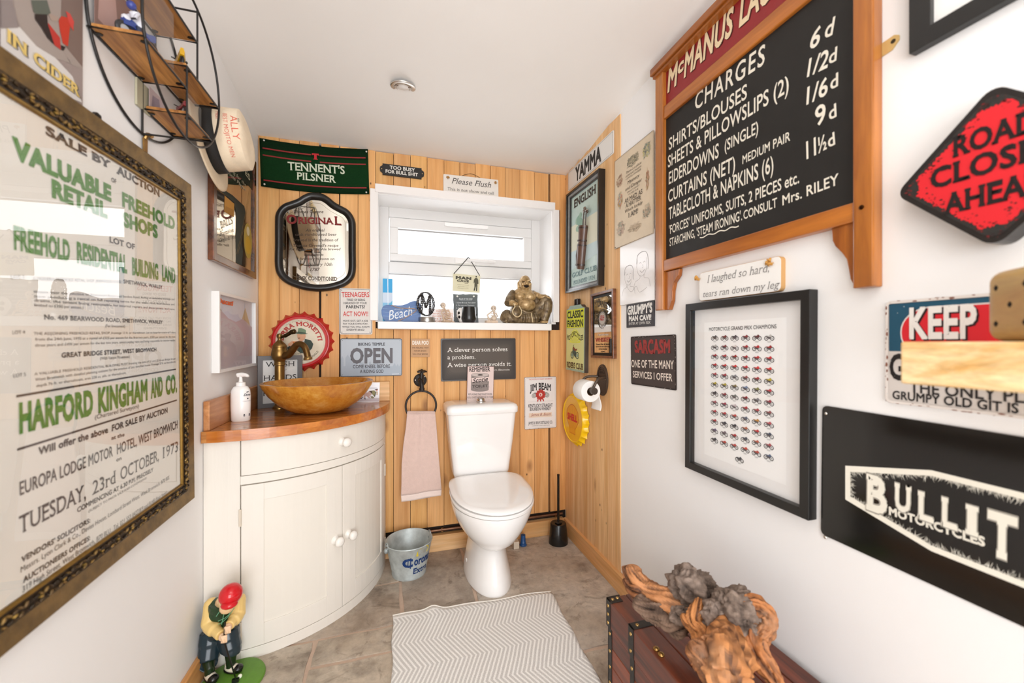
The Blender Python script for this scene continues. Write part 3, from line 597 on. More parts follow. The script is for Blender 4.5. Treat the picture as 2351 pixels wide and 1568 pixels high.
ik = Ink(f); ik.tpx('I laughed so hard,', q(200, 213), q(537, 152), 40 / 2.376, '8f8c8a', slant=0.22, serif=0.05, bold=-0.006); ik.tpx('tears ran down my leg', q(175, 292), q(590, 240), 34 / 2.376, '8f8c8a', slant=0.22, serif=0.05, bold=-0.006); ik.done(t)
for k, pp in enumerate((q(150, 186), q(543, 100))):
    x, y = f.px(*pp); b = B().set('c79248'); rn = random.Random(k)
    for i in range(9): a = rn.uniform(0, 2 * PI); b.tube([(x, y, 0.002), (x + 0.006 * math.cos(a), y + 0.006 * math.sin(a), 0.008), (x + 0.014 * math.cos(a + 0.6), y + 0.012 * math.sin(a + 0.6), 0.003)], [0.0028, 0.003, 0.001], 6)
    b.done('rope_knot', finish('jute', 0.9, bump=0.3, bscale=200), t, smooth=60)
# large black motorcycle sign
q = crop(1860, 580, 1.912); A = [onX(*q(50, 690), XRP - 0.004), onX(*q(48, 1255), XRP - 0.004)]
f = Fr('R', 0.004, c=(XRP - 0.004, A[0].y - 0.45, (A[0].z + A[1].z) / 2 + 0.006), w=0.9, h=A[0].z - A[1].z, rot=-0.012)
o = plate('enamel_sign', 'large glossy black sign with a cream hexagon outline and motorcycle lettering', 'sign', f, '181614', 0.0035, 0.012, mat=finish('black_enamel', 0.1, spec=0.5))
ik = Ink(f); cr_ = 'ece8da'; TL = f.px(*q(155, 935)); BL = f.px(*q(155, 1083)); TM = f.px(*q(533, 955)); BM = f.px(*q(533, 1310)); RT = f.px(*q(1130, 1225)); RB = f.px(*q(1130, 1430))
cx = TM[0]; sp = cx - TL[0]; hx = [TL, TM, (cx + 0.13, TM[1]), (cx + 0.13 + sp, TL[1]), (cx + 0.13 + sp, BL[1]), (cx + 0.13, BM[1]), BM, BL]
yy = (TM[1] + BM[1]) / 2
def insethex(d): return [(x + (d if k in (0, 7) else -d if k in (3, 4) else 0), y + (-d if k < 4 else d)) for k, (x, y) in enumerate(hx)]
ik.b.ring(hx[::-1], insethex(0.011)[::-1], 0.0001, 0.0006, cr_); rn = random.Random(5); ins = insethex(0.011)
for k in range(8):
    a, c = V(ins[k]), V(ins[(k + 1) % 8]); n = int((c - a).length / 0.0006); d = (c - a).normalized(); nq = V((d.y, -d.x)) if True else 0
    for i in range(n):
        if rn.random() < 0.9:
            m_ = a + (c - a) * rn.random(); l = rn.expovariate(1 / 0.0045); w_ = rn.uniform(0.0004, 0.0008); e = m_ + (nq + d * rn.uniform(-0.6, 0.6)) * min(l, 0.013)
            ik.poly([tuple(m_ - d * w_), tuple(m_ + d * w_), tuple(e)], cr_, 0.0009)
xa = f.px(*q(243, 1117)); xb = f.px(*q(1080, 1345)); base = f.px(*q(243, 1117))[1]
gap = f.px(*q(0, 0)) if False else None
B0 = f.px(*q(243, 1117)); Btop = f.px(*q(243, 972)); T0 = f.px(*q(800, 1320)); T1 = f.px(*q(915, 1345))
def bul(ch, p0, p1, up):
    a, c = f.px(*q(*p0)), f.px(*q(*p1)); hh = f.px(*q(p0[0], p0[1] - up))[1] - a[1]
    for bo, se, cc, z in ((0.06, 0.16, 'a09b90', 0.0012), (0.03, 0.12, cr_, 0.0016)): ik.text(ch, (a[0] + c[0]) / 2, a[1], hh, cc, w=(c[0] - a[0]) * (1.0 if bo > 0.05 else 0.94), bold=bo, serif=se, z=z)
bul('B', (245, 1118), (343, 1130), 145); bul('U', (370, 1120), (447, 1128), 108); bul('L', (472, 1160), (547, 1172), 112); bul('L', (575, 1192), (652, 1208), 118); bul('I', (682, 1225), (742, 1240), 118); bul('T', (775, 1310), (915, 1330), 178)
for k, ch in enumerate('T'): pass
ik.tpx('MOTORCYCLES', q(347, 1148), q(770, 1290), 32 / 1.912, cr_, bold=0.045); ik.done(o)
pins(f, o, [f.px(*q(68, 706)), f.px(*q(66, 1249))], 0.0042, 'd8d4cc')
# keep out sign
q = crop(1860, 580, 1.912); a = onX(*q(332, 215), XRP - 0.004); c = onX(*q(332, 657), XRP - 0.004)
f = Fr('R', 0.004, c=(XRP - 0.004, a.y - 0.15, (a.z + c.z) / 2), w=0.3, h=a.z - c.z, rot=0.0)
o = plate('tin_sign', 'worn blue, red and white tin sign reading KEEP behind the wooden shelf beam', 'sign', f, 'd3ccc6', 0.003, 0.009)
ik = Ink(f); ed = f.w / 2 - 0.006; top = f.h / 2 - 0.006; mid = f.px(*q(345, 432))[1]
ik.poly([(-ed, mid), (ed, mid), (ed, top), (-ed, top)], '1f5068', 0.0004)
l_ = f.px(*q(397, 330))[0]; tp = f.px(*q(500, 238))[1]; bt = tp - 0.1
for d, cc, z in ((0, 'e9e3de', 0.0008), (0.0025, 'd8252f', 0.0012)): ik.poly(rrect(2 * -l_ - 2 * d, 0.1 - 2 * d, 0.048 - d, 8, 0, (tp + bt) / 2), cc, z)
for dx, cc, z in ((0.003, '2b1416', 0.0016), (0, 'efebe6', 0.0020)):
    p0 = f.px(*q(438, 374)); p1 = f.px(*q(735, 374)); ik.text('KEEP', p0[0] + dx, p0[1] - dx, 0.058, cc, w=p1[0] - p0[0], al='l', z=z, bold=0.035); ik.text('OUT', p1[0] + 0.018 + dx, p0[1] - dx, 0.058, cc, w=0.075, al='l', z=z, bold=0.035)
p0 = f.px(*q(349, 552)); ik.text('GRUMPY ZONE', p0[0], p0[1], 0.05, '1d1a1a', w=0.28, al='l', bold=0.03)
p0 = f.px(*q(438, 612)); ik.text('THE ONLY PLACE A', p0[0], p0[1], 0.02, '2a2626', w=0.225, al='l', bold=0.02); ik.tpx('GRUMPY OLD GIT IS', q(362, 640), q(917, 706), 34 / 1.912, '221f1f', bold=0.025)
border(ik, f, 'e3dcd6', 0.003, 0.005, 0.008, 0.0022); rust(ik, f, '8a5a48', 90, 11, 0.005, 0.0026); rust(ik, f, 'b8bfc0', 40, 12, 0.05, 0.0024, 0.0018); ik.done(o)
# red diamond
q = crop(1860, 0, 2.24); TOPp = onX(*q(955, 448), XRP - 0.04); LEFT = onX(*q(462, 1000), XRP - 0.04); BOT = onX(*q(935, 1255), XRP - 0.04)
sd = ((TOPp - LEFT).length + (BOT - LEFT).length) / 2 + 0.02
f = Fr('R', 0.04, c=(XRP - 0.04, (TOPp.y + BOT.y) / 2, (TOPp.z + BOT.z) / 2)); dd = f.px(*q(462, 1000))[0]
t = thing('road_sign', 'red diamond tin road sign with black lettering and deep dark sides', 'sign', M=f.M)
def dia(k, r=0.02):
    pts = rrect(k * 2 ** 0.5, k * 2 ** 0.5, r, 5); c4 = math.cos(PI / 4); return [(c4 * (x - y), c4 * (x + y)) for x, y in pts]
R_ = -dd + 0.008
b = B().set('2a2624'); b.prism(dia(R_), -0.04, 0); b.done('rim', finish('dark_rim', 0.25, 0.2), t)
ik = Ink(f); inner = dia(R_ - 0.012); rn = random.Random(9); ik.poly(inner, '2b2a27', 0.0003); rg = []
for k in range(120):
    i = k / 120 * len(inner); a = V(inner[int(i)]); c = V(inner[(int(i) + 1) % len(inner)]); m_ = a.lerp(c, i - int(i)); rg.append(m_)
# ragged red field
side = 220; P4 = [(0, R_ - 0.012), (-R_ + 0.012, 0), (0, -R_ + 0.012), (R_ - 0.012, 0)]; poly = []
for k in range(4):
    a, c = V(P4[k]), V(P4[(k + 1) % 4])
    for i in range(60):
        tt = i / 60; m_ = a.lerp(c, tt); corner = min(tt, 1 - tt); dn = 0.004 + 0.020 * max(0, 0.14 - corner) / 0.14 + 0.004 * noise.noise(V((m_.x * 60, m_.y * 60, 2))) + 0.004 * rn.random()
        poly.append(tuple(m_ - m_.normalized() * dn))
ik.poly(poly, 'd5222a', 0.0007)
for _ in range(340):
    k = rn.randrange(4); a, c = V(P4[k]), V(P4[(k + 1) % 4]); m_ = a.lerp(c, rn.random()); m_ = m_ - m_.normalized() * abs(rn.gauss(0.004, 0.012)); r0 = rn.uniform(0.0005, 0.0017); ik.poly([(m_.x + r0 * rn.uniform(0.4, 2.4) * math.cos(j * 1.05), m_.y + r0 * math.sin(j * 1.05)) for j in range(6)], rn.choice(('2a1a18', '7a1a1c', '4a2420')), 0.0012)
for s_, p0, p1, up, cen in (('ROAD', (737, 798), None, 92, 0), ('CLOSED', (622, 962), None, 90, 0), ('AHEAD', (690, 1092), None, 92, 0)):
    a = V(f.px(*q(*p0))); h_ = (V(f.px(*q(p0[0], p0[1] - up))) - a).length; ik.text(s_, 0, a.y - 0.004, h_ * 1.06, '1a1413', w=-2 * a.x, serif=0.1, bold=0.03, z=0.0018)
ik.done(t)
# picture frame cut by the top edge
f = Fr('R', 0.02, c=onX(2086, 125, XRP - 0.02)); w_, h_ = 0.36, 0.46
f.M = f.M @ Matrix.Translation((w_ / 2, h_ / 2, 0)); t = thing('framed_picture', 'plain black picture frame with a white mount high above the red diamond sign', 'picture', M=f.M)
b = B(); frame4(b, w_, h_, 0.034, -0.02, 0, '1d1c1b'); b.done('frame', BLKF, t, bevel=0.0015)
b = B().set('eceae6'); b.box((-w_ / 2 + 0.03, -h_ / 2 + 0.03, -0.018), (w_ / 2 - 0.03, h_ / 2 - 0.03, -0.01)); b.done('mount', MATTE, t)
# ---------------------------------------------------------------- on the plank cladding of the right wall
q = crop(1200, 220, 6.53)
f = Fr('P', 0.004, [q(680, 1160), q(1355, 510), q(1370, 855), q(685, 1430)]); o = plate('number_plate', 'white number plate with black letters above the framed golf picture', 'sign', f, 'e4e2de', 0.003, 0.008)
ik = Ink(f); ik.tpx('YAMMA', q(790, 1290), q(1178, 965), 195 / 6.53, '2a2927', bold=0.045); border(ik, f, '55504c', 0.006, 0.0012); ik.done(o)
q = crop(1240, 240, 2.8)
f = Fr('P', 0.036, [q(155, 590), q(362, 424), q(388, 1156), q(172, 1212)]); t = thing('golf_picture', 'black-framed relief picture of a brown golf bag on pale green', 'picture', M=f.M)
b = B(); frame4(b, f.w, f.h, 0.012, -0.036, 0, '211e1c'); frame4(b, f.w - 0.024, f.h - 0.024, 0.012, -0.036, -0.008, '8d8f8e'); frame4(b, f.w - 0.044, f.h - 0.044, 0.010, -0.036, -0.014, '2c2825'); b.done('frame', finish('worn_black_lacquer', 0.22, var=0.3, vscale=40), t, bevel=0.0012)
pw, ph = f.w - 0.05, f.h - 0.05
b = B().set('b9cfc8'); b.box((-pw / 2, -ph / 2, -0.034), (pw / 2, ph / 2, -0.022)); b.done('backing_board', finish('painted_panel', 0.4, var=0.12, vscale=12), t)
ik = Ink(f, -0.022); ik.rect(-pw / 2, -ph * 0.12, pw / 2, ph * 0.18, 'd9d9c4', 0.0004); ik.poly([(-pw / 2, -ph * 0.3), (pw / 2, -ph * 0.22), (pw / 2, -ph * 0.1), (-pw / 2, -ph * 0.1)], 'c3d6d8', 0.0006)
for k in range(7): ik.poly(circ(0.016 + 0.006 * (k % 3), 9, -pw * 0.25 + (k % 4) * 0.02, ph * 0.12 + (k // 2) * 0.022, a0=k), ('8fae9c', '9cb7a4', '83a594')[k % 3], 0.0008 + k * 0.0001)
ik.text('ENGLISH', 0, ph * 0.365, ph * 0.085, '3b2f29', w=pw * 0.74, serif=0.1, bold=0.02, z=0.002); ik.text('GOLF CLUB', 0, -ph * 0.385, ph * 0.05, '5d7f83', w=pw * 0.84, serif=0.1, z=0.002); ik.text('FOUNDED 1924', 0, -ph * 0.465, ph * 0.04, '5d7f83', w=pw * 0.72, serif=0.08, z=0.002); ik.done(t)
b = B(); b.set('5e4234'); top = V((0.018, ph * 0.1, -0.012)); bot = V((-0.02, -ph * 0.33, -0.012))
b.tube([bot, bot.lerp(top, 0.12), bot.lerp(top, 0.5), bot.lerp(top, 0.62), top], [0.022, 0.027, 0.029, 0.025, 0.03], 14); b.set('3c2a22')
for k in (0.1, 0.55, 0.66, 0.95): m_ = bot.lerp(top, k); d = (top - bot).normalized(); b.tube([m_ - d * 0.004, m_ + d * 0.004], 0.031, 14)
b.tube([bot.lerp(top, 0.1) + V((-0.03, 0, 0.01)), bot.lerp(top, 0.35) + V((-0.04, 0, 0.012)), bot.lerp(top, 0.62) + V((-0.028, 0, 0.012))], 0.005, 8)
b.done('golf_bag', finish('moulded_leather', 0.3, spec=0.6, var=0.2, vscale=30), t, smooth=50)
for k, (dx, dz, hh, cc) in enumerate(((-0.018, 0, 0.075, '8c8078'), (-0.004, 0.004, 0.085, '6b5a4c'), (0.01, 0.0, 0.07, 'a0968c'), (0.02, 0.004, 0.06, '4c3a2e'))):
    b = B().set('4e4038'); e = top + V((dx + 0.012, hh, dz)); b.tube([top + V((dx, -0.01, dz)), e], 0.0025, 8); b.set(cc); b.ball(e + V((0.006, 0.004, 0)), (0.013, 0.009, 0.007), 10); b.done('golf_club', GLOSS, t, smooth=60)
q = crop(1240, 640, 3.408)
f = Fr('P', 0.018, [q(393, 125), q(570, 72), q(572, 628), q(395, 615)]); t = thing('bar_mirror', 'whiskey bar mirror in a narrow brown wooden frame', 'mirror', M=f.M)
b = B(); frame4(b, f.w, f.h, 0.013, -0.018, 0, 'ffffff'); b.done('frame', wood('brown_frame', '8a5638', '5c3522', 2, 20, 1, rough=0.3, coat=0.3), t, bevel=0.0015)
w_, h_ = f.w - 0.026, f.h - 0.026
b = B().set('d8d8d6'); b.box((-w_ / 2, -h_ / 2, -0.016), (w_ / 2, h_ / 2, -0.008)); b.done('mirror_glass', MIRROR, t)
ik = Ink(f, -0.008); blk = '17130f'
sc = [(w_ * 0.42 * math.cos(a) * (1 + 0.05 * math.cos(6 * a)), h_ * 0.455 * math.sin(a)) for a in [0]]
ik.b.ring([(-w_ / 2, -h_ / 2), (w_ / 2, -h_ / 2), (w_ / 2, h_ / 2), (-w_ / 2, h_ / 2)], [(-w_ / 2 + 0.014, -h_ / 2 + 0.014), (w_ / 2 - 0.014, -h_ / 2 + 0.014), (w_ / 2 - 0.014, h_ / 2 - 0.014), (-w_ / 2 + 0.014, h_ / 2 - 0.014)], -0.0079, -0.0074, blk)
ik.text("DANIEL'S", 0.012, h_ * 0.265, h_ * 0.1, '3a342e', w=w_ * 0.6, serif=0.06, warp=lambda x, y: (x, y - x * 0.25 + 0.004 * math.cos(x / w_ * 5)))
ik.text('JACK', -w_ * 0.22, h_ * 0.38, h_ * 0.06, '3a342e', w=w_ * 0.3, serif=0.06)
ik.poly(circ(0.036, 24, -0.002, h_ * 0.1), '8e8880', 0.0004); ik.poly(circ(0.028, 24, -0.002, h_ * 0.1), 'b9b2a8', 0.0008); ik.text('OLD', -0.002, h_ * 0.12, 0.011, 'b03a36', bold=0.05, z=0.0012); ik.text('No.7', -0.002, h_ * 0.075, 0.014, 'b03a36', bold=0.05, z=0.0012)
for k in range(16): a = k * 2 * PI / 16; ik.line([(-0.002 + 0.037 * math.cos(a), h_ * 0.1 + 0.037 * math.sin(a)), (-0.002 + 0.047 * math.cos(a + 0.3), h_ * 0.1 + 0.045 * math.sin(a + 0.3)), (-0.002 + 0.044 * math.cos(a + 0.7), h_ * 0.1 + 0.05 * math.sin(a + 0.7))], 0.0028, '39342f')
ik.rect(-w_ / 2 + 0.016, -h_ * 0.12, w_ / 2 - 0.016, -h_ * 0.03, 'dcd8d2', 0.0006); ik.text('Tennessee', 0, -h_ * 0.175, h_ * 0.035, 'e8e4de', slant=0.3, w=w_ * 0.55)
ik.text('WHISKEY', 0, -h_ * 0.275, h_ * 0.065, 'b5433c', w=w_ * 0.74, serif=0.1, bold=0.02)
for k, (s_, ww) in enumerate((("Finest Malt & Grain", 0.66), ('DISTILLED AND BOTTLED', 0.7), ('LYNCHBURG', 0.4), ('TENN.', 0.2))): ik.text(s_, 0, -h_ * (0.325 + 0.04 * k), h_ * 0.02, blk, w=w_ * ww, bold=0.03)
ik.done(t)
# oil-can wall sign
f = Fr('P', 0.026, [q(206, 232), q(347, 216), q(345, 735), q(205, 712)]); t = thing('oil_can_sign', 'yellow and green motorcycle sign shaped like an oil can with a black cap', 'sign', M=f.M)
w_, h_ = f.w, f.h
sh = [(-w_ / 2, -h_ / 2), (w_ / 2, -h_ / 2), (w_ / 2, h_ / 2 - 0.008), (w_ * 0.36, h_ / 2), (w_ * 0.3, h_ / 2 + 0.012), (-w_ * 0.3, h_ / 2 + 0.012), (-w_ * 0.36, h_ / 2), (-w_ / 2, h_ / 2 - 0.008)]
b = B().set('4a4038'); b.prism(sh, -0.026, -0.001); b.set('9fb9a8'); b.prism(sh, -0.001, 0); b.done('can_body', finish('aged_tin', 0.35, var=0.2, vscale=25), t)
b = B().set('1d1c1c'); b.lathe([(0, h_ / 2 + 0.012), (0.021, h_ / 2 + 0.012), (0.021, h_ / 2 + 0.045), (0.019, h_ / 2 + 0.048), (0, h_ / 2 + 0.048)], 20, axis='y', at=(0, 0, -0.013)); b.v = [V((p.x, p.y, p.z)) for p in b.v]
b = B().set('1d1c1c'); b.prism(rrect(0.036, 0.036, 0.003, 3, 0.0, h_ / 2 + 0.03), -0.03 + 0.006, -0.002); b.done('cap', GLOSS, t, bevel=0.003)
ik = Ink(f); g = 0.004
ik.rect(-w_ / 2 + g, h_ * 0.18, w_ / 2 - g, h_ / 2 - 0.01, 'd7dc3e', 0.0004); ik.rect(-w_ / 2 + g, -h_ / 2 + 0.012, w_ / 2 - g, h_ * 0.175, 'd9dc9a', 0.0004)
for k in range(11):
    a = PI * (k + 0.5) / 11; ik.poly([(0, -h_ * 0.06), (max(-w_ / 2 + g, min(w_ / 2 - g, 0.07 * math.cos(a - 0.1))), -h_ * 0.06 + 0.08 * math.sin(a - 0.1)), (max(-w_ / 2 + g, min(w_ / 2 - g, 0.07 * math.cos(a + 0.1))), -h_ * 0.06 + 0.08 * math.sin(a + 0.1))], 'dfe45a', 0.0006)
ik.text('CLASSIC', 0, h_ * 0.34, h_ * 0.105, '2c3226', w=w_ * 0.88, bold=0.03, serif=0.1); ik.text('FASHION', 0, h_ * 0.2, h_ * 0.1, '2c3226', w=w_ * 0.88, bold=0.03, serif=0.1); ik.text('MOTORCYCLES', 0, h_ * 0.02, h_ * 0.075, '565a3a', w=w_ * 0.9, bold=0.02, serif=0.1, warp=lambda x, y: (x, y + 0.012 * math.cos(x * 40)))
ik.text('RIDERS CLUB', 0, -h_ * 0.455, h_ * 0.085, '4a2b24', w=w_ * 0.9, bold=0.03, serif=0.1)
for d in (-0.032, 0.034): ik.line(circ(0.018, 18, d, -h_ * 0.25), 0.005, '2b4a4c', 0.0012, True); ik.poly(circ(0.011, 14, d, -h_ * 0.25), '8aa9a0', 0.0010)
ik.poly([(-0.026, -h_ * 0.22), (0.012, -h_ * 0.29), (0.024, -h_ * 0.22), (0.004, -h_ * 0.15), (-0.02, -h_ * 0.15)], '3d5552', 0.0014); ik.poly([(-0.024, -h_ * 0.14), (0.0, -h_ * 0.18), (0.03, -h_ * 0.17), (0.034, -h_ * 0.14), (0.012, -h_ * 0.155), (-0.012, -h_ * 0.115)], '8a4a34', 0.0018); ik.line([(-0.034, -h_ * 0.25), (-0.02, -h_ * 0.11), (-0.006, -h_ * 0.085)], 0.003, '2b4a4c', 0.0016); ik.done(t)
# illustrated quotation tin sign (figures left as plain sketches of plants and cups)
q = crop(1240, 240, 2.8)
f = Fr('P', 0.0045, [q(475, 372), q(728, 165), q(733, 826), q(485, 928)]); o = plate('tin_sign', 'cream illustrated tin sign with a fairy-tale quotation and bent corner', 'sign', f, 'd9c8ae', 0.0025, 0.004, mat=finish('aged_print', 0.5, var=0.1, vscale=9))
ik = Ink(f); w_, h_ = f.w, f.h; rn = random.Random(21)
def sketch(cx, cy, rx, ry, cs, n):     # soft painterly patch: big pale dabs first, small dark strokes last
    for i in range(n * 2):
        a = rn.uniform(0, 2 * PI); t_ = i / (n * 2); k = rn.random() ** 0.5 * 0.8; r0 = rn.uniform(0.3, 0.5) * (1 - t_) + rn.uniform(0.05, 0.14) * t_; an = rn.uniform(0, PI); x0, y0 = cx + rx * k * math.cos(a), cy + ry * k * math.sin(a); c = lin(rn.choice(cs)); m_ = 0.25 + 0.75 * t_; bg = lin('d9c8ae'); pts = []
        for j in range(7): u, v = r0 * math.cos(j * 0.9), r0 * rn.uniform(0.3, 0.6) * math.sin(j * 0.9); pts.append((x0 + rx * (u * math.cos(an) - v * math.sin(an)), y0 + ry * (u * math.sin(an) + v * math.cos(an))))
        ik.poly(pts, '%02x%02x%02x' % tuple(int(255 * max(0, min(1, (bg[q_] * (1 - m_) + c[q_] * m_))) ** (1 / 2.2)) for q_ in range(3)), 0.0003 + t_ * 0.0012)
sketch(0.0, h_ * 0.36, w_ * 0.17, h_ * 0.07, ('6b6858', '8a8468', '57594a'), 40); sketch(w_ * 0.34, h_ * 0.36, w_ * 0.1, h_ * 0.09, ('5f7a72', 'b3ab62', '8c9a84', '4c5a54'), 34); sketch(-w_ * 0.36, h_ * 0.24, w_ * 0.1, h_ * 0.08, ('a06a4a', '6b5a4a', 'b9a88a', '8a4a36'), 30)
sketch(-w_ * 0.34, h_ * 0.02, w_ * 0.08, h_ * 0.1, ('c2502f', 'c9a040', '6a8a9a', '8a6a3a'), 28); sketch(w_ * 0.36, h_ * 0.05, w_ * 0.05, h_ * 0.12, ('9a7a3a', 'a84a30', '5a4a36'), 26); sketch(-w_ * 0.32, -h_ * 0.3, w_ * 0.12, h_ * 0.09, ('a88a7a', '8a9a8a', 'c2a89a', '7a6a60'), 34); sketch(w_ * 0.05, -h_ * 0.36, w_ * 0.18, h_ * 0.05, ('9a8a70', '8a7a64', 'b09a80'), 34); sketch(w_ * 0.34, -h_ * 0.25, w_ * 0.11, h_ * 0.08, ('8a7a6a', '6a7a70', 'a8907a'), 30)
for s_, y, hh, ww, kw in (('There is a place', 0.26, 0.026, 0.4, dict(slant=0.3)), ('LIKE NO PLACE ON EARTH', 0.225, 0.018, 0.4, {}), ('A LAND FULL OF WONDER', 0.195, 0.018, 0.4, {}), ('Mystery', 0.14, 0.034, 0.3, dict(slant=0.3)), ('and Danger', 0.08, 0.034, 0.42, dict(slant=0.3)), ('SOME SAY TO SURVIVE IT', 0.045, 0.016, 0.32, {}), ('YOU NEED TO BE', 0.015, 0.016, 0.26, {}), ('AS MAD AS', -0.05, 0.046, 0.46, dict(serif=0.08)), ('A HATTER', -0.105, 0.046, 0.4, dict(serif=0.08)), ('Which luckily', -0.155, 0.034, 0.46, dict(slant=0.3)), ('I AM!', -0.225, 0.05, 0.24, dict(serif=0.08))): ik.text(s_, 0.006, y * h_, hh * h_, '3c332b', w=ww * w_, z=0.002, **kw)
border(ik, f, '6a5c4c', 0.001, 0.0014, 0.004, 0.002); ik.done(o); pins(f, o, [(-w_ / 2 + 0.006, -h_ / 2 + 0.008)], 0.0022, '2a2622')
f = Fr('P', 0.0015, [q(518, 900), q(737, 790), q(736, 1262), q(511, 1285)]); o = plate('caricature_sketch', 'pale glossy pencil caricature of two smiling people pinned below the illustrated tin sign', 'drawing', f, 'eeeceb', 0.001, 0.001, mat=finish('laminated_paper', 0.12, spec=0.5))
ik = Ink(f); w_, h_ = f.w, f.h; g = 'a9a6a6'
def wob(pts, w=0.0011, c=g): ik.line(smoothpath([(x * w_, y * h_, 0) for x, y in pts], 5), w, c)
for ox, oy, s in ((0.17, -0.02, 1.0), (-0.22, -0.12, 0.85)):
    wob([(ox + s * x, oy + s * y) for x, y in ((-0.13, 0.16), (-0.15, 0.05), (-0.1, -0.06), (0, -0.1), (0.09, -0.05), (0.13, 0.05), (0.12, 0.16))]); wob([(ox + s * x, oy + s * y) for x, y in ((-0.15, 0.1), (-0.13, 0.22), (0, 0.26), (0.13, 0.22), (0.17, 0.08), (0.16, -0.02))], 0.0018, '8a8788')
    wob([(ox + s * x, oy + s * y) for x, y in ((-0.08, 0.09), (-0.05, 0.11), (-0.02, 0.09))]); wob([(ox + s * x, oy + s * y) for x, y in ((0.03, 0.09), (0.06, 0.11), (0.09, 0.09))]); wob([(ox + s * x, oy + s * y) for x, y in ((0.01, 0.07), (0.03, 0.03), (0.0, 0.02))]); wob([(ox + s * x, oy + s * y) for x, y in ((-0.06, -0.01), (0, -0.045), (0.07, -0.01))], 0.0014, '8a8788')
    wob([(ox + s * x, oy + s * y) for x, y in ((-0.06, -0.08), (-0.07, -0.13), (-0.2, -0.17), (-0.24, -0.28))]); wob([(ox + s * x, oy + s * y) for x, y in ((0.06, -0.08), (0.06, -0.13), (0.18, -0.16), (0.22, -0.28))])
wob([(-0.3, -0.2), (-0.15, -0.32), (0.0, -0.25), (0.1, -0.35), (0.3, -0.3)]); ik.done(o, name='drawing_lines')
# red and yellow bottle-cap signs share one builder: crimped skirt and a slightly domed face
def cap_sign(name, label, fr, r_face, r_out, depth, teeth, col, facecol, rimcol):
    t = thing(name, label, 'sign', M=fr.M); b = B().set(col); n = teeth * 6; rings = []
    for z, r, amp in ((-depth, r_out - 0.004, 0.7), (-depth * 0.92, r_out, 1.0), (-depth * 0.6, (r_out * 0.6 + r_face * 0.4), 0.8), (-depth * 0.2, r_face * 1.03, 0.3), (-depth * 0.03, r_face, 0.0), (0, r_face * 0.965, 0), (-0.003, r_face * 0.93, 0)):
        rings.append([V(((r + amp * (r_out - r_face) * 0.42 * (1 - 2 * abs(math.sin(teeth * PI * i / n)) ** 1.0)) * math.cos(2 * PI * i / n), (r + amp * (r_out - r_face) * 0.42 * (1 - 2 * abs(math.sin(teeth * PI * i / n)))) * math.sin(2 * PI * i / n), z)) for i in range(n)])
    b.loft(rings, cap0=False, cap1=False); b.done('crimped_rim', finish('cap_enamel', 0.2, spec=0.5), t, smooth=35)
    b = B().set(facecol); b.prism(circ(r_face * 0.95, 60), -0.006, -0.003); b.done('cap_face', finish('cap_face_enamel', 0.22, var=0.05, vscale=20), t); return t
fc = onX(1313, 962, XR - 0.036); f = Fr('P', 0.036, c=fc); rf = abs(f.px(1313, 897 + 12)[1])
t = cap_sign('bottle_cap_sign', 'yellow bottle-cap wall sign with a red shell emblem', f, rf, rf * 1.13, 0.034, 21, 'f2c312', 'efb417', 'f2c312')
ik = Ink(f, -0.003); sh = [(-0.3, -0.62), (0.3, -0.62), (0.26, -0.42), (0.62, -0.02), (0.56, 0.34), (0.34, 0.52), (0.16, 0.6), (0, 0.63), (-0.16, 0.6), (-0.34, 0.52), (-0.56, 0.34), (-0.62, -0.02), (-0.26, -0.42)]
ik.poly([(x * rf, y * rf) for x, y in sh], 'e8a01c', 0.0005); ik.line([(x * rf, y * rf) for x, y in sh], 0.003, 'c8641c', 0.0008, True)
for k in (-0.4, -0.2, 0, 0.2, 0.4): ik.line([(k * 0.5 * rf, -0.42 * rf), (k * 1.25 * rf, (0.56 - abs(k) * 0.5) * rf)], 0.002, 'cf7a1e', 0.0008)
ik.text('SHELL', 0, -0.06 * rf, rf * 0.26, 'cf2a1e', w=rf * 0.98, bold=0.05, z=0.0016); ik.done(t)
# toilet roll holder and roll
f = Fr('P', 0.008, c=onX(1381.5, 872.5, XR - 0.008)); t = thing('toilet_roll_holder', 'cast iron toilet roll holder with an arched back plate on the planks', 'toilet roll holder', M=f.M)
wv = 0.052; b = B().set('57493f'); hv = abs(f.px(1381.5, 836.5)[1]); out = [(wv * math.cos(a) * (1 if math.sin(a) > 0 else 1), hv * math.sin(a)) for a in [2 * PI * i / 40 for i in range(40)]]
IRON = finish('cast_iron', 0.42, 0.5, var=0.2, vscale=50, bump=0.1, bscale=120)
b.prism(out, -0.008, -0.002); b.ring([(x * 0.98, y * 0.98) for x, y in out], [(x * 0.84, y * 0.84) for x, y in out], -0.002, 0.002)
for k in (0.6, 0.42, 0.24): b.ring([(x * k * 0.9, hv * 0.42 + abs(y) * k * 0.6 if y > 0 else hv * 0.42) for x, y in out], [(x * k * 0.78, hv * 0.42 + abs(y) * k * 0.5 if y > 0 else hv * 0.42) for x, y in out], -0.002, 0.001)
b.done('back_plate', IRON, t, smooth=40)
ax = V((0, -hv * 0.55, 0.085))
for s in (-1, 1):
    b = B().set('574a40'); b.tube(smoothpath([(s * 0.04, hv * 0.18, 0), (s * 0.052, hv * 0.2, 0.03), (s * 0.066, hv * 0.08, 0.06), (s * 0.068, -hv * 0.35, 0.082), (s * 0.068, ax.y, ax.z)], 5), 0.0065, 10); b.done('arm', IRON, t, smooth=60)
b = B().set('4c4038'); b.tube([(-0.078, ax.y, ax.z), (-0.07, ax.y, ax.z), (-0.069, ax.y, ax.z), (0.069, ax.y, ax.z), (0.07, ax.y, ax.z), (0.085, ax.y, ax.z)], [0.016, 0.016, 0.013, 0.013, 0.017, 0.017], 16); b.done('spindle', IRON, t, smooth=40)
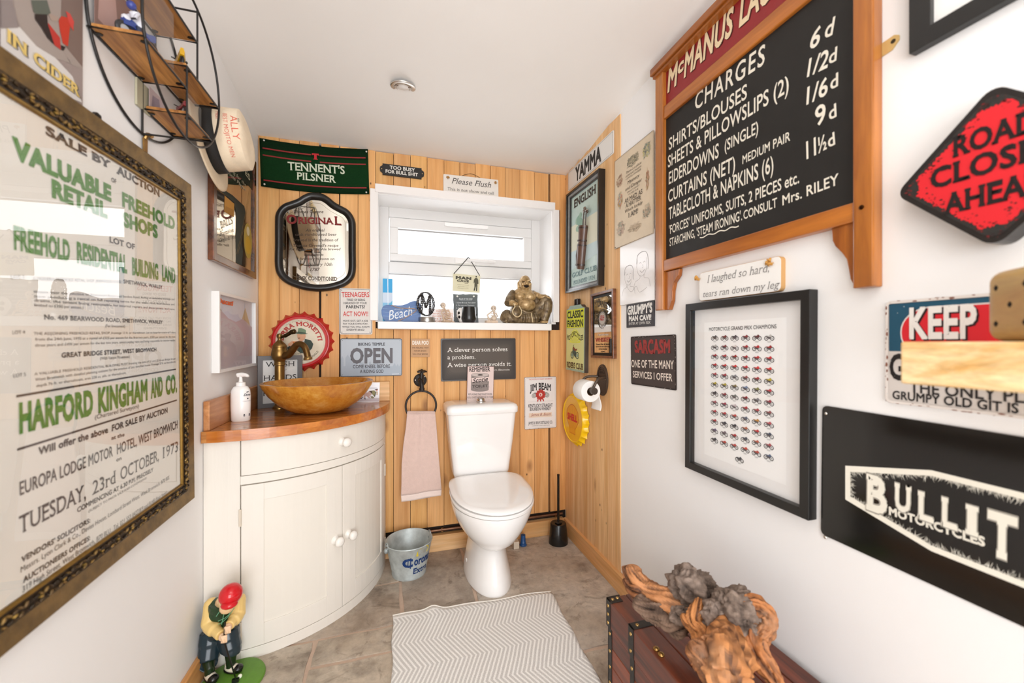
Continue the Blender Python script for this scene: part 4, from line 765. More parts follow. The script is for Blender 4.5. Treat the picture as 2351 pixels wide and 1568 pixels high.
b = B().set('8a7a68'); b.lathe([(0, 0.004), (0.006, 0.003), (0.008, 0)], 12, at=(0.034, hv * 0.1, -0.002)); b.lathe([(0, 0.004), (0.006, 0.003), (0.008, 0)], 12, at=(-0.034, hv * 0.1, -0.002)); b.done('screw', METAL, t)
ro = thing('toilet_roll', 'white toilet roll with a loose sheet hanging from the iron holder', 'toilet roll', M=f.M @ Matrix.Translation((0, ax.y - 0.006, ax.z)))
PAPER = finish('tissue', 0.9, bump=0.15, bscale=80)
b = B().set('efedea'); b.lathe([(0.0205, -0.048), (0.05, -0.048), (0.0515, -0.045), (0.0515, 0.045), (0.05, 0.048), (0.0205, 0.048), (0.0205, -0.048)], 40, axis='x'); b.done('roll', PAPER, ro, smooth=40)
b = B().set('9a7a5c'); b.lathe([(0.0206, -0.0482), (0.0195, -0.0482), (0.0195, 0.0482), (0.0206, 0.0482)], 30, axis='x'); b.done('cardboard_core', MATTE, ro, smooth=40)
b = B().set('f2f0ed'); b.grid(lambda u, v: (-0.048 + 0.096 * u, -0.02 - 0.075 * v, -0.047 - 0.014 * math.sin(v * 3) * v + 0.004 * math.sin(u * 4) * v), 8, 10); b.done('loose_sheet', PAPER, ro, smooth=180, thick=0.0006)
# ---------------------------------------------------------------- left wall: big auction poster
w_, h_ = 0.775, 1.008; PX = XL + 0.023; rt = V((0, math.cos(0.022), math.sin(0.022)))
f = Fr(None, 0, c=V((PX, 1.521, 1.149)) - rt * (w_ / 2), p=(PX, 0, 0), n=(1, 0, 0), rot=0.022); f.w, f.h = w_, h_
t = thing('auction_poster', 'huge gilt-framed auction poster with green and black lettering behind glass', 'poster', M=f.M)
def loop(d, z): return [V((sx * (w_ / 2 - d), sy * (h_ / 2 - d), z)) for sx, sy in ((-1, -1), (1, -1), (1, 1), (-1, 1))]
GILT = finish('aged_gilt', 0.42, 0.45, var=0.55, vscale=26, bump=0.15, bscale=120); DARKG = finish('dark_gilt', 0.45, 0.5, var=0.4, vscale=60)
b = B()
prof = [(0, -0.0225, '4a3c2a'), (0, -0.002, '6e5630'), (0.003, 0, '86693a'), (0.036, -0.006, '7d6236'), (0.039, -0.003, '5a4628'), (0.041, -0.002, '33281c')]
for i in range(len(prof) - 1):
    b.set(prof[i + 1][2]); b.loft([loop(prof[i][0], prof[i][1]), loop(prof[i + 1][0], prof[i + 1][1])], cap0=False, cap1=False)
fr_ = b.done('frame', GILT, t, smooth=25)
b = B().set('382c1f'); b.loft([loop(0.041, -0.002), loop(0.047, 0.001), loop(0.062, -0.001), loop(0.066, -0.003)], cap0=False, cap1=False); b.done('carved_cove', DARKG, fr_, smooth=25)
b = B(); rn = random.Random(3); d0 = 0.054
for sx, sy, ln, hor in ((0, 1, w_, 1), (0, -1, w_, 1), (1, 0, h_, 0), (-1, 0, h_, 0)):
    n = int((ln - 2 * d0) / 0.0105)
    for i in range(n):
        s_ = -ln / 2 + d0 + (ln - 2 * d0) * (i + 0.5) / n; big = i % 5 == 2
        for k in ((-1, 1) if not big else (0, -0.9, 0.9)):
            off = (d0 + k * 0.0062 + rn.uniform(-0.001, 0.001)); p = (s_, sy * (h_ / 2 - off), 0.0015) if hor else (sx * (w_ / 2 - off), s_, 0.0015)
            a = (0.6 * k * (1 if i % 2 else -1) + (0 if hor else PI / 2)); M_ = Matrix.Rotation(a + rn.uniform(-0.3, 0.3), 4, 'Z')
            b.set(rn.choice(('4a3822', '6a5230', '8a6c3a', '33271a')) if k else 'b08e48'); b.ball(p, (0.0068 if k else 0.0055, 0.003, 0.0036), 6, M=M_.to_3x3())
b.done('carved_leaves', GILT, fr_, smooth=60)
b = B().set('8a6a2c'); b.loft([loop(0.066, -0.003), loop(0.068, -0.0015), loop(0.0715, -0.003), loop(0.073, -0.006), loop(0.074, -0.0075)], cap0=False, cap1=False); b.done('gilt_slip', finish('bright_gilt', 0.42, 0.6, var=0.3, vscale=40), fr_, smooth=30)
pd = 0.072
b = B().set('f6f2e9'); b.box((-w_ / 2 + pd, -h_ / 2 + pd, -0.014), (w_ / 2 - pd, h_ / 2 - pd, -0.008)); sheet = b.done('poster_sheet', finish('aged_paper', 0.8, var=0.05, vscale=4, spec=0.2), t)
ik = Ink(f, -0.008); G = '5c9140'; K = '4b4440'
def PT(s, x0, y0, x1, y1, up, c=K, **kw): ik.tpx(s, (x0, y0), (x1, y1), up, c, **kw)
PT('By Direction of the Owner.', 16, 224, 142, 299, 8, serif=0.05); PT('SALE BY', 103, 307, 253, 388, 20, serif=0.14, bold=0.045); PT('AUCTION', 267, 397, 366, 452, 17, serif=0.14, bold=0.045)
PT('VALUABLE', 27, 359, 255, 462, 44, G, bold=0.06); PT('OF', 255, 417, 266.5, 422, 10, bold=0.02); PT('FREEHOLD', 280, 472, 401, 527, 30, G, bold=0.05); PT('RETAIL', 118, 450, 246, 500, 37, G, bold=0.06); PT('SHOPS', 282, 518, 362, 546, 30, G, bold=0.055)
PT('LOT OF', 251, 556, 309, 573, 13, bold=0.03); PT('FREEHOLD', 31, 570, 160, 598, 50, G, bold=0.045); PT('RESIDENTIAL', 176, 601, 291, 626, 44, G, bold=0.045); PT('BUILDING', 303, 629, 363, 641, 36, G, bold=0.045); PT('LAND', 372, 643, 402, 649.5, 33, G, bold=0.045)
PT('LOT 3', 24, 640, 55, 640, 8); PT('A MODERN FREEHOLD RETAIL SHOP, BEARWOOD ROAD,', 74, 643, 278, 650, 8); PT('SMETHWICK, WARLEY', 283, 650, 372, 663, 8.5, bold=0.02)
for s_, a in (('situate near the junction of Bearwood Road and Sandon Road, having an extensive frontage and', (76, 672, 400, 689)), ('now producing a rental on full repairing terms for the walls, roof, foundations and', (77, 682.5, 400, 701)), ('drains, the tenant being responsible for internal repairs and decorations, and rates,', (77, 692, 401, 712))): PT(s_, *a, 6.5, serif=0.04)
PT('limited to £350 per annum.)', 77, 703, 190, 709, 6.5, serif=0.04); PT('No. 469 BEARWOOD ROAD, SMETHWICK, WARLEY', 100, 733, 373, 743, 10.5, bold=0.025, serif=0.06); PT('(For Investment)', 241, 751, 286, 752, 6.5)
PT('LOT 4', 27, 767, 56, 766, 8); PT('THE ADJOINING FREEHOLD RETAIL SHOP, frontage 13 ft. or thereabouts. Let on lease for a term of 7 years', 76, 769, 402, 765, 6.5); PT('from the 24th June, 1970 at a rental of £325 per annum for the first two years, £350 per annum for the next', 79, 782, 402, 775, 6.5, serif=0.04); PT('three years and £400 per annum for the last two years, tenant paying rates and being responsible for interior repairs.', 79, 796, 402, 783, 6.5, serif=0.04)
PT('GREAT BRIDGE STREET, WEST BROMWICH', 140, 821, 358, 806, 11, bold=0.03); PT('(With Vacant Possession)', 229, 826, 297, 821.5, 6.5); PT('LOT 5', 29.6, 867, 58, 863, 8)
PT('A VALUABLE FREEHOLD RESIDENTIAL BUILDING PLOT fronting the side of 21 and 23 Great Bridge Street,', 77.5, 862, 403, 825, 6.5); PT('West Bromwich with detailed planning consent for the erection of one detached house. Frontage 27 ft. or thereabouts,', 79, 875, 403, 832, 6.5, serif=0.04); PT('depth 76 ft. or thereabouts, area 228 sq. yds. or thereabouts.', 82, 889, 289, 858, 6.5, serif=0.04)
for a, c in (((36, 910), (403, 847.7)), ((38, 1032.6), (405.5, 918.5))): ik.line([ik.P(*a), ik.P(*c)], 0.004, K)
PT('HARFORD', 43, 993, 213, 949, 64, G, bold=0.05); PT('KINGHAM', 225, 946, 338, 916, 52, G, bold=0.05); PT('AND', 346, 913, 373, 906, 41, G, bold=0.05); PT('CO.', 380, 905, 406, 898, 39, G, bold=0.05); PT('(Chartered Surveyors)', 217, 963, 318, 936, 10)
PT('Will offer the above', 87, 1045, 247, 993, 17, bold=0.03); PT('FOR SALE BY AUCTION', 256, 990, 384, 947, 14, bold=0.03); PT('at the', 255, 1010, 285, 1001, 8.5, bold=0.02)
PT('EUROPA LODGE MOTOR', 44, 1138, 258, 1047, 31, bold=0.012); PT('HOTEL, WEST BROMWICH', 268, 1043, 407, 983, 23, bold=0.012); PT('on', 266, 1060, 278, 1055, 8, bold=0.02)
PT('TUESDAY,', 43, 1227, 196, 1145, 41, serif=0.07, bold=0.004); PT('23rd', 211, 1137, 265, 1108, 31, serif=0.07); PT('OCTOBER,', 276, 1103, 364, 1057, 29, serif=0.07); PT('1973', 373, 1053, 408, 1036, 25, serif=0.07)
PT('COMMENCING AT 6.30 P.M. PRECISELY', 176, 1177, 351, 1082, 11, bold=0.025); PT('(SUBJECT TO PRIOR SALE AND CONDITIONS)', 202, 1177, 336, 1099, 5.5)
PT("VENDORS' SOLICITORS:", 47.5, 1292, 206, 1199, 12.5, bold=0.03); PT('Messrs. Lyon Clark & Co., Davies House, Lombard Street West, West Bromwich, B70 8EE.', 46.5, 1315, 389, 1099, 13); PT('AUCTIONEERS OFFICES:', 51.4, 1339, 206, 1239, 12.5, bold=0.03)
PT('319 High Street, West Bromwich, B70 8LU.  Tel. 021 553 8427/8/9 and 8148 (four lines)', 50.4, 1361, 382, 1134, 14); PT('and 104/106 Colmore Row, Birmingham, B3 3AG.', 51.4, 1383, 269, 1234, 14); ik.done(sheet)
b = B(); b.box((-w_ / 2 + 0.0725, -h_ / 2 + 0.0725, -0.006), (w_ / 2 - 0.0725, h_ / 2 - 0.0725, -0.0052)); b.done('glazing', glassmat('poster_glass', refl=1.0), t)
BRASSA = finish('aged_brass', 0.35, 0.85, var=0.25, vscale=40)
x, y = f.px(352, 330); b = B().set('a07c48'); b.prism([(x - 0.006, h_ / 2 - 0.004), (x + 0.006, h_ / 2 - 0.004), (x + 0.008, h_ / 2 + 0.045), (x - 0.008, h_ / 2 + 0.045)], -0.02, -0.016); b.tube(smoothpath([(x, h_ / 2 + 0.045, -0.018), (x, h_ / 2 + 0.058, -0.012), (x, h_ / 2 + 0.052, -0.002)], 4), 0.005, 8); b.done('hanging_hook', BRASSA, t)
x, y = f.px(246, 275); b = B().set('2a2420'); b.prism(circ(0.012, 16, x, h_ / 2 + 0.008), -0.021, -0.016); b.prism(circ(0.004, 10, x, h_ / 2 + 0.012), -0.016, -0.012); b.done('hanging_ring', BLACKM, t)
# ---------------------------------------------------------------- cider print above it
a = onX(190, 235, XL + 0.005); w_, h_ = 0.5, 0.62
f = Fr('L', 0.005, c=(XL + 0.005, a.y - w_ / 2, a.z + h_ / 2 - 0.015)); f.w, f.h = w_, h_
o = plate('canvas_print', 'dark painterly tin print of a cockerel with gold cider lettering above the gilt frame', 'picture', f, '9a8c88', 0.004, 0.002, mat=finish('painted_canvas', 0.35, var=0.25, vscale=5))
ik = Ink(f); q = crop(0, 0, 6.03); P_ = lambda x, y: f.px(*q(x, y))
ik.poly([P_(*p) for p in ((180, -300), (190, 150), (270, 380), (480, 640), (720, 790), (900, 850), (1140, 960), (1145, -300))], 'a2968f', 0.0004); ik.poly([P_(*p) for p in ((850, -300), (840, 200), (900, 640), (1140, 930), (1144, -300))], '7d6a62', 0.0006)
ik.poly([P_(*p) for p in ((0, 380), (260, 370), (500, 640), (760, 800), (1000, 1060), (1130, 1420), (900, 1330), (0, 700))], 'd6d2cf', 0.0008)
for pts, c in (([(420, 0), (640, 0), (690, 180), (560, 260), (450, 160)], '5c6258'), ([(470, 190), (640, 200), (650, 330), (740, 620), (640, 520), (560, 380), (470, 260)], '2c211f'), ([(610, 340), (660, 320), (820, 520), (830, 690), (740, 620)], 'b8362e'), ([(800, 280), (840, 220), (1000, 260), (1010, 430), (960, 360), (930, 640), (860, 600), (820, 420)], 'c23a28'), ([(900, 150), (960, 190), (1015, 300), (1000, 420), (940, 300)], 'd04a44'), ([(540, 190), (600, 230), (610, 260), (560, 240)], 'c9c4bc'), ([(650, 170), (800, 240), (810, 290), (700, 280)], 'a89488'), ([(830, 620), (900, 650), (870, 700), (840, 690)], '2c211f'), ([(860, 690), (960, 860), (980, 880), (900, 760)], '6a6260'), ([(0, 0), (150, 0), (200, 150), (240, 380), (0, 390)], '8d8280')): ik.poly([P_(*p) for p in pts], c, 0.0012 + 0.0001 * (len(pts) % 4))
b0 = P_(70, 560); b1 = P_(1085, 1345); hh = (V(P_(75, 385)) - V(b0)).length; ww = (V(b1) - V(b0)).length; an = math.atan2(b1[1] - b0[1], b1[0] - b0[0])
for d, c, z in ((0.004, '5a564e', 0.0020), (0, 'e6c978', 0.0024)): ik.text('IN CIDER', b0[0] + d, b0[1], hh * 0.95, c, w=ww, al='l', z=z, serif=0.07, bold=0.03, rot=an)
ik.text('TRUST', 0.02, 0.26, 0.07, 'e6c978', w=0.34, serif=0.07, bold=0.03, z=0.0024); ik.done(o)
# ---------------------------------------------------------------- round wire shelf
SY, SZ, SR, SB, SF = 1.291, 1.906, 0.204, XL + 0.004, -0.54
t = thing('round_wall_shelf', 'round black wire wall shelf with small brown wooden ledges', 'shelf', (SB, SY, SZ)); WIRE = finish('black_wire', 0.4, 0.2)
ring = lambda x: [(x - SB, SR * math.cos(2 * PI * i / 72), SR * math.sin(2 * PI * i / 72)) for i in range(72)]
dX = SF - SB; zz = lambda z: z - SZ; yy_ = lambda y: y - SY
for x in (SB, SF): b = B().set('1f1c1a'); b.tube(ring(x), 0.0032, 8, closed=True); b.done('hoop', WIRE, t, smooth=60)
def wires(nm, segs):
    b = B().set('1f1c1a')
    for a, c in segs: b.tube([(a[0] - SB, a[1] - SY, a[2] - SZ), (c[0] - SB, c[1] - SY, c[2] - SZ)], 0.0026, 8)
    b.done(nm, WIRE, t, smooth=60)
cz = lambda y, s=-1: SZ + s * math.sqrt(max(0, SR ** 2 - (y - SY) ** 2))
wires('upright', [((x, 1.288, 1.9 if x == SF else 1.838), (x, 1.288, cz(1.288))) for x in (SB, SF)][:1]); wires('upright', [((SF, 1.288, 1.9), (SF, 1.288, cz(1.288)))]); wires('upright', [((SF, 1.348, cz(1.348, 1)), (SF, 1.348, 1.9))]); wires('upright', [((SB, 1.348, cz(1.348, 1)), (SB, 1.348, 1.9))])
for y in (1.288, 1.44): s = -1; wires('cross_wire', [((SB, y, cz(y, s)), (SF, y, cz(y, s)))])
wires('cross_wire', [((SB, 1.355, cz(1.355, 1)), (SF, 1.355, cz(1.355, 1)))]); wires('cross_wire', [((SB, 1.494, 1.9), (SF, 1.494, 1.9))])
SHW = wood('shelf_wood', 'd4a060', '8f5f30', 1, 26, 2.0, rough=0.45, coat=0.1, gstr=0.8)
for y0, y1, z in ((1.092, 1.286, 1.838), (1.10, 1.348, 2.006), (1.288, 1.488, 1.90), (1.293, 1.440, 1.771)):
    b = B().set('fff4e6'); b.box((0.004, yy_(y0) + 0.003, zz(z)), (dX - 0.004, yy_(y1) - 0.003, zz(z) + 0.011)); sb = b.done('ledge', SHW, t, bevel=0.001)
    b = B().set('1f1c1a'); P4 = [(0, yy_(y0), zz(z)), (dX, yy_(y0), zz(z)), (dX, yy_(y1), zz(z)), (0, yy_(y1), zz(z))]; b.tube(P4, 0.0026, 8, closed=True); b.done('ledge_wire', WIRE, sb, smooth=60)
    for k, (xx, y) in enumerate(((0.0, y0 + 0.02), (dX, y0 + 0.02), (0.0, y1 - 0.02), (dX, y1 - 0.02))):
        b = B().set('171412'); s = 1 if xx == 0 else -1; b.prism([(xx + s * 0.0, yy_(y) - 0.005), (xx + s * 0.012, yy_(y) - 0.005), (xx + s * 0.016, yy_(y)), (xx + s * 0.012, yy_(y) + 0.005), (xx + s * 0.0, yy_(y) + 0.005)], zz(z) - 0.0022, zz(z) - 0.0004); b.done('clip', WIRE, sb)
def toy_bike(name, label, loc, s, c1, c2, rot=0.0, group=None):
    M = Matrix.Translation(loc) @ Matrix.Rotation(rot, 4, 'Z') @ Matrix.Scale(s, 4); M.translation = V(loc); t = thing(name, label, 'toy motorcycle', M=M, group=group)
    for d in (-0.36, 0.36):
        b = B().set('1c1c1e'); b.lathe([(0.15, -0.05), (0.22, -0.05), (0.25, -0.02), (0.25, 0.02), (0.22, 0.05), (0.15, 0.05), (0.15, -0.05)], 20, axis='x', at=(0, 0, 0)); b.v = [V((p.x, p.y + d, p.z + 0.25)) for p in b.v]; b.set('b8b8ba'); b.lathe([(0.0, -0.03), (0.15, -0.03), (0.15, 0.03), (0.0, 0.03)], 12, axis='x', at=(0, d, 0.25)); b.done('wheel', SATIN, t, smooth=40)
    b = B().set('4a4a4c'); b.box((-0.08, -0.16, 0.2), (0.08, 0.14, 0.42)); b.tube([(0.09, -0.1, 0.2), (0.11, -0.5, 0.3)], 0.035, 8); b.tube([(0, 0.36, 0.25), (0, 0.22, 0.66)], 0.03, 8); b.done('engine', METAL, t, smooth=40)
    b = B().set(c1); b.loft([[V((x * k, y, z + dz)) for x, z in ((-0.11, 0.34), (0.11, 0.34), (0.13, 0.46), (0.07, 0.56), (-0.07, 0.56), (-0.13, 0.46))] for y, k, dz in ((-0.5, 0.5, 0.16), (-0.25, 0.9, 0.04), (0.0, 1.0, 0.06), (0.22, 1.1, 0.1), (0.42, 0.5, 0.06))]); b.set(c2); b.ball((0, 0.3, 0.62), (0.1, 0.14, 0.12), 10); b.done('fairing', finish('toy_paint', 0.2), t, smooth=50)
    b = B().set('1c1c1e'); b.tube([(-0.22, 0.22, 0.68), (0, 0.26, 0.66), (0.22, 0.22, 0.68)], 0.025, 8); b.done('handlebar', SATIN, t, smooth=60); return t
y_ = toy_bike('toy_motorcycle', 'tiny yellow toy motorcycle on the right ledge of the round shelf', (-0.588, 1.365, 1.9116), 0.085, 'd8a818', 'e0b820', 0.5)
r_ = toy_bike('toy_motorcycle', 'tiny dark red toy motorcycle inside the clear case on the lowest ledge', (-0.578, 1.345, 1.7828), 0.056, '7a1a24', 'd8c8c4', 0.7)
d_ = toy_bike('toy_motorcycle', 'blue and white toy motorcycle with standing rider on the left ledge', (-0.585, 1.160, 1.8496), 0.080, '24408a', 'e4e4ea', 2.75)
b = B(); b.set('e6e6ec'); b.tube([(0.0, -0.1, 0.55), (0, -0.02, 0.75), (0, 0.1, 0.98)], [0.14, 0.15, 0.12], 10); b.set('24304a'); b.tube([(0.1, -0.1, 0.55), (0.16, 0.12, 0.5), (0.14, 0.0, 0.25)], 0.06, 8); b.tube([(-0.1, -0.1, 0.55), (-0.16, 0.12, 0.5), (-0.14, 0.0, 0.25)], 0.06, 8); b.set('d8d8e0'); b.tube([(0.14, 0.08, 0.92), (0.2, 0.2, 0.78), (0.18, 0.22, 0.68)], 0.045, 8); b.tube([(-0.14, 0.08, 0.92), (-0.2, 0.2, 0.78), (-0.18, 0.22, 0.68)], 0.045, 8); b.set('3a4a9a'); b.ball((0, 0.17, 1.12), 0.12, 12); b.done('rider', SATIN, d_, smooth=60)
def display_case(label, x0, x1, y0, y1, z0, h, back, cardcol):
    t = thing('display_case', label, 'display case', ((x0 + x1) / 2, (y0 + y1) / 2, z0)); hx, hy = (x1 - x0) / 2, (y1 - y0) / 2
    b = B(); b.box((-hx, -hy, 0), (hx, hy, h)); b.done('clear_cover', glassmat('acrylic', refl=0.7, tint=(0.97, 0.975, 0.98)), t)
    b = B().set(back); b.box((-hx + 0.001, -hy + 0.001, 0.001), (-hx + 0.002, hy - 0.001, h - 0.001)); b.set(cardcol); b.poly  # printed backing
    b.add([(-hx + 0.0024, -hy + 0.01, h * 0.15), (-hx + 0.0024, hy * 0.3, h * 0.15), (-hx + 0.0024, hy * 0.1, h * 0.8), (-hx + 0.0024, -hy + 0.015, h * 0.7)], [(0, 1, 2, 3)]); b.done('backing_card', MATTE, t)
display_case('clear case with pink printed backing around the tiny dark red motorcycle', -0.632, -0.545, 1.300, 1.385, 1.7825, 0.056, 'c8b4b4', '9a8a94')
display_case('clear case with brown printed backing around the blue toy motorcycle', -0.634, -0.522 - 0.02, 1.100, 1.225, 1.8494, 0.14, '9a7a70', 'c8a49a')
o = tag(B().set('b9b49a').box((XL + 0.001, 1.262, 1.766), (XL + 0.006, 1.32, 1.836)).done('picture_card', INK), 'small pale green picture card against the wall under the round shelf', 'card')
# ---------------------------------------------------------------- straw boater on the wall
hc = V((XL + 0.016, 1.602, 1.842)); zx = V((0.95, 0.04, 0.13)).normalized(); xx_ = zx.cross(V((0, 0, 1))).normalized() * -1; yx = zx.cross(xx_)
HM = Matrix(((xx_.x, yx.x, zx.x, hc.x), (xx_.y, yx.y, zx.y, hc.y), (xx_.z, yx.z, zx.z, hc.z), (0, 0, 0, 1)))
t = thing('straw_hat', 'cream straw hat with black band and red handwriting hanging on the left wall', 'hat', M=HM); STRAW = finish('straw', 0.8, var=0.08, vscale=40, bump=0.25, bscale=240)
b = B().set('e2cfb2'); b.grid(lambda u, v: V(((0.094 + 0.066 * v) * math.cos(2 * PI * u), (0.106 + 0.062 * v) * math.sin(2 * PI * u), 0.012 + 0.02 * v * v * (0.4 + 0.6 * math.sin(2 * PI * u + 0.5)) * -0.6 + 0.012)), 48, 6, closed_u=True); b.done('brim', STRAW, t, smooth=180, thick=0.004)
b = B().set('ead8bd')
def crown(u, v):
    a = 2 * PI * u; k = 1 - 0.10 * v; e = min(1, max(0, (v - 0.82) / 0.18)); r = k * math.cos(e * PI / 2 * 0.9)
    return V((0.094 * r * math.cos(a), 0.108 * r * math.sin(a), 0.022 + 0.108 * min(v / 0.86, 1) + 0.012 * math.sin(e * PI / 2) * (1 - 0.5 * abs(math.sin(a)))))
b.grid(crown, 48, 18, closed_u=True); b.add([crown(i / 48, 1.0) for i in range(48)], [tuple(range(48))]); b.done('crown', STRAW, t, smooth=50)
b = B().set('1b1918'); b.grid(lambda u, v: V(((0.0965 - 0.003 * v) * math.cos(2 * PI * u), (0.1105 - 0.003 * v) * math.sin(2 * PI * u), 0.024 + 0.036 * v)), 48, 2, closed_u=True); b.done('hat_band', finish('grosgrain', 0.7, bump=0.2, bscale=300), t, smooth=180, thick=0.002)
# writing on the side of the crown: reads down the crown, letter tops towards its tip
va = (V((EYE.x, EYE.y, 1.9)) - hc); va = va - zx * va.dot(zx); acam = math.atan2(va.dot(yx), va.dot(xx_)); dn = 1 if (xx_ * -math.sin(acam) + yx * math.cos(acam)).z < 0 else -1
ik = Ink()
for s_, x, y, h_, w_, c in (('ALLY', -0.005, 0.046, 0.020, 0.085, 'd8503c'), ('BEST MOJITO MEN', 0.02, 0.026, 0.012, 0.15, 'd8503c'), ('Hen', -0.045, 0.006, 0.013, 0.03, 'c8302c'), ('m', -0.03, 0.066, 0.008, 0.014, '3a3430')): ik.text(s_, x, y, h_, c, w=w_, bold=-0.012)
out = []
for p in ik.b.v:
    a = acam + dn * p.x / 0.105; z = 0.064 + p.y; k = (1 - 0.10 * max(0, (z - 0.022) / 0.126)) * 1.008 + p.z * 4; out.append(V((0.094 * k * math.cos(a), 0.108 * k * math.sin(a), z)))
ik.b.v = out; ik.done(t)
ik = Ink()
for s_, a_, h_ in (('1 L b', 1.5, 0.018), ('TOBAGO BEST', 0.75, 0.012)): ik.text(s_, a_ * 0.13, 0, h_, '3a3430' if a_ > 1 else '6a3a34', w=0.05)
ik.b.v = [V(((0.128 + p.y) * math.cos(acam + dn * p.x / 0.13), (0.14 + p.y) * math.sin(acam + dn * p.x / 0.13), 0.026)) for p in ik.b.v]; ik.done(t)
# ---------------------------------------------------------------- billiard mirror and white landscape picture
zt_ = onX(580, 361, XL + 0.02).z; zb_ = onX(540, 619, XL + 0.02).z; y0 = onX(491, 600, XL + 0.02).y; y1 = onX(589, 600, XL + 0.02).y
f = Fr('L', 0.02, c=(XL + 0.02, (y0 + y1) / 2, (zt_ + zb_) / 2)); f.w, f.h = y1 - y0, zt_ - zb_; w_, h_ = f.w, f.h
t = thing('billiard_mirror', 'dark billiards advertising mirror in a burr wood frame behind the straw hat', 'mirror', M=f.M)
b = B(); frame4(b, w_, h_, 0.03, -0.02, 0, 'ffffff'); b.done('frame', wood('burr_walnut', '7a4526', '3c1c10', 2, 9, 7, rough=0.2, coat=0.5), t, bevel=0.003)
w_ -= 0.06; h_ -= 0.06
b = B().set('a89c8c'); b.box((-w_ / 2, -h_ / 2, -0.018), (w_ / 2, h_ / 2, -0.008)); b.done('mirror_glass', finish('smoked_mirror', 0.04, 0.9), t)
ik = Ink(f, -0.008); q = crop(470, 330, 4.75); P_ = lambda x, y: ik.P(*q(x, y)); dk = '14211a'
ik.rect(-w_ / 2, h_ * 0.27, w_ / 2, h_ / 2, dk, 0.0004)
ik.poly([P_(*p) for p in ((175, 480), (300, 560), (430, 680), (445, 760), (420, 900), (400, 1060), (415, 1180), (400, 1370), (345, 1330), (335, 1000), (345, 760), (320, 640), (230, 560), (175, 520))], dk, 0.0006)
ik.poly([P_(*p) for p in ((215, 565), (320, 655), (315, 800), (210, 740))], 'c08a3c', 0.0008); ik.poly([P_(*p) for p in ((225, 680), (310, 720), (312, 795), (215, 740))], 'a8762f', 0.0012)
oc = P_(470, 1060); ik.poly(circ(w_ * 0.13, 26, oc[0], oc[1], h_ * 0.16), 'b59a48', 0.0008); ik.poly(circ(w_ * 0.09, 20, oc[0], oc[1] - h_ * 0.04, h_ * 0.08), 'c8a030', 0.0012); ik.poly(circ(w_ * 0.05, 14, oc[0], oc[1] + h_ * 0.09), 'd8cba8', 0.0012)
for d in (0, 14): ik.line([P_(505 + d, 390), P_(455 + d, 690), P_(380 + d, 1060), P_(345 + d, 1200)], 0.0014, 'a8803c', 0.001)
ik.text('REQUISITES', -w_ * 0.02, h_ * 0.315, h_ * 0.05, 'd2cdb4', w=w_ * 0.86, bold=0.01, z=0.0012, warp=lambda x, y: (x, y + 0.02 * math.cos(x / w_ * 3))); ik.text('BILLIARD', 0, h_ * 0.40, h_ * 0.05, 'd2cdb4', w=w_ * 0.7, z=0.0012)
for k, s_ in enumerate(('Everything for the', 'Complete Player')): ik.text(s_, -w_ * 0.08, h_ * (0.235 - 0.045 * k), h_ * 0.03, 'b8b4a0', w=w_ * 0.72, slant=0.3, z=0.0012)
ik.tpx('BALLS', q(180, 925), q(308, 868), 75 / 4.75, 'cfcab8', serif=0.06, z=0.0012); ik.tpx('Bonzoline', q(170, 1005), q(315, 960), 45 / 4.75, '8f8a7c', slant=0.3, z=0.0012); ik.tpx('Chalks & Tips', q(165, 1075), q(330, 1030), 40 / 4.75, '8f8a7c', slant=0.3, z=0.0012); ik.done(t)
f = Fr('L', 0.026, [(503.7, 666.6), (589.2, 691.8), (589.2, 838.2), (503.7, 858.2)]); w_, h_ = f.w, f.h
t = thing('framed_print', 'white-framed landscape print with an orange title beside the corner planks', 'picture', M=f.M)
b = B(); frame4(b, w_, h_, 0.012, -0.026, 0, 'e9e8e6'); b.done('frame', finish('white_frame_paint', 0.3), t, bevel=0.0015)
b = B().set('d3d9e8'); b.box((-w_ / 2 + 0.01, -h_ / 2 + 0.01, -0.024), (w_ / 2 - 0.01, h_ / 2 - 0.01, -0.016)); b.done('print_sheet', finish('print_paper', 0.6, var=0.08, vscale=9), t)
ik = Ink(f, -0.016); U = lambda x, y: ((x - 0.5) * (w_ - 0.024), (y - 0.5) * (h_ - 0.024))
for pts, c in (([(0, 0.72), (0.12, 0.8), (0.3, 0.7), (0.5, 0.66), (0.7, 0.72), (1, 0.6), (1, 0), (0, 0)], 'c4b8be'), ([(0, 0.55), (0.25, 0.62), (0.55, 0.52), (1, 0.5), (1, 0), (0, 0)], 'c3b99e'), ([(0, 0.8), (0.08, 0.86), (0.2, 0.72), (0.2, 0.5), (0, 0.5)], '9a8c80'), ([(0, 0.36), (1, 0.42), (1, 0), (0, 0)], 'cbc4b0'), ([(0, 0.16), (1, 0.2), (1, 0), (0, 0)], '9a9a6c'), ([(0, 0.33), (0.1, 0.4), (0.3, 0.41), (0.44, 0.34), (0.42, 0.27), (0, 0.26)], '4a5068'), ([(0.62, 0.6), (0.78, 0.9), (0.95, 0.6)], 'c4b08e')): ik.poly([U(*p) for p in pts], c, 0.0003 + 0.0002 * len(pts) * 0.3)
x, y = U(0.22, 0.895); ik.text('Ducati', x, y, h_ * 0.06, 'e8561e', w=w_ * 0.36, slant=0.25, bold=0.05, z=0.002); ik.done(t, name='print')
b = B(); b.box((-w_ / 2 + 0.011, -h_ / 2 + 0.011, -0.0085), (w_ / 2 - 0.011, h_ / 2 - 0.011, -0.0075)); b.done('glazing', glassmat('print_glass', refl=0.42), t)
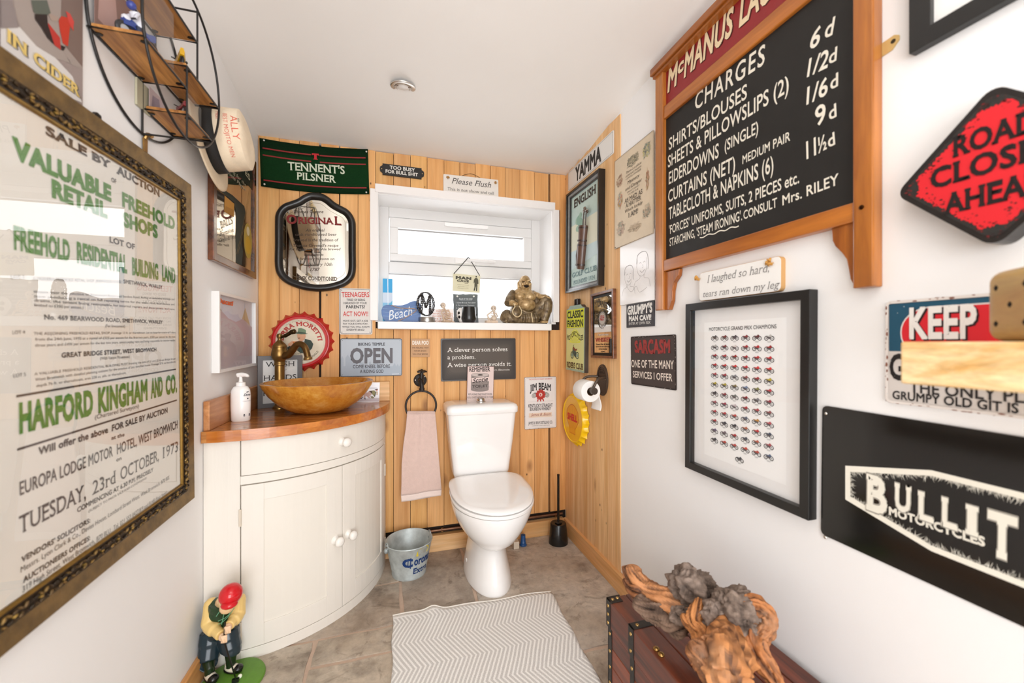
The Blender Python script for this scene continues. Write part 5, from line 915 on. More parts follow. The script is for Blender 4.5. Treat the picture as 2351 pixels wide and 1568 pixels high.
# ================================================================== back wall
q = crop(540, 260, 6.53)
f = Fr('B', 0.004, [q(370, 385), q(2000, 550), q(2000, 1222), q(382, 1105)]); w_, h_ = f.w, f.h; sag = 0.012
S_ = lambda x: -sag * (1 - (2 * x / w_) ** 2) + 0.004
t = thing('bar_towel', 'dark green bar towel with red stripes and white beer lettering pinned up', 'towel', M=f.M)
b = B(); gr = ('0f2a17', '123019'); TW = finish('terry_towel', 0.95, spec=0.1, var=0.25, vscale=160, bump=0.3, bscale=900)
for j in range(12):
    y0, y1 = -h_ / 2 + h_ * j / 12, -h_ / 2 + h_ * (j + 1) / 12; b.set('0f2814' if j in (0, 1, 9, 10, 11) else '133519'); b.grid(lambda u, v: ((u - 0.5) * w_, y0 + (y1 - y0) * v + S_((u - 0.5) * w_), 0.0015 * math.sin(u * 25) * 0.5), 24, 1)
b.done('cloth', TW, t, smooth=180, thick=0.003, fix=True)
ik = Ink(f, 0.0026); red = '8c2424'
for v_, brk in ((0.8, 1), (0.655, 1), (0.135, 0)):
    for a, c in (((-0.475, -0.045), (0.035, 0.475)) if brk else ((-0.475, 0.475),)): ik.line([(x * w_, (v_ - 0.5) * h_ + S_(x * w_)) for x in [a + (c - a) * i / 10 for i in range(11)]], 0.0065, red)
bend = lambda x, y: (x, y + S_(x) - 0.002)
ik.tpx("TENNENT'S", q(790, 848), q(1645, 912), 118 / 6.53, 'cdd3bd', serif=0.05, bold=0.02); ik.tpx('PILSNER', q(925, 990), q(1510, 1042), 105 / 6.53, 'cdd3bd', serif=0.05, bold=0.02)
x, y = f.px(*q(1205, 655)); ik.poly([(x - 0.016, y + 0.016), (x + 0.016, y + 0.016), (x + 0.017, y + 0.006), (x + 0.006, y + 0.009), (x + 0.006, y - 0.009), (x + 0.012, y - 0.015), (x - 0.012, y - 0.015), (x - 0.006, y - 0.009), (x - 0.006, y + 0.009), (x - 0.017, y + 0.006)], 'b8202a', 0.0012); ik.done(t)
for p in ((435, 412), (1967, 580), (442, 1068), (1966, 1190)): x, y = f.px(*q(*p)); b = B().set('e8e4dc'); b.ball((x, y, 0.004), (0.0045, 0.0045, 0.004), 10); b.done('pin', GLOSS, t, smooth=60)
q = crop(820, 340, 3.408)
f = Fr('B', 0.008, [q(200, 120), q(505, 157), q(503, 243), q(197, 205)]); w_, h_ = f.w, f.h
pts = [(-w_ / 2, -h_ / 2), (w_ / 2, -h_ / 2), (w_ / 2, -h_ * 0.34), (w_ / 2 + 0.012, -h_ * 0.2), (w_ / 2 + 0.014, 0), (w_ / 2 + 0.012, h_ * 0.2), (w_ / 2, h_ * 0.34), (w_ / 2, h_ / 2), (-w_ / 2, h_ / 2), (-w_ / 2, h_ * 0.34), (-w_ / 2 - 0.012, h_ * 0.2), (-w_ / 2 - 0.014, 0), (-w_ / 2 - 0.012, -h_ * 0.2), (-w_ / 2, -h_ * 0.34)]
o = tag(B().set('211f1d').prism(pts, -0.007, 0).done('iron_plaque', finish('cast_black', 0.45, 0.2, bump=0.2, bscale=120), M=f.M), 'small black cast-iron plaque with raised white lettering above the window', 'sign')
ik = Ink(f); ik.tpx('TOO BUSY', q(255, 163), q(452, 186), 26 / 3.408, 'dcd8d0', bold=0.035); ik.tpx('FOR BULL SHIT', q(222, 192), q(475, 222), 25 / 3.408, 'dcd8d0', bold=0.035); ik.done(o); pins(f, o, [(-w_ / 2 - 0.004, 0), (w_ / 2 + 0.004, 0)], 0.0035, 'b8a078')
f = Fr('B', 0.011, [q(678, 203), q(1108, 248), q(1103, 385), q(672, 342)]); w_, h_ = f.w, f.h
t = thing('wooden_plaque', 'white wooden plaque asking to flush, hung on string over the window top', 'sign', M=f.M)
b = B().set('e2dcd4'); b.prism(rrect(w_, h_, 0.006), -0.010, 0); b.done('board', finish('chalk_paint', 0.8, bump=0.1, bscale=60), t, bevel=0.001)
ik = Ink(f); ik.tpx('Please Flush', q(738, 275), q(1045, 310), 44 / 3.408, '57524e', slant=0.3, serif=0.04); ik.tpx('This is not show and tell', q(706, 328), q(1070, 366), 23 / 3.408, '6a6460', serif=0.05); ik.done(t)
for k, pp in enumerate(((710, 232), (1083, 272))):
    x, y = f.px(*q(*pp)); b = B().set('b88a4c'); rn = random.Random(k + 40)
    for i in range(8): a = rn.uniform(0, 2 * PI); b.tube([(x, y, 0.001), (x + 0.005 * math.cos(a), y + 0.005 * math.sin(a), 0.006), (x + 0.01 * math.cos(a + 0.6), y + 0.009 * math.sin(a + 0.6), 0.002)], [0.0022, 0.0024, 0.001], 6)
    b.done('rope_knot', finish('jute', 0.9), t, smooth=60)
b = B().set('4a3a2c'); b.tube(smoothpath([(*f.px(*q(820, 212)), -0.008), (*f.px(*q(893, 197)), -0.007), (*f.px(*q(968, 230)), -0.008)], 6), 0.0012, 6); b.done('string', MATTE, t, smooth=60)
# beer mirror in its shield-shaped black frame
f = Fr('B', 0.03, [(629, 440), (816, 440), (816, 668), (629, 668)]); f = Fr('B', 0.03, c=f.c); W2 = abs(f.px(816, 560)[0] - f.px(629, 560)[0]) / 2; H0 = f.px(720, 668)[1]; H1 = f.px(722, 440)[1]; cxm = (f.px(816, 560)[0] + f.px(629, 560)[0]) / 2
half = [(0, 1.0), (.11, .998), (.21, .988), (.345, .958), (.465, .922), (.618, .892), (.789, .860), (.908, .812), (.985, .748), (1.0, .67), (1.0, .45), (1.0, .24), (.925, .141), (.738, .071), (.48, .029), (.25, .008), (0, 0)]
rp = smoothpath([(x, y, 0) for x, y in half], 4); full = [(p.x, p.y) for p in rp] + [(-p.x, p.y) for p in rp[-2:0:-1]]
OUT = [V((cxm + x * W2, H0 + (H1 - H0) * y)) for x, y in full][::-1]
def inset(P, d):
    n = len(P); out = []
    for i in range(n): tn = (P[(i + 1) % n] - P[i - 1]).normalized(); out.append(P[i] + V((-tn.y, tn.x)) * d)
    return out
t = thing('beer_mirror', 'shield-shaped advertising mirror in a rounded black frame under the green towel', 'mirror', M=f.M)
b = B().set('1d1a18'); b.loft([[V((p.x, p.y, z)) for p in inset(OUT, d)] for d, z in ((0.0, -0.03), (0, -0.014), (0.006, -0.003), (0.016, 0.0), (0.026, -0.003), (0.034, -0.012), (0.036, -0.022))], cap0=False, cap1=False); b.done('frame', finish('black_lacquer', 0.28), t, smooth=180)
b = B().set('cfc8bc'); b.poly([tuple(p) for p in inset(OUT, 0.035)], -0.02); b.done('mirror_glass', MIRROR, t)
ik = Ink(f, -0.0195); q = crop(640, 430, 6.27); mr = '7a1f1c'; mk = '4a3a2c'
inn = inset(OUT, 0.05); ik.line([tuple(p) for p in inn], 0.001, '8a7a60', 0.0004, True)
ik.tpx('O', q(112, 520), q(268, 524), 122 / 6.27, mr, bold=0.035); ik.tpx('RIGINA', q(280, 520), q(790, 530), 88 / 6.27, mr, bold=0.03, serif=0.09); ik.tpx('L', q(805, 540), q(905, 545), 118 / 6.27, mr, bold=0.03, serif=0.09)
for s_, x0, x1, y, h_ in (('Thomas Greene', 205, 640, 370, 42), ('An original', 385, 655, 635, 40), ('cask conditioned beer', 235, 830, 695, 36), ('brewed in the tradition of', 210, 850, 775, 38), ('Thomas Greenall\'s recipe', 200, 855, 855, 38), ('for the finest Real Ale brewed', 150, 885, 905, 34), ('first opened its', 370, 640, 985, 34), ('brewery in town on', 305, 800, 1045, 34), ('January 10th', 415, 770, 1130, 44), ('1787', 450, 585, 1205, 46)): ik.tpx(s_, q(x0, y), q(x1, y), h_ / 6.27, mk, slant=0.25, serif=0.05, z=0.0006)
ik.tpx('CASK CONDITIONED', q(255, 1335), q(840, 1345), 55 / 6.27, mk, serif=0.1, bold=0.02, z=0.0006, warp=None); ik.done(t)
q = crop(440, 600, 3.485)
f = Fr('B', 0.0035, [q(1185, 215), q(1443, 218), q(1447, 588), q(1178, 583)]); o = plate('tin_sign', 'white tin sign to teenagers with red and black capitals left of the window', 'sign', f, 'dfdad4', 0.003, 0.008)
ik = Ink(f); bk, rd_ = '2a2726', 'cf4a45'
for s_, x0, x1, y, h_, c, bo in (('TEENAGERS', 1200, 1422, 286, 40, rd_, .02), ('TIRED OF BEING', 1240, 1388, 317, 17, bk, .012), ('HARASSED BY YOUR', 1217, 1402, 342, 17, bk, .012), ('PARENTS?', 1237, 1388, 376, 24, bk, .02), ('ACT NOW!!', 1212, 1412, 438, 36, rd_, .02), ('MOVE OUT, GET A JOB', 1212, 1410, 483, 14, bk, .012), ('PAY YOUR OWN WAY,', 1213, 1412, 507, 14, bk, .012), ('WHILE YOU STILL KNOW', 1205, 1425, 531, 14, bk, .012), ('EVERYTHING!', 1240, 1382, 556, 15, bk, .012)): ik.tpx(s_, q(x0, y), q(x1, y), h_ / 3.485, c, bold=bo)
border(ik, f, bk, 0.005, 0.0016, 0.008); ik.done(o); pins(f, o, [(sx * (f.w / 2 - 0.012), sy * (f.h / 2 - 0.012)) for sx in (-1, 1) for sy in (-1, 1)], 0.002, '5a5450')
f = Fr('B', 0.0045, [q(1187, 617), q(1685, 617), q(1683, 915), q(1190, 925)]); o = plate('tin_sign', 'pale grey tin sign reading OPEN with a city skyline above the stone basin', 'sign', f, 'b9c2cb', 0.003, 0.008)
ik = Ink(f); w_, h_ = f.w, f.h; e = 0.004; rn = random.Random(4); sk = [(-w_ / 2 + e, -h_ / 2 + e)]; x = -w_ / 2 + e
while x < w_ / 2 - 0.03: s = rn.uniform(0.008, 0.026); y = rn.uniform(-0.06, -0.02) + (0.05 if abs(x) > w_ * 0.32 and rn.random() < 0.6 else 0); sk += [(x, y), (x + s * 0.5, y + (0.016 if rn.random() < 0.5 else 0)), (x + s, y)]; x += s
sk += [(w_ / 2 - e, -0.03), (w_ / 2 - e, -h_ / 2 + e)]; ik.poly(sk[::-1], 'a9b4c0', 0.0004)
bk = '55555a'
ik.tpx('BIKING TEMPLE', q(1332, 675), q(1547, 674), 24 / 3.485, '3c3c42', bold=0.02); ik.tpx('OPEN', q(1268, 812), q(1608, 808), 112 / 3.485, '67656a', bold=0.04); ik.tpx('COME KNEEL BEFORE', q(1290, 855), q(1587, 851), 26 / 3.485, bk, bold=0.025); ik.tpx('A RIDING GOD', q(1347, 893), q(1535, 891), 25 / 3.485, bk, bold=0.025)
border(ik, f, '5b5e62', 0.002, 0.004, 0.008); ik.rect(w_ * 0.33, -h_ / 2 + 0.008, w_ * 0.45, -h_ / 2 + 0.0105, 'dfe3e6', 0.001); ik.done(o); pins(f, o, [(sx * (w_ / 2 - 0.011), sy * (h_ / 2 - 0.011)) for sx in (-1, 1) for sy in (-1, 1)], 0.0016, 'a8acb0')
q = crop(860, 740, 4.126)
f = Fr('B', 0.007, [q(343, 155), q(523, 155), q(523, 330), q(343, 328)]); o = plate('wooden_plaque', 'tiny square tan wooden plaque above the towel ring', 'sign', f, 'c59d78', 0.006, 0.001, mat=MATTE)
ik = Ink(f)
for s_, x0, x1, y, h_, c in (('DEAR POO', 358, 512, 210, 34, 'efe6da'), ('THE FEELING THAT', 352, 515, 247, 13, '6a4a34'), ('NEVER ENDS', 375, 490, 277, 13, '6a4a34'), ('WILL CRAP BEFORE', 360, 505, 308, 13, '6a4a34')): ik.tpx(s_, q(x0, y), q(x1, y), h_ / 4.126, c, bold=0.04 if h_ > 20 else 0.01)
ik.done(o)
f = Fr('B', 0.005, [q(628, 155), q(1337, 150), q(1337, 537), q(628, 560)]); o = plate('chalk_sign', 'dark blackboard-style sign about a clever person above the toilet', 'sign', f, '38322d', 0.004, 0.006, mat=finish('matt_board', 0.28, spec=0.4, var=0.12, vscale=12))
ik = Ink(f); w_, h_ = f.w, f.h
for k in range(7): d = 0.006 + k * 0.007; c = tuple(int(a + (c2 - a) * (k + 1) / 7) for a, c2 in zip((0x30, 0x2a, 0x26), (0x54, 0x4b, 0x43))); ik.poly(rrect(w_ - 2 * d, h_ - 2 * d, 0.012 + k * 0.002), '%02x%02x%02x' % c, 0.0002 + 0.0001 * k)
kw = dict(serif=0.12, z=0.0014)
ik.tpx('A clever person solves', q(690, 282), q(1258, 272), 40 / 4.126, 'ece8e2', **kw); ik.tpx('a problem.', q(690, 350), q(955, 346), 38 / 4.126, 'ece8e2', **kw); ik.tpx('A wise person avoids it.', q(690, 425), q(1295, 410), 40 / 4.126, 'ece8e2', **kw); ik.tpx('- Albert Einstein', q(1050, 460), q(1280, 455), 17 / 4.126, 'cfcac4', **kw); ik.done(o, finish('chalk_lettering', 0.6))
f = Fr('B', 0.0035, [q(1418, 520), q(1718, 512), q(1725, 995), q(1420, 1018)]); o = plate('tin_sign', 'white tin whiskey sign with a red wax rosette right of the cistern', 'sign', f, 'e3dfdd', 0.003, 0.008)
ik = Ink(f); w_, h_ = f.w, f.h; bk = '2b2726'
ik.tpx("THE WORLD'S FINEST BOURBON", q(1460, 548), q(1680, 540), 12 / 4.126, 'c87a74', bold=0.02)
ik.text('JIM BEAM', 0, h_ * 0.24, h_ * 0.115, bk, w=w_ * 0.66, serif=0.1, bold=0.03, warp=lambda x, y: (x, y * (1.0 + 0.1 * math.cos(x / w_ * 4)) + 0.012 * math.cos(x / w_ * 4) - 0.008))
cy = h_ * 0.155
for s in (-1, 1):
    for k in range(2): ik.poly(circ(0.0135, 16, s * (0.034 + 0.008 * k), cy - 0.004 * k), ('8a8886', 'b3b0ac')[k], 0.0008 + 0.0002 * k); ik.line(circ(0.0135, 16, s * (0.034 + 0.008 * k), cy - 0.004 * k), 0.0012, '6a6866', 0.0011 + 0.0002 * k, True)
ik.poly([(0.03 * (1 + 0.09 * math.cos(11 * a)) * math.cos(a), cy + 0.03 * (1 + 0.09 * math.cos(11 * a)) * math.sin(a)) for a in [2 * PI * i / 66 for i in range(66)]], 'b8352c', 0.0014); ik.line(circ(0.022, 26, 0, cy), 0.0016, '7a1c18', 0.0018, True); ik.poly(circ(0.011, 20, 0, cy), 'd8c8c0', 0.0018); ik.text('B', 0, cy - 0.0055, 0.011, 'b8352c', bold=0.05, z=0.0022)
for s in (-0.5, 0, 0.5): ik.poly([(s * 0.03 - 0.004, cy - 0.026), (s * 0.03 + 0.004, cy - 0.026), (s * 0.04 + 0.003, cy - 0.042), (s * 0.04, cy - 0.038), (s * 0.04 - 0.003, cy - 0.042)], 'b8352c', 0.0012)
ik.tpx('KENTUCKY STRAIGHT', q(1457, 807), q(1685, 798), 31 / 4.126, bk, bold=0.02); ik.tpx('BOURBON WHISKEY', q(1470, 838), q(1670, 829), 27 / 4.126, bk, bold=0.02)
a, c = f.px(*q(1462, 905)), f.px(*q(1678, 850)); ik.rect(a[0], a[1], c[0], c[1], 'e2cdb8', 0.0006); ik.tpx('James B. Beam', q(1480, 888), q(1665, 880), 26 / 4.126, '9a4a3c', slant=0.35, z=0.001)
ik.tpx('JAMES B. BEAM DISTILLING CO.', q(1457, 968), q(1685, 957), 26 / 4.126, bk, bold=0.012); ik.tpx('CLERMONT, BEAM, KENTUCKY', q(1490, 985), q(1660, 978), 9 / 4.126, '6a6664')
for y in (0.025, -0.255): ik.line([(-w_ * 0.4, y * h_), (w_ * 0.4, y * h_)], 0.0008, 'a8a29e')
border(ik, f, '9a9692', 0.007, 0.0008); border(ik, f, '7d6a62', 0.001, 0.002, 0.008, 0.001); rust(ik, f, '5a4038', 26, 31, 0.003, 0.0015, 0.004); ik.done(o)
# red beer bottle cap
fc = onY(690.6, 783.7, YB - 0.03); f = Fr('B', 0.034, c=fc); ro_ = f.px(690.6, 783.7 - 70.5)[1]; rf = f.px(690.6, 783.7 - 60)[1]
t = cap_sign('bottle_cap_sign', 'large red bottle-cap beer sign showing a man in a green hat behind the tap', f, rf, ro_ * 0.955, 0.032, 21, 'b5121b', 'dcd0b8', 'b5121b')
ik = Ink(f, -0.003); k0 = rf * 0.95; q = crop(600, 700, 9.8); P_ = lambda x, y: ik.P(*q(x, y))
ik.b.ring(circ(k0, 60), circ(rf * 0.865, 60), 0, 0.0006, 'c23a38'); ik.line(circ(rf * 0.85, 60), 0.0014, 'c8a08c', 0.0006, True); ik.line(circ(rf * 0.80, 60), 0.0008, 'b9ab90', 0.0006, True)
at_ = lambda s_, R, h_, ang, c, **kw: ik.text(s_, 0, 0, h_, c, w=R * ang, z=0.001, warp=lambda x, y: ((R + y) * math.sin(x / R), (R + y) * math.cos(x / R)), **kw)
at_('BIRRA MORETTI', rf * 0.6, rf * 0.15, 3.05, 'b8403a', bold=0.035, serif=0.14); at_('UNA STORIA ITALIANA', rf * 0.76, rf * 0.055, 1.5, '9a907c')
at_('BIRRA MORETTI  RICETTA ORIGINALE  BIRRA MORETTI', rf * 0.885, rf * 0.055, 4.4, 'ead6cc', bold=0.02)
ik.text('LA BIRRA TRADIZIONALE', 0, 0, rf * 0.075, '6a6250', w=rf * 1.5, z=0.001, serif=0.08, warp=lambda x, y: ((rf * 0.74 - y) * math.sin(x / (rf * 0.74)), -(rf * 0.74 - y) * math.cos(x / (rf * 0.74)))); ik.text('UDINE 1859', 0, -rf * 0.5, rf * 0.06, '6a6250', z=0.001)
for pts, c, z in (([(690, 1000), (700, 930), (840, 830), (980, 760), (1120, 800), (1170, 880), (1140, 980), (1060, 1060), (960, 1090), (880, 1085), (780, 1000)], '3d4a40', 0.0010), ([(845, 800), (880, 830), (985, 770), (960, 850), (900, 960), (860, 900)], 'd9d4cc', 0.0014), ([(860, 860), (885, 860), (900, 1020), (880, 1080), (868, 980)], '3a5a54', 0.0018), ([(805, 650), (990, 640), (1000, 720), (960, 790), (900, 830), (850, 800), (815, 740)], 'd9a583', 0.0016), ([(820, 742), (865, 738), (880, 752), (835, 760)], '6a4a34', 0.0020), ([(835, 525), (900, 520), (1000, 560), (1010, 640), (960, 650), (820, 632)], '6f8468', 0.0020), ([(745, 622), (820, 612), (960, 640), (1050, 640), (1010, 658), (900, 662), (790, 645)], '4d6350', 0.0024), ([(820, 600), (990, 625), (1005, 645), (830, 632)], '3c4c3e', 0.0026), ([(600, 880), (700, 800), (720, 850), (690, 920), (620, 960)], 'd9a583', 0.0014), ([(580, 960), (640, 920), (700, 960), (690, 1010), (600, 1010)], '2f3a32', 0.0016), ([(705, 800), (835, 790), (828, 920), (722, 925)], 'd2702a', 0.0020), ([(705, 800), (835, 790), (832, 815), (708, 825)], 'e9d9c0', 0.0024), ([(740, 830), (800, 826), (796, 915), (745, 918)], 'e39a44', 0.0024)): ik.poly([P_(*p) for p in pts], c, z)
ik.done(t)
# ================================================================== free-standing things
CER = finish('white_ceramic', 0.06, spec=0.5, coat=0.3)
def remesh(o, vox, smooth=4):
    m = o.modifiers.new('fuse', 'REMESH'); m.mode = 'VOXEL'; m.voxel_size = vox; m.use_smooth_shade = True
    if smooth: s = o.modifiers.new('soften', 'SMOOTH'); s.iterations = smooth; s.factor = 0.5
    return o
# ---------------------------------------------------------------- toilet
TX = 0.447
t = thing('toilet', 'white close-coupled toilet with its lid down against the plank wall', 'toilet', (TX, 1.9, 0))
def egg(z, yf, yb, hw, n=40, pw=2.0, back=2.8):
    out = []; ym = yb - (yb - yf) * 0.42
    for i in range(n):
        a = 2 * PI * i / n; c, s = math.cos(a), math.sin(a)
        if s < 0: x = hw * abs(c) ** (2 / pw) * (1 if c > 0 else -1); y = ym + (ym - yf) * -abs(s) ** (2 / pw)
        else: x = hw * abs(c) ** (2 / back) * (1 if c > 0 else -1); y = ym + (yb - ym) * abs(s) ** (2 / back)
        out.append(V((x, y - 1.9, z)))
    return out
b = B().set('f1efed')
b.loft([egg(*k) for k in ((0, 1.737, 2.12, .111), (.012, 1.735, 2.12, .112), (.05, 1.745, 2.12, .105), (.10, 1.762, 2.12, .094), (.15, 1.776, 2.11, .086), (.185, 1.778, 2.10, .083), (.205, 1.76, 2.10, .087), (.222, 1.718, 2.10, .104), (.25, 1.678, 2.09, .128), (.29, 1.648, 2.08, .152), (.33, 1.625, 2.07, .171), (.365, 1.611, 2.06, .183), (.395, 1.604, 2.05, .190), (.405, 1.604, 2.05, .190))]); b.box((-0.12, 0.12, 0.36), (0.12, 0.31, 0.432))
b.done('pan', CER, t, smooth=50)
b = B().set('efedeb'); b.loft([[V((p.x, p.y, p.z + (p.y + 0.3) * 0.03)) for p in egg(*k, back=4.0)] for k in ((.408, 1.600, 2.03, .192), (.411, 1.597, 2.03, .194), (.420, 1.597, 2.03, .194), (.423, 1.600, 2.03, .192))]); b.done('seat', CER, t, smooth=40)
b = B().set('f3f1ef'); b.loft([[V((p.x, p.y, p.z + (p.y + 0.3) * 0.055)) for p in egg(*k, back=5.0)] for k in ((.426, 1.602, 2.045, .191), (.430, 1.598, 2.045, .193), (.437, 1.602, 2.043, .190), (.443, 1.625, 2.03, .172), (.447, 1.68, 2.0, .125), (.449, 1.76, 1.94, .06))]); b.done('lid', CER, t, smooth=60)
b = B().set('e9e7e5'); b.tube([(-0.09, 0.125, 0.432), (-0.06, 0.125, 0.432)], 0.012, 12); b.tube([(0.06, 0.125, 0.432), (0.09, 0.125, 0.432)], 0.012, 12); b.done('hinge', CER, t, smooth=60)
def rr3(z, hw, y0, y1, r=0.03): return [V((x, y + (y0 + y1) / 2 - 1.9, z)) for x, y in rrect(2 * hw, y1 - y0, r, 5)]
b = B().set('f1efed'); b.loft([rr3(.432, .135, 2.07, 2.215), rr3(.438, .143, 2.062, 2.222), rr3(.46, .150, 2.056, 2.224), rr3(.62, .168, 2.04, 2.226), rr3(.775, .182, 2.03, 2.228)]); b.done('cistern', CER, t, smooth=50)
b = B().set('f3f1ef'); b.loft([rr3(.776, .186, 2.023, 2.230), rr3(.781, .190, 2.019, 2.230), rr3(.806, .190, 2.019, 2.230), rr3(.818, .185, 2.024, 2.230), rr3(.825, .174, 2.036, 2.228), rr3(.828, .15, 2.06, 2.215)]); b.done('cistern_lid', CER, t, smooth=60)
b = B().set('d2d0ce'); b.lathe([(0.026, 0.826), (0.026, 0.831), (0.021, 0.834), (0.02, 0.842), (0.016, 0.848), (0.0, 0.85)], 28, at=(0.005, 0.225, 0)); b.done('flush_button', METAL, t, smooth=50)
b = B().set('e8e6e3'); b.lathe([(0.012, 0), (0.011, 0.004), (0, 0.006)], 14, axis='x', at=(-0.103, 0.07, 0.062)); b.done('floor_bolt_cap', CER, t, smooth=60)
t = thing('valve', 'blue plastic pipe coupling on the floor behind the toilet', 'pipe fitting', onZ(1201, 1252, 0))
b = B().set('1f4f86'); b.lathe([(0, 0), (0.019, 0), (0.021, 0.006), (0.015, 0.012), (0.017, 0.018), (0.014, 0.024), (0.013, 0.06), (0, 0.06)], 18); b.done('coupling', SATIN, t, smooth=40)
p = onZ(1186, 1261, 0); t = thing('soil_pipe_bracket', 'short cream pipe block beside the toilet base', 'pipe fitting', p); B().set('d8cbb8').box((-0.016, 0.0, 0), (0.016, 0.05, 0.04)).done('block', SATIN, t, bevel=0.003)
# little pink sign standing on the cistern
f = Fr(None, 0, p=(0, 2.205, 0), n=(0, -1, 0), quad=[(1071.6, 841.5), (1132.7, 841.5), (1133.8, 925.5), (1072.8, 926)]); f.M = Matrix.Translation((0, 0, 0.001)) @ f.M
o = plate('tin_sign', 'small pale pink toilet-paper sign standing on the cistern lid', 'sign', f, 'dfcac4', 0.002, 0.004)
ik = Ink(f); w_, h_ = f.w, f.h; q = crop(860, 740, 4.126); bk = '3a2f2c'
ik.tpx('REMEMBER', q(895, 468), q(1095, 465), 40 / 4.126, bk, bold=0.02, serif=0.06)
a = f.px(*q(912, 640)); c = f.px(*q(1084, 500)); cxn = (a[0] + c[0]) / 2; rx = (c[0] - a[0]) / 2; ry = rx * 0.22
ik.poly([(cxn + rx * math.cos(x), c[1] + ry * math.sin(x)) for x in [PI * i / 16 for i in range(17)]] + [(cxn + rx * math.cos(x), a[1] + ry * math.sin(x)) for x in [PI + PI * i / 16 for i in range(17)]], '8b7f7a', 0.0005); ik.poly(circ(rx, 24, cxn, c[1], ry), 'c0b2ac', 0.0007); ik.line(circ(rx, 24, cxn, c[1], ry), 0.001, bk, 0.0009, True); ik.poly(circ(rx * 0.3, 14, cxn, c[1], ry * 0.4), '4a403c', 0.0011)
rn = random.Random(8)
for _ in range(46): x = cxn + rx * rn.uniform(-0.95, 0.95); y = rn.uniform(a[1], c[1] - ry); ik.line([(x, y), (x + rn.uniform(0.003, 0.012), y - 0.001)], 0.0006, bk, 0.0008)
ik.poly([(cxn - rx * 0.95, c[1] - 0.018), (cxn + rx, c[1] - 0.010), (cxn + rx, c[1] - 0.034), (cxn - rx * 0.9, c[1] - 0.04)], 'dfcac4', 0.001)
ik.tpx('Scotie', q(928, 575), q(1070, 556), 40 / 4.126, bk, slant=0.35, bold=0.02, z=0.0014); ik.tpx('TOILET', q(925, 622), q(1072, 614), 24 / 4.126, bk, bold=0.02, z=0.0014)
ik.tpx('REPLACING THE TOILET PAPER', q(888, 692), q(1112, 690), 17 / 4.126, bk); ik.tpx('ROLL IS NOT HAZARDOUS TO YOUR', q(880, 722), q(1124, 718), 17 / 4.126, bk); ik.tpx('HEALTH', q(970, 752), q(1050, 750), 16 / 4.126, bk); border(ik, f, '6a3a38', 0.0008, 0.0016, 0.004, 0.001); ik.done(o)
# ---------------------------------------------------------------- corner vanity
KX, KY, KR = -0.6, 2.2, 0.556
CREAM = finish('cream_painted_wood', 0.5, var=0.05, vscale=3, bump=0.12, bscale=60, stretch=(1, 1, 0.12))
def arcp(r, a0, a1, n): return [(KX + r * math.sin(math.radians(a0 + (a1 - a0) * i / n)), KY - r * math.cos(math.radians(a0 + (a1 - a0) * i / n))) for i in range(n + 1)]
def curved(b, r0, r1, a0, a1, z0, z1, n=None):
    n = n or max(2, int(abs(a1 - a0) / 3)); b.prism(arcp(r1, a0, a1, n) + arcp(r0, a1, a0, n), z0, z1)
def oncyl(u, v, R):
    d = ray(u, v); o = V((EYE.x - KX, EYE.y - KY)); dd = V((d.x, d.y)); A = dd.dot(dd); Bq = 2 * o.dot(dd); Cq = o.dot(o) - R * R; s = (-Bq - math.sqrt(max(0, Bq * Bq - 4 * A * Cq))) / (2 * A); p = EYE + d * s
    return math.degrees(math.atan2(p.x - KX, KY - p.y)), p.z
t = thing('corner_vanity', 'cream bow-fronted corner cabinet carrying the stone basin', 'cabinet')
e = 0.003
b = B().set('dcd4c8'); b.prism([(XL + e, KY - 0.543)] + arcp(0.543, 0, 90, 30) + [(KX + 0.543, YB - e), (XL + e, YB - e)], 0.0, 0.8); b.done('carcass', CREAM, t)
cr = 'e7e1d7'
a_s = oncyl(553, 1250, KR)[0]; a_j = oncyl(786, 1230, KR)[0]; a_r = 83.0
zd0 = oncyl(560, 1092, KR)[1]; zt0 = oncyl(556, 1114, KR)[1]
b = B().set(cr); curved(b, 0.54, KR, -4.3, a_s - 0.25, 0.0, 0.8); b.done('stile', CREAM, t, bevel=0.001)
b = B().set(cr); curved(b, 0.54, KR, a_r + 0.25, 90, 0.0, 0.8); b.box((KX + 0.54, KY, 0), (KX + KR, YB - e, 0.8)); b.done('stile', CREAM, t, bevel=0.001)
b = B().set(cr); curved(b, 0.54, KR, a_s - 0.2, a_r + 0.2, zt0 + 0.001, zd0 - 0.002); b.done('middle_rail', CREAM, t, bevel=0.001)
b = B().set(cr); curved(b, 0.54, KR, a_s - 0.2, a_r + 0.2, 0.0, 0.04); b.done('plinth', CREAM, t, bevel=0.001)
def knob(parent, ang, z, nm='knob'):
    a = math.radians(ang); d = V((math.sin(a), -math.cos(a), 0)); p = V((KX, KY, z)) + d * KR; x = d.cross(UP); M = Matrix(((x.x, 0, d.x, p.x), (x.y, 0, d.y, p.y), (x.z, 1, d.z, p.z), (0, 0, 0, 1)))
    b = B().set('efebe4'); b.M = M; b.lathe([(0.0, 0), (0.0185, 0.0), (0.0185, 0.004), (0.012, 0.008), (0.0085, 0.013), (0.009, 0.018), (0.016, 0.022), (0.0195, 0.029), (0.018, 0.036), (0.011, 0.0405), (0, 0.0415)], 24); b.done(nm, finish('knob_paint', 0.3), parent, smooth=60)
b = B().set(cr); curved(b, 0.545, KR + 0.001, a_s + 0.1, a_r - 0.2, zd0, 0.7965); dr = b.done('drawer', CREAM, t, bevel=0.0015); knob(dr, oncyl(786, 1018, KR)[0], 0.5 * (zd0 + 0.797))
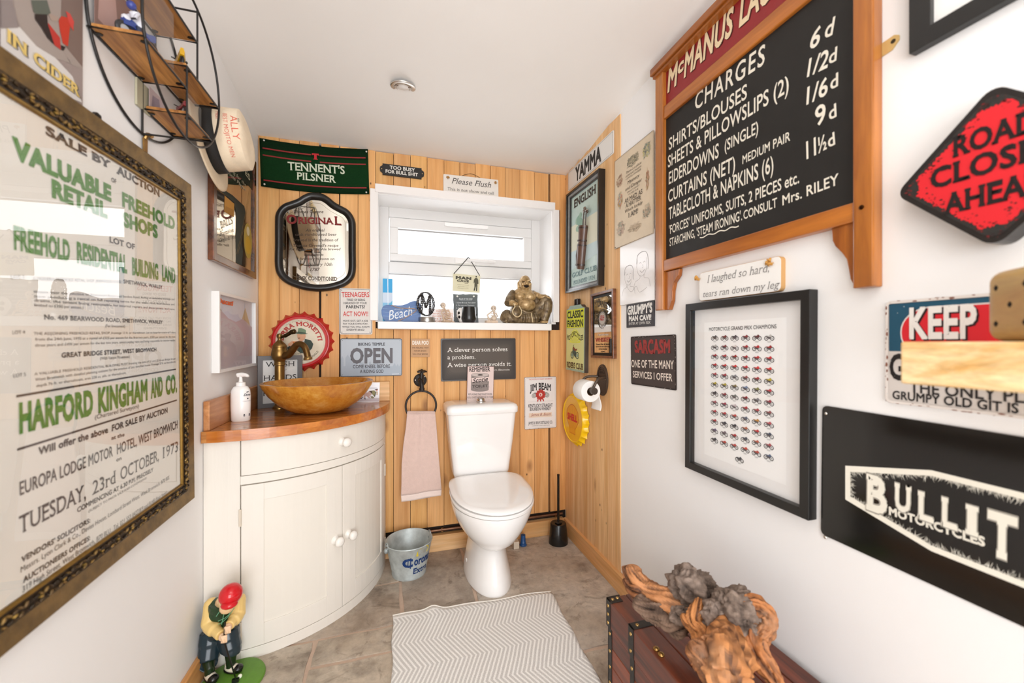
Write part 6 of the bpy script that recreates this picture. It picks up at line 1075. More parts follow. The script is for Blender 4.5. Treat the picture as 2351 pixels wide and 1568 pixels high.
def door(a0, a1, kpx):
    z0, z1 = 0.0425, zt0 - 0.003; m = 7.2; R1 = KR + 0.001
    b = B().set(cr); curved(b, 0.545, R1, a0, a0 + m, z0, z1); curved(b, 0.545, R1, a1 - m, a1, z0, z1); curved(b, 0.545, R1, a0 + m, a1 - m, z0, z0 + 0.078); curved(b, 0.545, R1, a0 + m, a1 - m, z1 - 0.06, z1); dd = b.done('door', CREAM, t, bevel=0.0012)
    b = B().set('e6e0d5'); curved(b, 0.545, R1 - 0.0045, a0 + m, a1 - m, z0 + 0.078, z1 - 0.06); b.done('door_panel', CREAM, dd); ang, z = oncyl(*kpx, KR); knob(dd, ang, z)
door(a_s + 0.1, a_j - 0.15, (770, 1240)); door(a_j + 0.15, a_r - 0.15, (800, 1226))
for ang, z in ((a_s - 0.2, 0.52), (a_s - 0.2, 0.115), (a_r + 0.3, 0.5), (a_r + 0.3, 0.125)):
    a = math.radians(ang); b = B().set('e2d8c8'); b.tube([(KX + (KR + 0.002) * math.sin(a), KY - (KR + 0.002) * math.cos(a), z - 0.03), (KX + (KR + 0.002) * math.sin(a), KY - (KR + 0.002) * math.cos(a), z + 0.03)], 0.005, 8); b.done('hinge', finish('cream_brass', 0.3, 0.4), t, smooth=50)
OAKTOP = wood('oiled_block_wood', 'cf8f4c', '9a5a24', 0, 22, 3.0, rough=0.22, coat=0.35, gstr=0.5)
w = thing('worktop', 'oiled block-wood corner worktop with low upstands on the cream cabinet', 'worktop')
b = B(); out = [(XL + e, KY - 0.577)] + arcp(0.577, 0, 90, 40) + [(KX + 0.577, YB - e), (XL + e, YB - e)]
b.set('ffffff'); b.prism(out, 0.80, 0.84)
b.done('top', OAKTOP, w, bevel=0.002)
rn = random.Random(6); b = B(); a = -4.0
while a < 88:
    s = rn.uniform(4, 14)
    for z0, z1 in (((0.8005, 0.8195), (0.8195, 0.8395)) if rn.random() < 0.45 else ((0.8005, 0.8395),)):
        k = rn.uniform(0.72, 1.05); col = (k, k * rn.uniform(0.86, 0.97), k * rn.uniform(0.7, 0.9)); n0 = len(b.c); curved(b, 0.57, 0.5776, a, min(90, a + s), z0, z1, 5); b.c[n0:] = [col] * (len(b.c) - n0)
    a += s
b.done('edge_staves', wood('block_edge', 'd68a3e', 'b5682a', 0, 20, 2.0, rough=0.25, coat=0.4, gstr=0.4), w)
b = B().set('f2dcc4'); b.box((XL + e, 1.64, 0.84), (XL + 0.022, YB - e, 0.943)); b.done('upstand', wood('upstand_wood', 'dfb082', 'bd8756', 1, 18, 1.5, rough=0.4, coat=0.1), w, bevel=0.002)
b = B().set('ffffff'); b.box((XL + 0.022, YB - 0.022, 0.84), (KX + 0.577, YB - e, 0.943)); b.done('upstand', SKIRT, w, bevel=0.002)
# basin, tap
bw = thing('vessel_basin', 'amber stone bowl basin sitting on the corner worktop', 'basin', (-0.322, 1.962, 0.84))
def amber():
    m, nt, b_, L = newmat('amber_stone'); n1, _ = noise_tex(nt, 16, 8, 0.7); n2, _ = noise_tex(nt, 4, 3, 0.5)
    c = ramp(nt, n1.outputs[0], [(0.3, lin('9a5a1a')), (0.45, lin('c07f2c')), (0.56, lin('d2983f')), (0.72, lin('e8bd70'))]); c = mix(nt, ramp(nt, n2.outputs[0], [(0.4, (0, 0, 0)), (0.7, (0.55, 0.55, 0.55))]), c, lin('a8601c')); L(c, b_.inputs['Base Color']); setin(b_, Roughness=0.25, Coat_Weight=0.3); return m
prof = [(0.0, 0.001), (0.085, 0.0), (0.12, 0.012), (0.165, 0.042), (0.20, 0.08), (0.222, 0.115), (0.229, 0.132), (0.226, 0.136), (0.216, 0.1365), (0.212, 0.131), (0.19, 0.09), (0.15, 0.045), (0.1, 0.018), (0.0, 0.01)]
B().lathe(prof, 64).done('bowl', amber(), bw, smooth=50)
BR = finish('antique_brass', 0.3, 0.85, var=0.4, vscale=18)
tp = thing('basin_tap', 'tall antique brass tap with curved spout behind the stone basin', 'tap', (-0.519, 2.116, 0.84))
b = B().set('8a6a3a'); b.lathe([(0, 0), (0.031, 0), (0.031, 0.006), (0.025, 0.012), (0.021, 0.016), (0.021, 0.2), (0.0245, 0.203), (0.0245, 0.210), (0.0225, 0.214), (0.0235, 0.222), (0.033, 0.236), (0.036, 0.252), (0.033, 0.272), (0.029, 0.284), (0.031, 0.288), (0.031, 0.293), (0.025, 0.303), (0.016, 0.312), (0.009, 0.320), (0.0085, 0.327), (0.0125, 0.335), (0.0135, 0.342), (0.010, 0.350), (0, 0.353)], 32); b.done('tap_body', BR, tp, smooth=45)
sd = (V((-0.375, 2.02, 0)) - V((-0.519, 2.116, 0))); sl = sd.length; sd.normalize()
sp = [(0.02, 0.248), (0.05, 0.25), (0.075, 0.272), (0.10, 0.297), (0.125, 0.302), (0.148, 0.288), (0.160, 0.262), (0.166, 0.240)]
b = B().set('7a5a30'); b.tube(smoothpath([(sd.x * r, sd.y * r, z) for r, z in sp], 5), [0.018 - 0.004 * min(1, i / 20) for i in range(36)], 16); b.set('9a7a48'); b.tube([(sd.x * 0.1655, sd.y * 0.1655, 0.243), (sd.x * 0.1665, sd.y * 0.1665, 0.237), (sd.x * 0.168, sd.y * 0.168, 0.230)], [0.0155, 0.0185, 0.0175], 18); b.done('spout', BR, tp, smooth=60)
b = B().set('4a3a22'); b.tube(smoothpath([(0.006, -0.004, 0.333), (0.03, -0.012, 0.343), (0.055, -0.02, 0.358), (0.072, -0.026, 0.362)], 5), [0.006] * 4 + [0.009] * 6 + [0.0115] * 5 + [0.009], 12); b.done('lever', BR, tp, smooth=60)
# soap
sp_ = thing('soap_dispenser', 'white pump soap bottle on the left end of the worktop', 'soap dispenser', (-0.582, 1.815, 0.84))
SOAP = finish('white_bottle_plastic', 0.22, sss=0.1)
b = B().set('f3f1ee'); b.lathe([(0, 0.001), (0.030, 0), (0.033, 0.004), (0.0345, 0.06), (0.0345, 0.10), (0.032, 0.122), (0.025, 0.134), (0.018, 0.138), (0, 0.138)], 36, sy=0.72); b.done('bottle', SOAP, sp_, smooth=50)
b = B().set('f3f1ee'); b.lathe([(0.0, 0.138), (0.0165, 0.138), (0.0165, 0.152), (0.008, 0.154), (0.0065, 0.157), (0.0055, 0.178), (0, 0.178)], 24); b.tube(smoothpath([(-0.014, 0.0, 0.179), (0.0, 0, 0.182), (0.018, -0.006, 0.181), (0.03, -0.012, 0.176)], 4), [0.006, 0.009, 0.0095, 0.009, 0.009, 0.009, 0.0085, 0.008, 0.0075, 0.007, 0.006, 0.0055, 0.004], 12); b.done('pump', SOAP, sp_, smooth=50)
ik = Ink()
ik.text('Dove', 0, 0.10, 0.009, '2a3040', w=0.024, slant=0.3, bold=0.03); ik.poly([(-0.004, 0.115), (0.006, 0.118), (0.004, 0.114), (-0.002, 0.112)], '3a3f4a'); ik.poly(circ(0.003, 10, 0.002, 0.089), '3a3f4a'); ik.text('Caring protection', 0, 0.078, 0.004, '8a8a92', w=0.03); ik.rect(-0.012, 0.02, 0.012, 0.029, '2b2b33'); ik.text('hand wash', 0, 0.022, 0.004, 'e8e8ea', w=0.02, z=0.0012)
a0 = math.radians(-25); ik.b.v = [V(((0.0347 + p.z) * math.sin(p.x / 0.03 + 0.9), -(0.0347 * 0.72 + p.z + 0.0002) * math.cos(p.x / 0.03 + 0.9), p.y)) for p in ik.b.v]; ik.done(sp_)
# framed notice behind the basin
fn = V((math.sin(0.45), -math.cos(0.45), 0)); pl = V((-0.608, 2.11, 0.84)); f = Fr(None, 0, c=pl, p=pl, n=fn); w_, h_ = 0.19, 0.246; rr_ = f.r; f = Fr(None, 0, c=pl + rr_ * (w_ / 2) + UP * (h_ / 2), p=pl, n=fn); f.w, f.h = w_, h_
t = thing('framed_notice', 'grey box-framed handwashing notice standing in the corner behind the basin', 'picture', M=f.M)
b = B(); frame4(b, w_, h_, 0.02, -0.02, 0, '6b6a6b'); b.done('frame', finish('grey_frame_paint', 0.4), t, bevel=0.0015)
b = B().set('e9e7e3'); b.box((-w_ / 2 + 0.015, -h_ / 2 + 0.015, -0.019), (w_ / 2 - 0.015, h_ / 2 - 0.015, -0.012)); b.done('notice_sheet', MATTE, t)
ik = Ink(f, -0.012)
for s_, y, h_2, ww, kw in (('WASH', 0.07, 0.024, 0.125, dict(serif=0.05)), ('Your', 0.045, 0.015, 0.05, dict(slant=0.4)), ('HANDS', 0.006, 0.024, 0.14, dict(serif=0.05)), ('Ya', -0.028, 0.015, 0.03, dict(slant=0.4)), ('FILTHY', -0.066, 0.024, 0.145, dict(serif=0.05)), ('Animal', -0.092, 0.015, 0.06, dict(slant=0.4))): ik.text(s_, 0, y, h_2, '2b2826' if 'serif' in kw else '9a948c', w=ww, **kw)
ik.done(t); b = B(); b.box((-w_ / 2 + 0.018, -h_ / 2 + 0.018, -0.0075), (w_ / 2 - 0.018, h_ / 2 - 0.018, -0.0065)); b.done('glazing', glassmat('picture_glass'), t)
# greeting card right of the basin
f = Fr(None, 0, p=(0, 2.192, 0), n=(0, -1, 0), quad=[(800, 876), (871.3, 876), (871.3, 921.8), (800, 921.8)]); f.M.translation.z += 0.84 - (f.c.z - f.h / 2); f.c = f.M.translation.copy()
o = plate('greeting_card', 'white greeting card with a stooping flat-capped man, right of the basin', 'card', f, 'e6e5ea', 0.002, 0.001, mat=finish('gloss_card', 0.2))
ik = Ink(f); q = crop(780, 850, 17.4); P_ = lambda x, y: ik.P(*q(x, y))
for pts, c, z in (([(680, 1150), (1570, 1100), (1590, 1240), (600, 1240)], 'cdc6cc', 0.0004), ([(980, 900), (1110, 890), (1180, 820), (1260, 900), (1270, 980), (1180, 1060), (1260, 1120), (1160, 1120), (1040, 1010), (1010, 1130), (960, 1120), (970, 960)], 'c9aaa2', 0.0008), ([(1170, 830), (1300, 810), (1380, 800), (1430, 860), (1380, 1050), (1300, 960), (1230, 870)], '8f8a60', 0.0012), ([(1180, 830), (1290, 830), (1300, 960), (1250, 900)], '4a3a30', 0.0014), ([(1370, 1050), (1440, 840), (1460, 860), (1410, 1060)], '4a4a34', 0.0016), ([(1400, 770), (1520, 740), (1525, 765), (1460, 790), (1400, 790)], '4a2228', 0.0018), ([(1430, 790), (1520, 770), (1515, 830), (1470, 840)], 'd8a08c', 0.0016), ([(1460, 850), (1520, 850), (1510, 990), (1470, 990)], 'c8b090', 0.0012), ([(820, 1140), (900, 1070), (950, 1060), (860, 1150)], '3a2c26', 0.0010), ([(980, 1150), (1020, 1080), (1030, 1170)], '2c2420', 0.0012), ([(1220, 1040), (1320, 1040), (1400, 1110), (1280, 1130)], '8a8464', 0.0010)): ik.poly([P_(*p) for p in pts], c, z)
ik.rect(f.w * -0.35, f.h * 0.2, f.w * 0.42, f.h * 0.23, 'b4b6c2'); ik.done(o, name='card_print')
# ---------------------------------------------------------------- towel ring and towel
q = crop(860, 740, 4.126); pc = onY(*q(432, 548), YB)
t = thing('towel_ring', 'black iron towel ring styled like a garden tap', 'towel ring', (pc.x, YB, pc.z))
k_ = 1 / 4.126 * 2.17 / F_PX; L_ = lambda x, y, d: ((x - 432) * k_, -d, -(y - 548) * k_)
b = B().set('262220'); b.lathe([(0, -0.012), (0.028, -0.011), (0.034, -0.007), (0.0355, 0)], 32, axis='y'); b.v = [V((p.x, -abs(p.y), p.z)) if True else p for p in b.v]; b.done('wall_plate', BLACKM, t, smooth=40)
b = B().set('262220'); b.tube(smoothpath([(0, -0.008, 0), (0, -0.03, 0.002), (0.002, -0.05, -0.006), (0.004, -0.062, -0.024), (0.005, -0.064, -0.038)], 5), [0.016] * 5 + [0.014] * 5 + [0.0125] * 5 + [0.0115] * 6, 14); b.tube([(0.004, -0.034, 0.0), (0.006, -0.034, 0.045)], [0.011, 0.009], 12); b.tube([(0.005, -0.064, -0.036), (0.005, -0.064, -0.046)], 0.0145, 14); b.done('spout', BLACKM, t, smooth=50)
b = B().set('262220'); n = 40; hz = 0.054
pts = [((0.024 + 0.004 * math.cos(5 * a)) * math.cos(a), (0.024 + 0.004 * math.cos(5 * a)) * math.sin(a)) for a in [2 * PI * i / n for i in range(n)]]; b.M = Matrix.Translation((0.006, -0.034, 0.045)); b.loft([[V((x, y, 0)) for x, y in pts], [V((x, y, 0.006)) for x, y in pts], [V((x * 0.6, y * 0.6, 0.012)) for x, y in pts]]); b.ball((0, 0, 0.012), 0.007, 10); b.done('tap_handle', BLACKM, t, smooth=40)
rc = onY(*q(440, 790), YB - 0.062); rR = 0.079
b = B().set('2b2522'); b.tube([(rc.x - pc.x + rR * math.cos(a), -0.064, rc.z - pc.z + rR * math.sin(a)) for a in [2 * PI * i / 56 for i in range(56)]], 0.0055, 10, closed=True); b.tube([(0.005, -0.064, -0.045), (0.005, -0.064, rc.z - pc.z + rR - 0.004)], [0.008, 0.007], 10); b.done('ring', BLACKM, t, smooth=60)
for x, y in ((-0.026, 0.002), (0.024, 0.02)): b = B().set('d8d4cc'); b.ball((x, -0.0115, y), (0.004, 0.002, 0.004), 10); b.done('screw', METAL, t, smooth=60)
q = crop(890, 830, 4.75)
tw = thing('hand_towel', 'pale pink terry hand towel hanging through the black ring', 'towel', (rc.x, YB - 0.064, rc.z))
zt = onY(*q(370, 565), YB - 0.07).z - rc.z
def edge(v, tb): # left and right edge px of the towel by height
    xs = [(565, 212, 518), (700, 200, 530), (900, 170, 545), (1100, 152, 560), (1300, 150, 575), (1420, 145, 585), (1490, 150, 582)]
    y = 565 + (1490 - 565) * v
    for i in range(len(xs) - 1):
        if xs[i][0] <= y <= xs[i + 1][0] + 1e-6:
            k = (y - xs[i][0]) / (xs[i + 1][0] - xs[i][0]); return y, xs[i][1] + (xs[i + 1][1] - xs[i][1]) * k, xs[i][2] + (xs[i + 1][2] - xs[i][2]) * k
    return y, xs[-1][1], xs[-1][2]
TERRY = finish('pink_terry', 0.95, sheen=0.5, var=0.06, vscale=60, bump=0.8, bscale=330)
HEM = finish('pink_hem', 0.85, bump=0.3, bscale=500)
def towel_pt(u, v, back=0):
    y, xl, xr = edge(v, 0); y -= (u - 0.5) * 75 * v * (1 if not back else 0.6)
    p = onY(*q(xl + (xr - xl) * u, y), YB - 0.075) - V((rc.x, YB - 0.064, rc.z))
    fold = 0.008 * math.sin(u * 9.5 + 0.6 + v * 1.2) * (1.0 - 0.35 * v) + 0.006 * math.exp(-((u - 0.5) / 0.06) ** 2) * (1 - v) * 2
    return V((p.x, -0.011 - 0.006 * v + fold * (0.7 if v > 0.1 else 0.4 + 3 * v), p.z))
b = B().set('e3c6bb'); b.grid(lambda u, v: towel_pt(u, v * 0.93), 36, 40); b.done('front_fold', TERRY, tw, smooth=180, thick=0.006)
b = B().set('e9d6cd'); b.grid(lambda u, v: towel_pt(u, 0.93 + v * 0.07), 36, 4); b.done('hem', HEM, tw, smooth=180, thick=0.0055)
b = B().set('e0c2b6')
def overp(u, v):
    a = PI * v; p = towel_pt(u, 0.0); return V((p.x, p.y * (1 - v) + 0.012 * v, p.z + 0.008 * math.sin(a)))
b.grid(overp, 36, 8); b.done('top_fold', TERRY, tw, smooth=180, thick=0.006)
b = B().set('e3c6bb')
def backp(u, v):
    p = towel_pt(0.12 + 0.62 * u, v, 1) if v > 0.3 else towel_pt(0.02 + 0.96 * u + (0.10 - 0.26 * u) * v / 0.3 * 0.9, v, 1); z0 = towel_pt(0.5, 0).z; return V((p.x + 0.0, 0.012 + 0.006 * v + 0.004 * math.sin(u * 8), z0 + (p.z - z0) * 1.03))
b.grid(backp, 24, 30); b.done('back_fold', TERRY, tw, smooth=180, thick=0.005)
# ---------------------------------------------------------------- bucket
bk_ = thing('metal_bucket', 'galvanized beer bucket with blue lettering beside the cabinet', 'bucket', (0.072, 2.062, 0))
GALV = finish('galvanized_steel', 0.45, 0.35, var=0.32, vscale=26, bump=0.12, bscale=60, rvar=0.15)
b = B().set('c2cac9'); b.lathe([(0, 0.004), (0.078, 0.004), (0.083, 0.0), (0.0845, 0.008), (0.083, 0.012), (0.112, 0.158), (0.1155, 0.162), (0.1145, 0.166), (0.110, 0.162), (0.081, 0.012), (0, 0.01)], 56); b.done('pail', GALV, bk_, smooth=40)
for s in (-1, 1):
    a = math.radians(200 if s < 0 else 22); c, n_ = math.cos(a), math.sin(a); b = B().set('a6aeae')
    b.tube(smoothpath([(c * 0.112 - n_ * dx, n_ * 0.112 + c * dx, z) if k else (0, 0, 0) for k, dx, z in ((1, -0.014, 0.152), (1, -0.012, 0.168), (1, 0, 0.176), (1, 0.012, 0.168), (1, 0.014, 0.152))], 4), 0.003, 8)
    b.ball((c * 0.116, n_ * 0.116, 0.14), (0.012, 0.012, 0.014), 10); b.done('handle_lug', GALV, bk_, smooth=60)
ik = Ink(); nv = '18386e'
ik.text('C', -0.058, 0, 0.05, nv, w=0.05, bold=0.05); ik.line([(-0.045, -0.012), (-0.043, 0.058)], 0.0045, nv, 0.0012); ik.line([(-0.057, 0.004), (-0.055, 0.046)], 0.004, nv, 0.0012)
ik.text('orona', 0.02, 0.004, 0.05, nv, w=0.095, bold=0.03, serif=0.1); ik.text('Extra', 0.015, -0.052, 0.036, nv, w=0.09, bold=0.02, serif=0.1, space=1.1)
ik.poly([(-0.02, 0.062), (-0.012, 0.058), (0.042, 0.062), (0.05, 0.085), (0.044, 0.1), (0.03, 0.108), (0.0, 0.105), (-0.016, 0.088)], 'd8c03c', 0.0006); rn = random.Random(2)
for _ in range(24): x, y = rn.uniform(-0.012, 0.04), rn.uniform(0.066, 0.1); ik.line([(x, y), (x + rn.uniform(-0.006, 0.006), y + rn.uniform(-0.004, 0.004))], 0.001, rn.choice(('a8922a', 'e8d878')), 0.001)
a0 = math.radians(-63); zoff = 0.075
out = []
for p in ik.b.v:
    z = zoff + p.y * 0.8; r = 0.083 + (z - 0.012) / 0.146 * 0.029 + 0.0006 + p.z; th = a0 + p.x / 0.1; out.append(V((r * math.cos(th), r * math.sin(th), z)))
ik.b.v = out; ik.done(bk_)
# ---------------------------------------------------------------- toilet brush
p = (0.905, 2.12)
t = thing('brush_holder', 'black plastic toilet brush holder in the plank corner', 'brush holder', (*p, 0)); b = B().set('171717'); b.lathe([(0.050, 0.0), (0.0555, 0.0), (0.054, 0.02), (0.046, 0.108), (0.042, 0.114), (0.030, 0.1145), (0.020, 0.112), (0.020, 0.06)], 36); b.done('pot', finish('black_plastic', 0.22), t, smooth=40)
t = thing('toilet_brush', 'black toilet brush handle standing upright out of its holder', 'toilet brush', (*p, 0.02)); b = B().set('141414'); b.lathe([(0.0, 0.0), (0.019, 0.0), (0.0185, 0.08), (0.008, 0.085), (0.0075, 0.09), (0.0072, 0.11), (0.0068, 0.36), (0.0075, 0.363), (0.0075, 0.372), (0, 0.374)], 18); b.done('handle', finish('black_plastic', 0.22), t, smooth=40)
b = B().set('1e1e1e'); b.lathe([(0.017, 0.096), (0.022, 0.098), (0.017, 0.102), (0.008, 0.104)], 18); b.done('collar', finish('black_plastic', 0.22), t, smooth=40)
# ---------------------------------------------------------------- rug
def rug_material():
    m, nt, b_, L = newmat('herringbone_weave'); tc = node(nt, 'ShaderNodeTexCoord'); sp = node(nt, 'ShaderNodeSeparateXYZ'); L(tc.outputs['Object'], sp.inputs[0])
    def mth(op, a, c=None, **k):
        n = node(nt, 'ShaderNodeMath', operation=op)
        for i, x in enumerate((a, c)):
            if x is None: continue
            if isinstance(x, (int, float)): n.inputs[i].default_value = x
            else: L(x, n.inputs[i])
        return n.outputs[0]
    nz = node(nt, 'ShaderNodeTexNoise'); L(tc.outputs['Object'], nz.inputs[0]); nz.inputs['Scale'].default_value = 7
    y = mth('ADD', sp.outputs[1], mth('MULTIPLY', nz.outputs[0], 0.02))
    tri = mth('MULTIPLY', mth('PINGPONG', mth('ADD', y, 20.03), 0.125), 0.5); x = mth('ADD', sp.outputs[0], tri)
    f = mth('PINGPONG', mth('ADD', x, 20.0), 0.0082); st = mth('GREATER_THAN', f, 0.0037)
    n2 = node(nt, 'ShaderNodeTexNoise'); L(tc.outputs['Object'], n2.inputs[0]); n2.inputs['Scale'].default_value = 260
    bx = mth('MULTIPLY', mth('LESS_THAN', mth('ABSOLUTE', mth('ADD', sp.outputs[1], -0.0)), 0.49), 1.0)
    st = mth('MULTIPLY', st, bx)
    c = mix(nt, st, lin('f6f4f0'), lin('d3d0cc')); c = mix(nt, 0.5, c, ramp(nt, n2.outputs[0], [(0.3, (0.78, 0.78, 0.78)), (0.65, (1, 1, 1))]), 'MULTIPLY'); L(c, b_.inputs['Base Color']); setin(b_, Roughness=0.95)
    bp = node(nt, 'ShaderNodeBump'); bp.inputs['Strength'].default_value = 0.6; bp.inputs['Distance'].default_value = 0.003; L(n2.outputs[0], bp.inputs['Height']); L(bp.outputs[0], b_.inputs['Normal']); return m
tl, tr_, br_, bl_ = V((-0.006, 1.737)), V((0.69, 1.703)), V((0.645, 0.72)), V((-0.012, 0.745)); rcn = (tl + tr_ + br_ + bl_) / 4
rg_ = thing('bath_rug', 'pale grey and white herringbone woven rug in front of the toilet', 'rug', (rcn.x, rcn.y, 0))
def rugp(u, v):
    a = tl.lerp(tr_, u); c = bl_.lerp(br_, u); k = a.lerp(c, v); wob = 0.004 * math.sin(u * 17) * (1 - min(1, v * 12)) + 0.012 * math.exp(-((u - 0.24) / 0.04) ** 2) * max(0, 1 - v * 10); ex = 0.003 * math.sin(v * 31) * (1 if u in (0, 1) else 0)
    return V((k.x - rcn.x + ex, k.y - rcn.y + wob, 0.0045 + 0.001 * math.sin(u * 9 + v * 7) + 0.010 * math.exp(-((u - 0.24) / 0.05) ** 2) * max(0, 1 - v * 8)))
B().grid(rugp, 60, 60).done('weave', rug_material(), rg_, smooth=180, thick=0.005)
b = B().set('ebe6dd'); b.tube([rugp(i / 60, 0.0) + V((0, 0.004, 0)) for i in range(61)], 0.0045, 6); b.done('bound_edge', finish('cotton_binding', 0.95, bump=0.4, bscale=300), rg_, smooth=180)
# ---------------------------------------------------------------- chest
cx0, cx1, cy0, cy1, cz1 = 0.659, 0.986, 0.52, 1.135, 0.33
t = thing('wooden_chest', 'reddish-brown wooden trunk with black iron straps and brass studs', 'chest', ((cx0 + cx1) / 2, (cy0 + cy1) / 2, 0)); ox, oy = (cx0 + cx1) / 2, (cy0 + cy1) / 2
CHW = wood('mahogany_boards', '8f4526', '4a2012', 1, 14, 1.2, rough=0.38, coat=0.15, gstr=0.7)
IRN = finish('blackened_strap', 0.45, 0.5, var=0.3, vscale=60, bump=0.15, bscale=140); BRS = finish('brass_stud', 0.25, 0.95, var=0.2, vscale=50)
b = B(); rn = random.Random(12)
for k in range(4):
    z0, z1 = 0.01 + k * 0.058, 0.01 + (k + 1) * 0.058 - 0.0012; c = rn.uniform(0.8, 1.05); b.col = (c, c * 0.95, c * 0.9); b.box((cx0 - ox, cy0 - oy, z0), (cx1 - ox, cy1 - oy, z1))
b.done('body', CHW, t, bevel=0.002)
b = B()
for k in range(5):
    x0, x1 = cx0 - ox - 0.004 + k * 0.0668, cx0 - ox - 0.004 + (k + 1) * 0.0668 - 0.001; c = rn.uniform(0.75, 1.1); b.col = (c, c * 0.95, c * 0.9); b.box((x0, cy0 - oy - 0.004, 0.244), (x1, cy1 - oy + 0.004, cz1))
b.done('lid', CHW, t, bevel=0.003)
e2 = 0.002; X0, X1, Y0, Y1 = cx0 - ox - 0.004, cx1 - ox, cy0 - oy - 0.004, cy1 - oy + 0.004
def strap(nm, boxes, studs):
    b = B().set('35312d')
    for a, c in boxes: b.box(a, c)
    o = b.done(nm, IRN, t, bevel=0.0008)
    for p, n_ in studs:
        b = B().set('c9a66a'); M = {'x': Matrix.Rotation(-PI / 2, 4, 'Y'), 'z': Matrix.Identity(4), 'y': Matrix.Rotation(-PI / 2, 4, 'X')}[n_]; b.M = Matrix.Translation(p) @ M; b.lathe([(0.0052, 0), (0.0045, 0.002), (0, 0.0032)], 12); b.done('stud', BRS, o, smooth=60)
for ys, wd in ((1.003 - oy, 0.013), (0.66 - oy, 0.013)):
    strap('iron_strap', [((X0 - e2, ys - wd, cz1 - 0.002), (X1, ys + wd, cz1 + e2)), ((X0 - e2, ys - wd, 0.246), (X0 + 0.002, ys + wd, cz1 + e2)), ((cx0 - ox - e2, ys - wd * 0.8, 0.01), (cx0 - ox + 0.002, ys + wd * 0.8, 0.242))], [((X0 - e2, ys, z), 'x') for z in (0.262, 0.31)] + [((cx0 - ox - e2, ys, z), 'x') for z in (0.03, 0.09, 0.15, 0.21)] + [((X0 + 0.02 + 0.09 * k, ys, cz1 + e2), 'z') for k in range(4)])
strap('corner_strip', [((X0 - e2, Y1 - 0.022, 0.244), (X0 + 0.002, Y1 + e2, cz1 + e2)), ((X0 - e2, Y1 - 0.002, 0.244), (X0 + 0.045, Y1 + e2, cz1 + e2)), ((X0 - e2, Y1 - 0.03, cz1 - 0.002), (X0 + 0.04, Y1 + e2, cz1 + e2))], [((X0 - e2, Y1 - 0.01, z), 'x') for z in (0.258, 0.285, 0.312)] + [((X0 + 0.012, Y1 - 0.014, cz1 + e2), 'z'), ((X0 + 0.03, Y1 - 0.012, cz1 + e2), 'z')])
strap('corner_strip', [((cx0 - ox - e2, cy1 - oy - 0.02, 0.01), (cx0 - ox + 0.002, cy1 - oy + e2, 0.242)), ((cx0 - ox - e2, cy1 - oy - 0.002, 0.01), (cx0 - ox + 0.03, cy1 - oy + e2, 0.242))], [((cx0 - ox - e2, cy1 - oy - 0.01, z), 'x') for z in (0.025, 0.07, 0.12, 0.17, 0.225)])
b = B().set('2e2a27'); yl = 0.83 - oy; b.M = Matrix.Translation((X0 - 0.003, yl, 0)); b.box((-0.003, -0.018, 0.2), (0.004, 0.018, 0.285)); b.box((-0.008, -0.008, 0.215), (0.0, 0.008, 0.245)); b.done('latch', IRN, t, bevel=0.002)
for yk in (0.89, 0.91): b = B().set('a8834c'); b.ball((X0 + 0.016, yk - oy, cz1 + 0.002), (0.009, 0.009, 0.006), 12); b.done('brass_button', BRS, t, smooth=60)
# ---------------------------------------------------------------- driftwood
dw = thing('driftwood', 'gnarled tan and grey driftwood root lying on the wooden trunk', 'driftwood', (0.82, 0.92, cz1)); D0 = V((0.82, 0.92, cz1))
def driftmat(name, c0, c1, c2, rough=0.7):
    m, nt, b_, L = newmat(name); n1, _ = noise_tex(nt, 14, 7, 0.65); n2, _ = noise_tex(nt, 5, 4, 0.6)
    a_ = node(nt, 'ShaderNodeAttribute', attribute_name='Col')
    c = mix(nt, 0.9, a_.outputs['Color'], ramp(nt, n1.outputs[0], [(0.3, lin(c2)), (0.45, lin(c1)), (0.6, lin(c0))]), 'MULTIPLY'); c = mix(nt, ramp(nt, n2.outputs[0], [(0.5, (0, 0, 0)), (0.7, (0.6, 0.6, 0.6))]), c, lin(c2)); L(c, b_.inputs['Base Color']); setin(b_, Roughness=rough)
    bp = node(nt, 'ShaderNodeBump'); bp.inputs['Strength'].default_value = 0.8; bp.inputs['Distance'].default_value = 0.006; L(n1.outputs[0], bp.inputs['Height']); L(bp.outputs[0], b_.inputs['Normal']); return m
TAN = driftmat('tan_driftwood', 'fff4ea', 'f0e2d4', 'a88a70'); GREY = driftmat('grey_burl', 'fff6f0', 'e2d6cc', '8a7a70', 0.9)
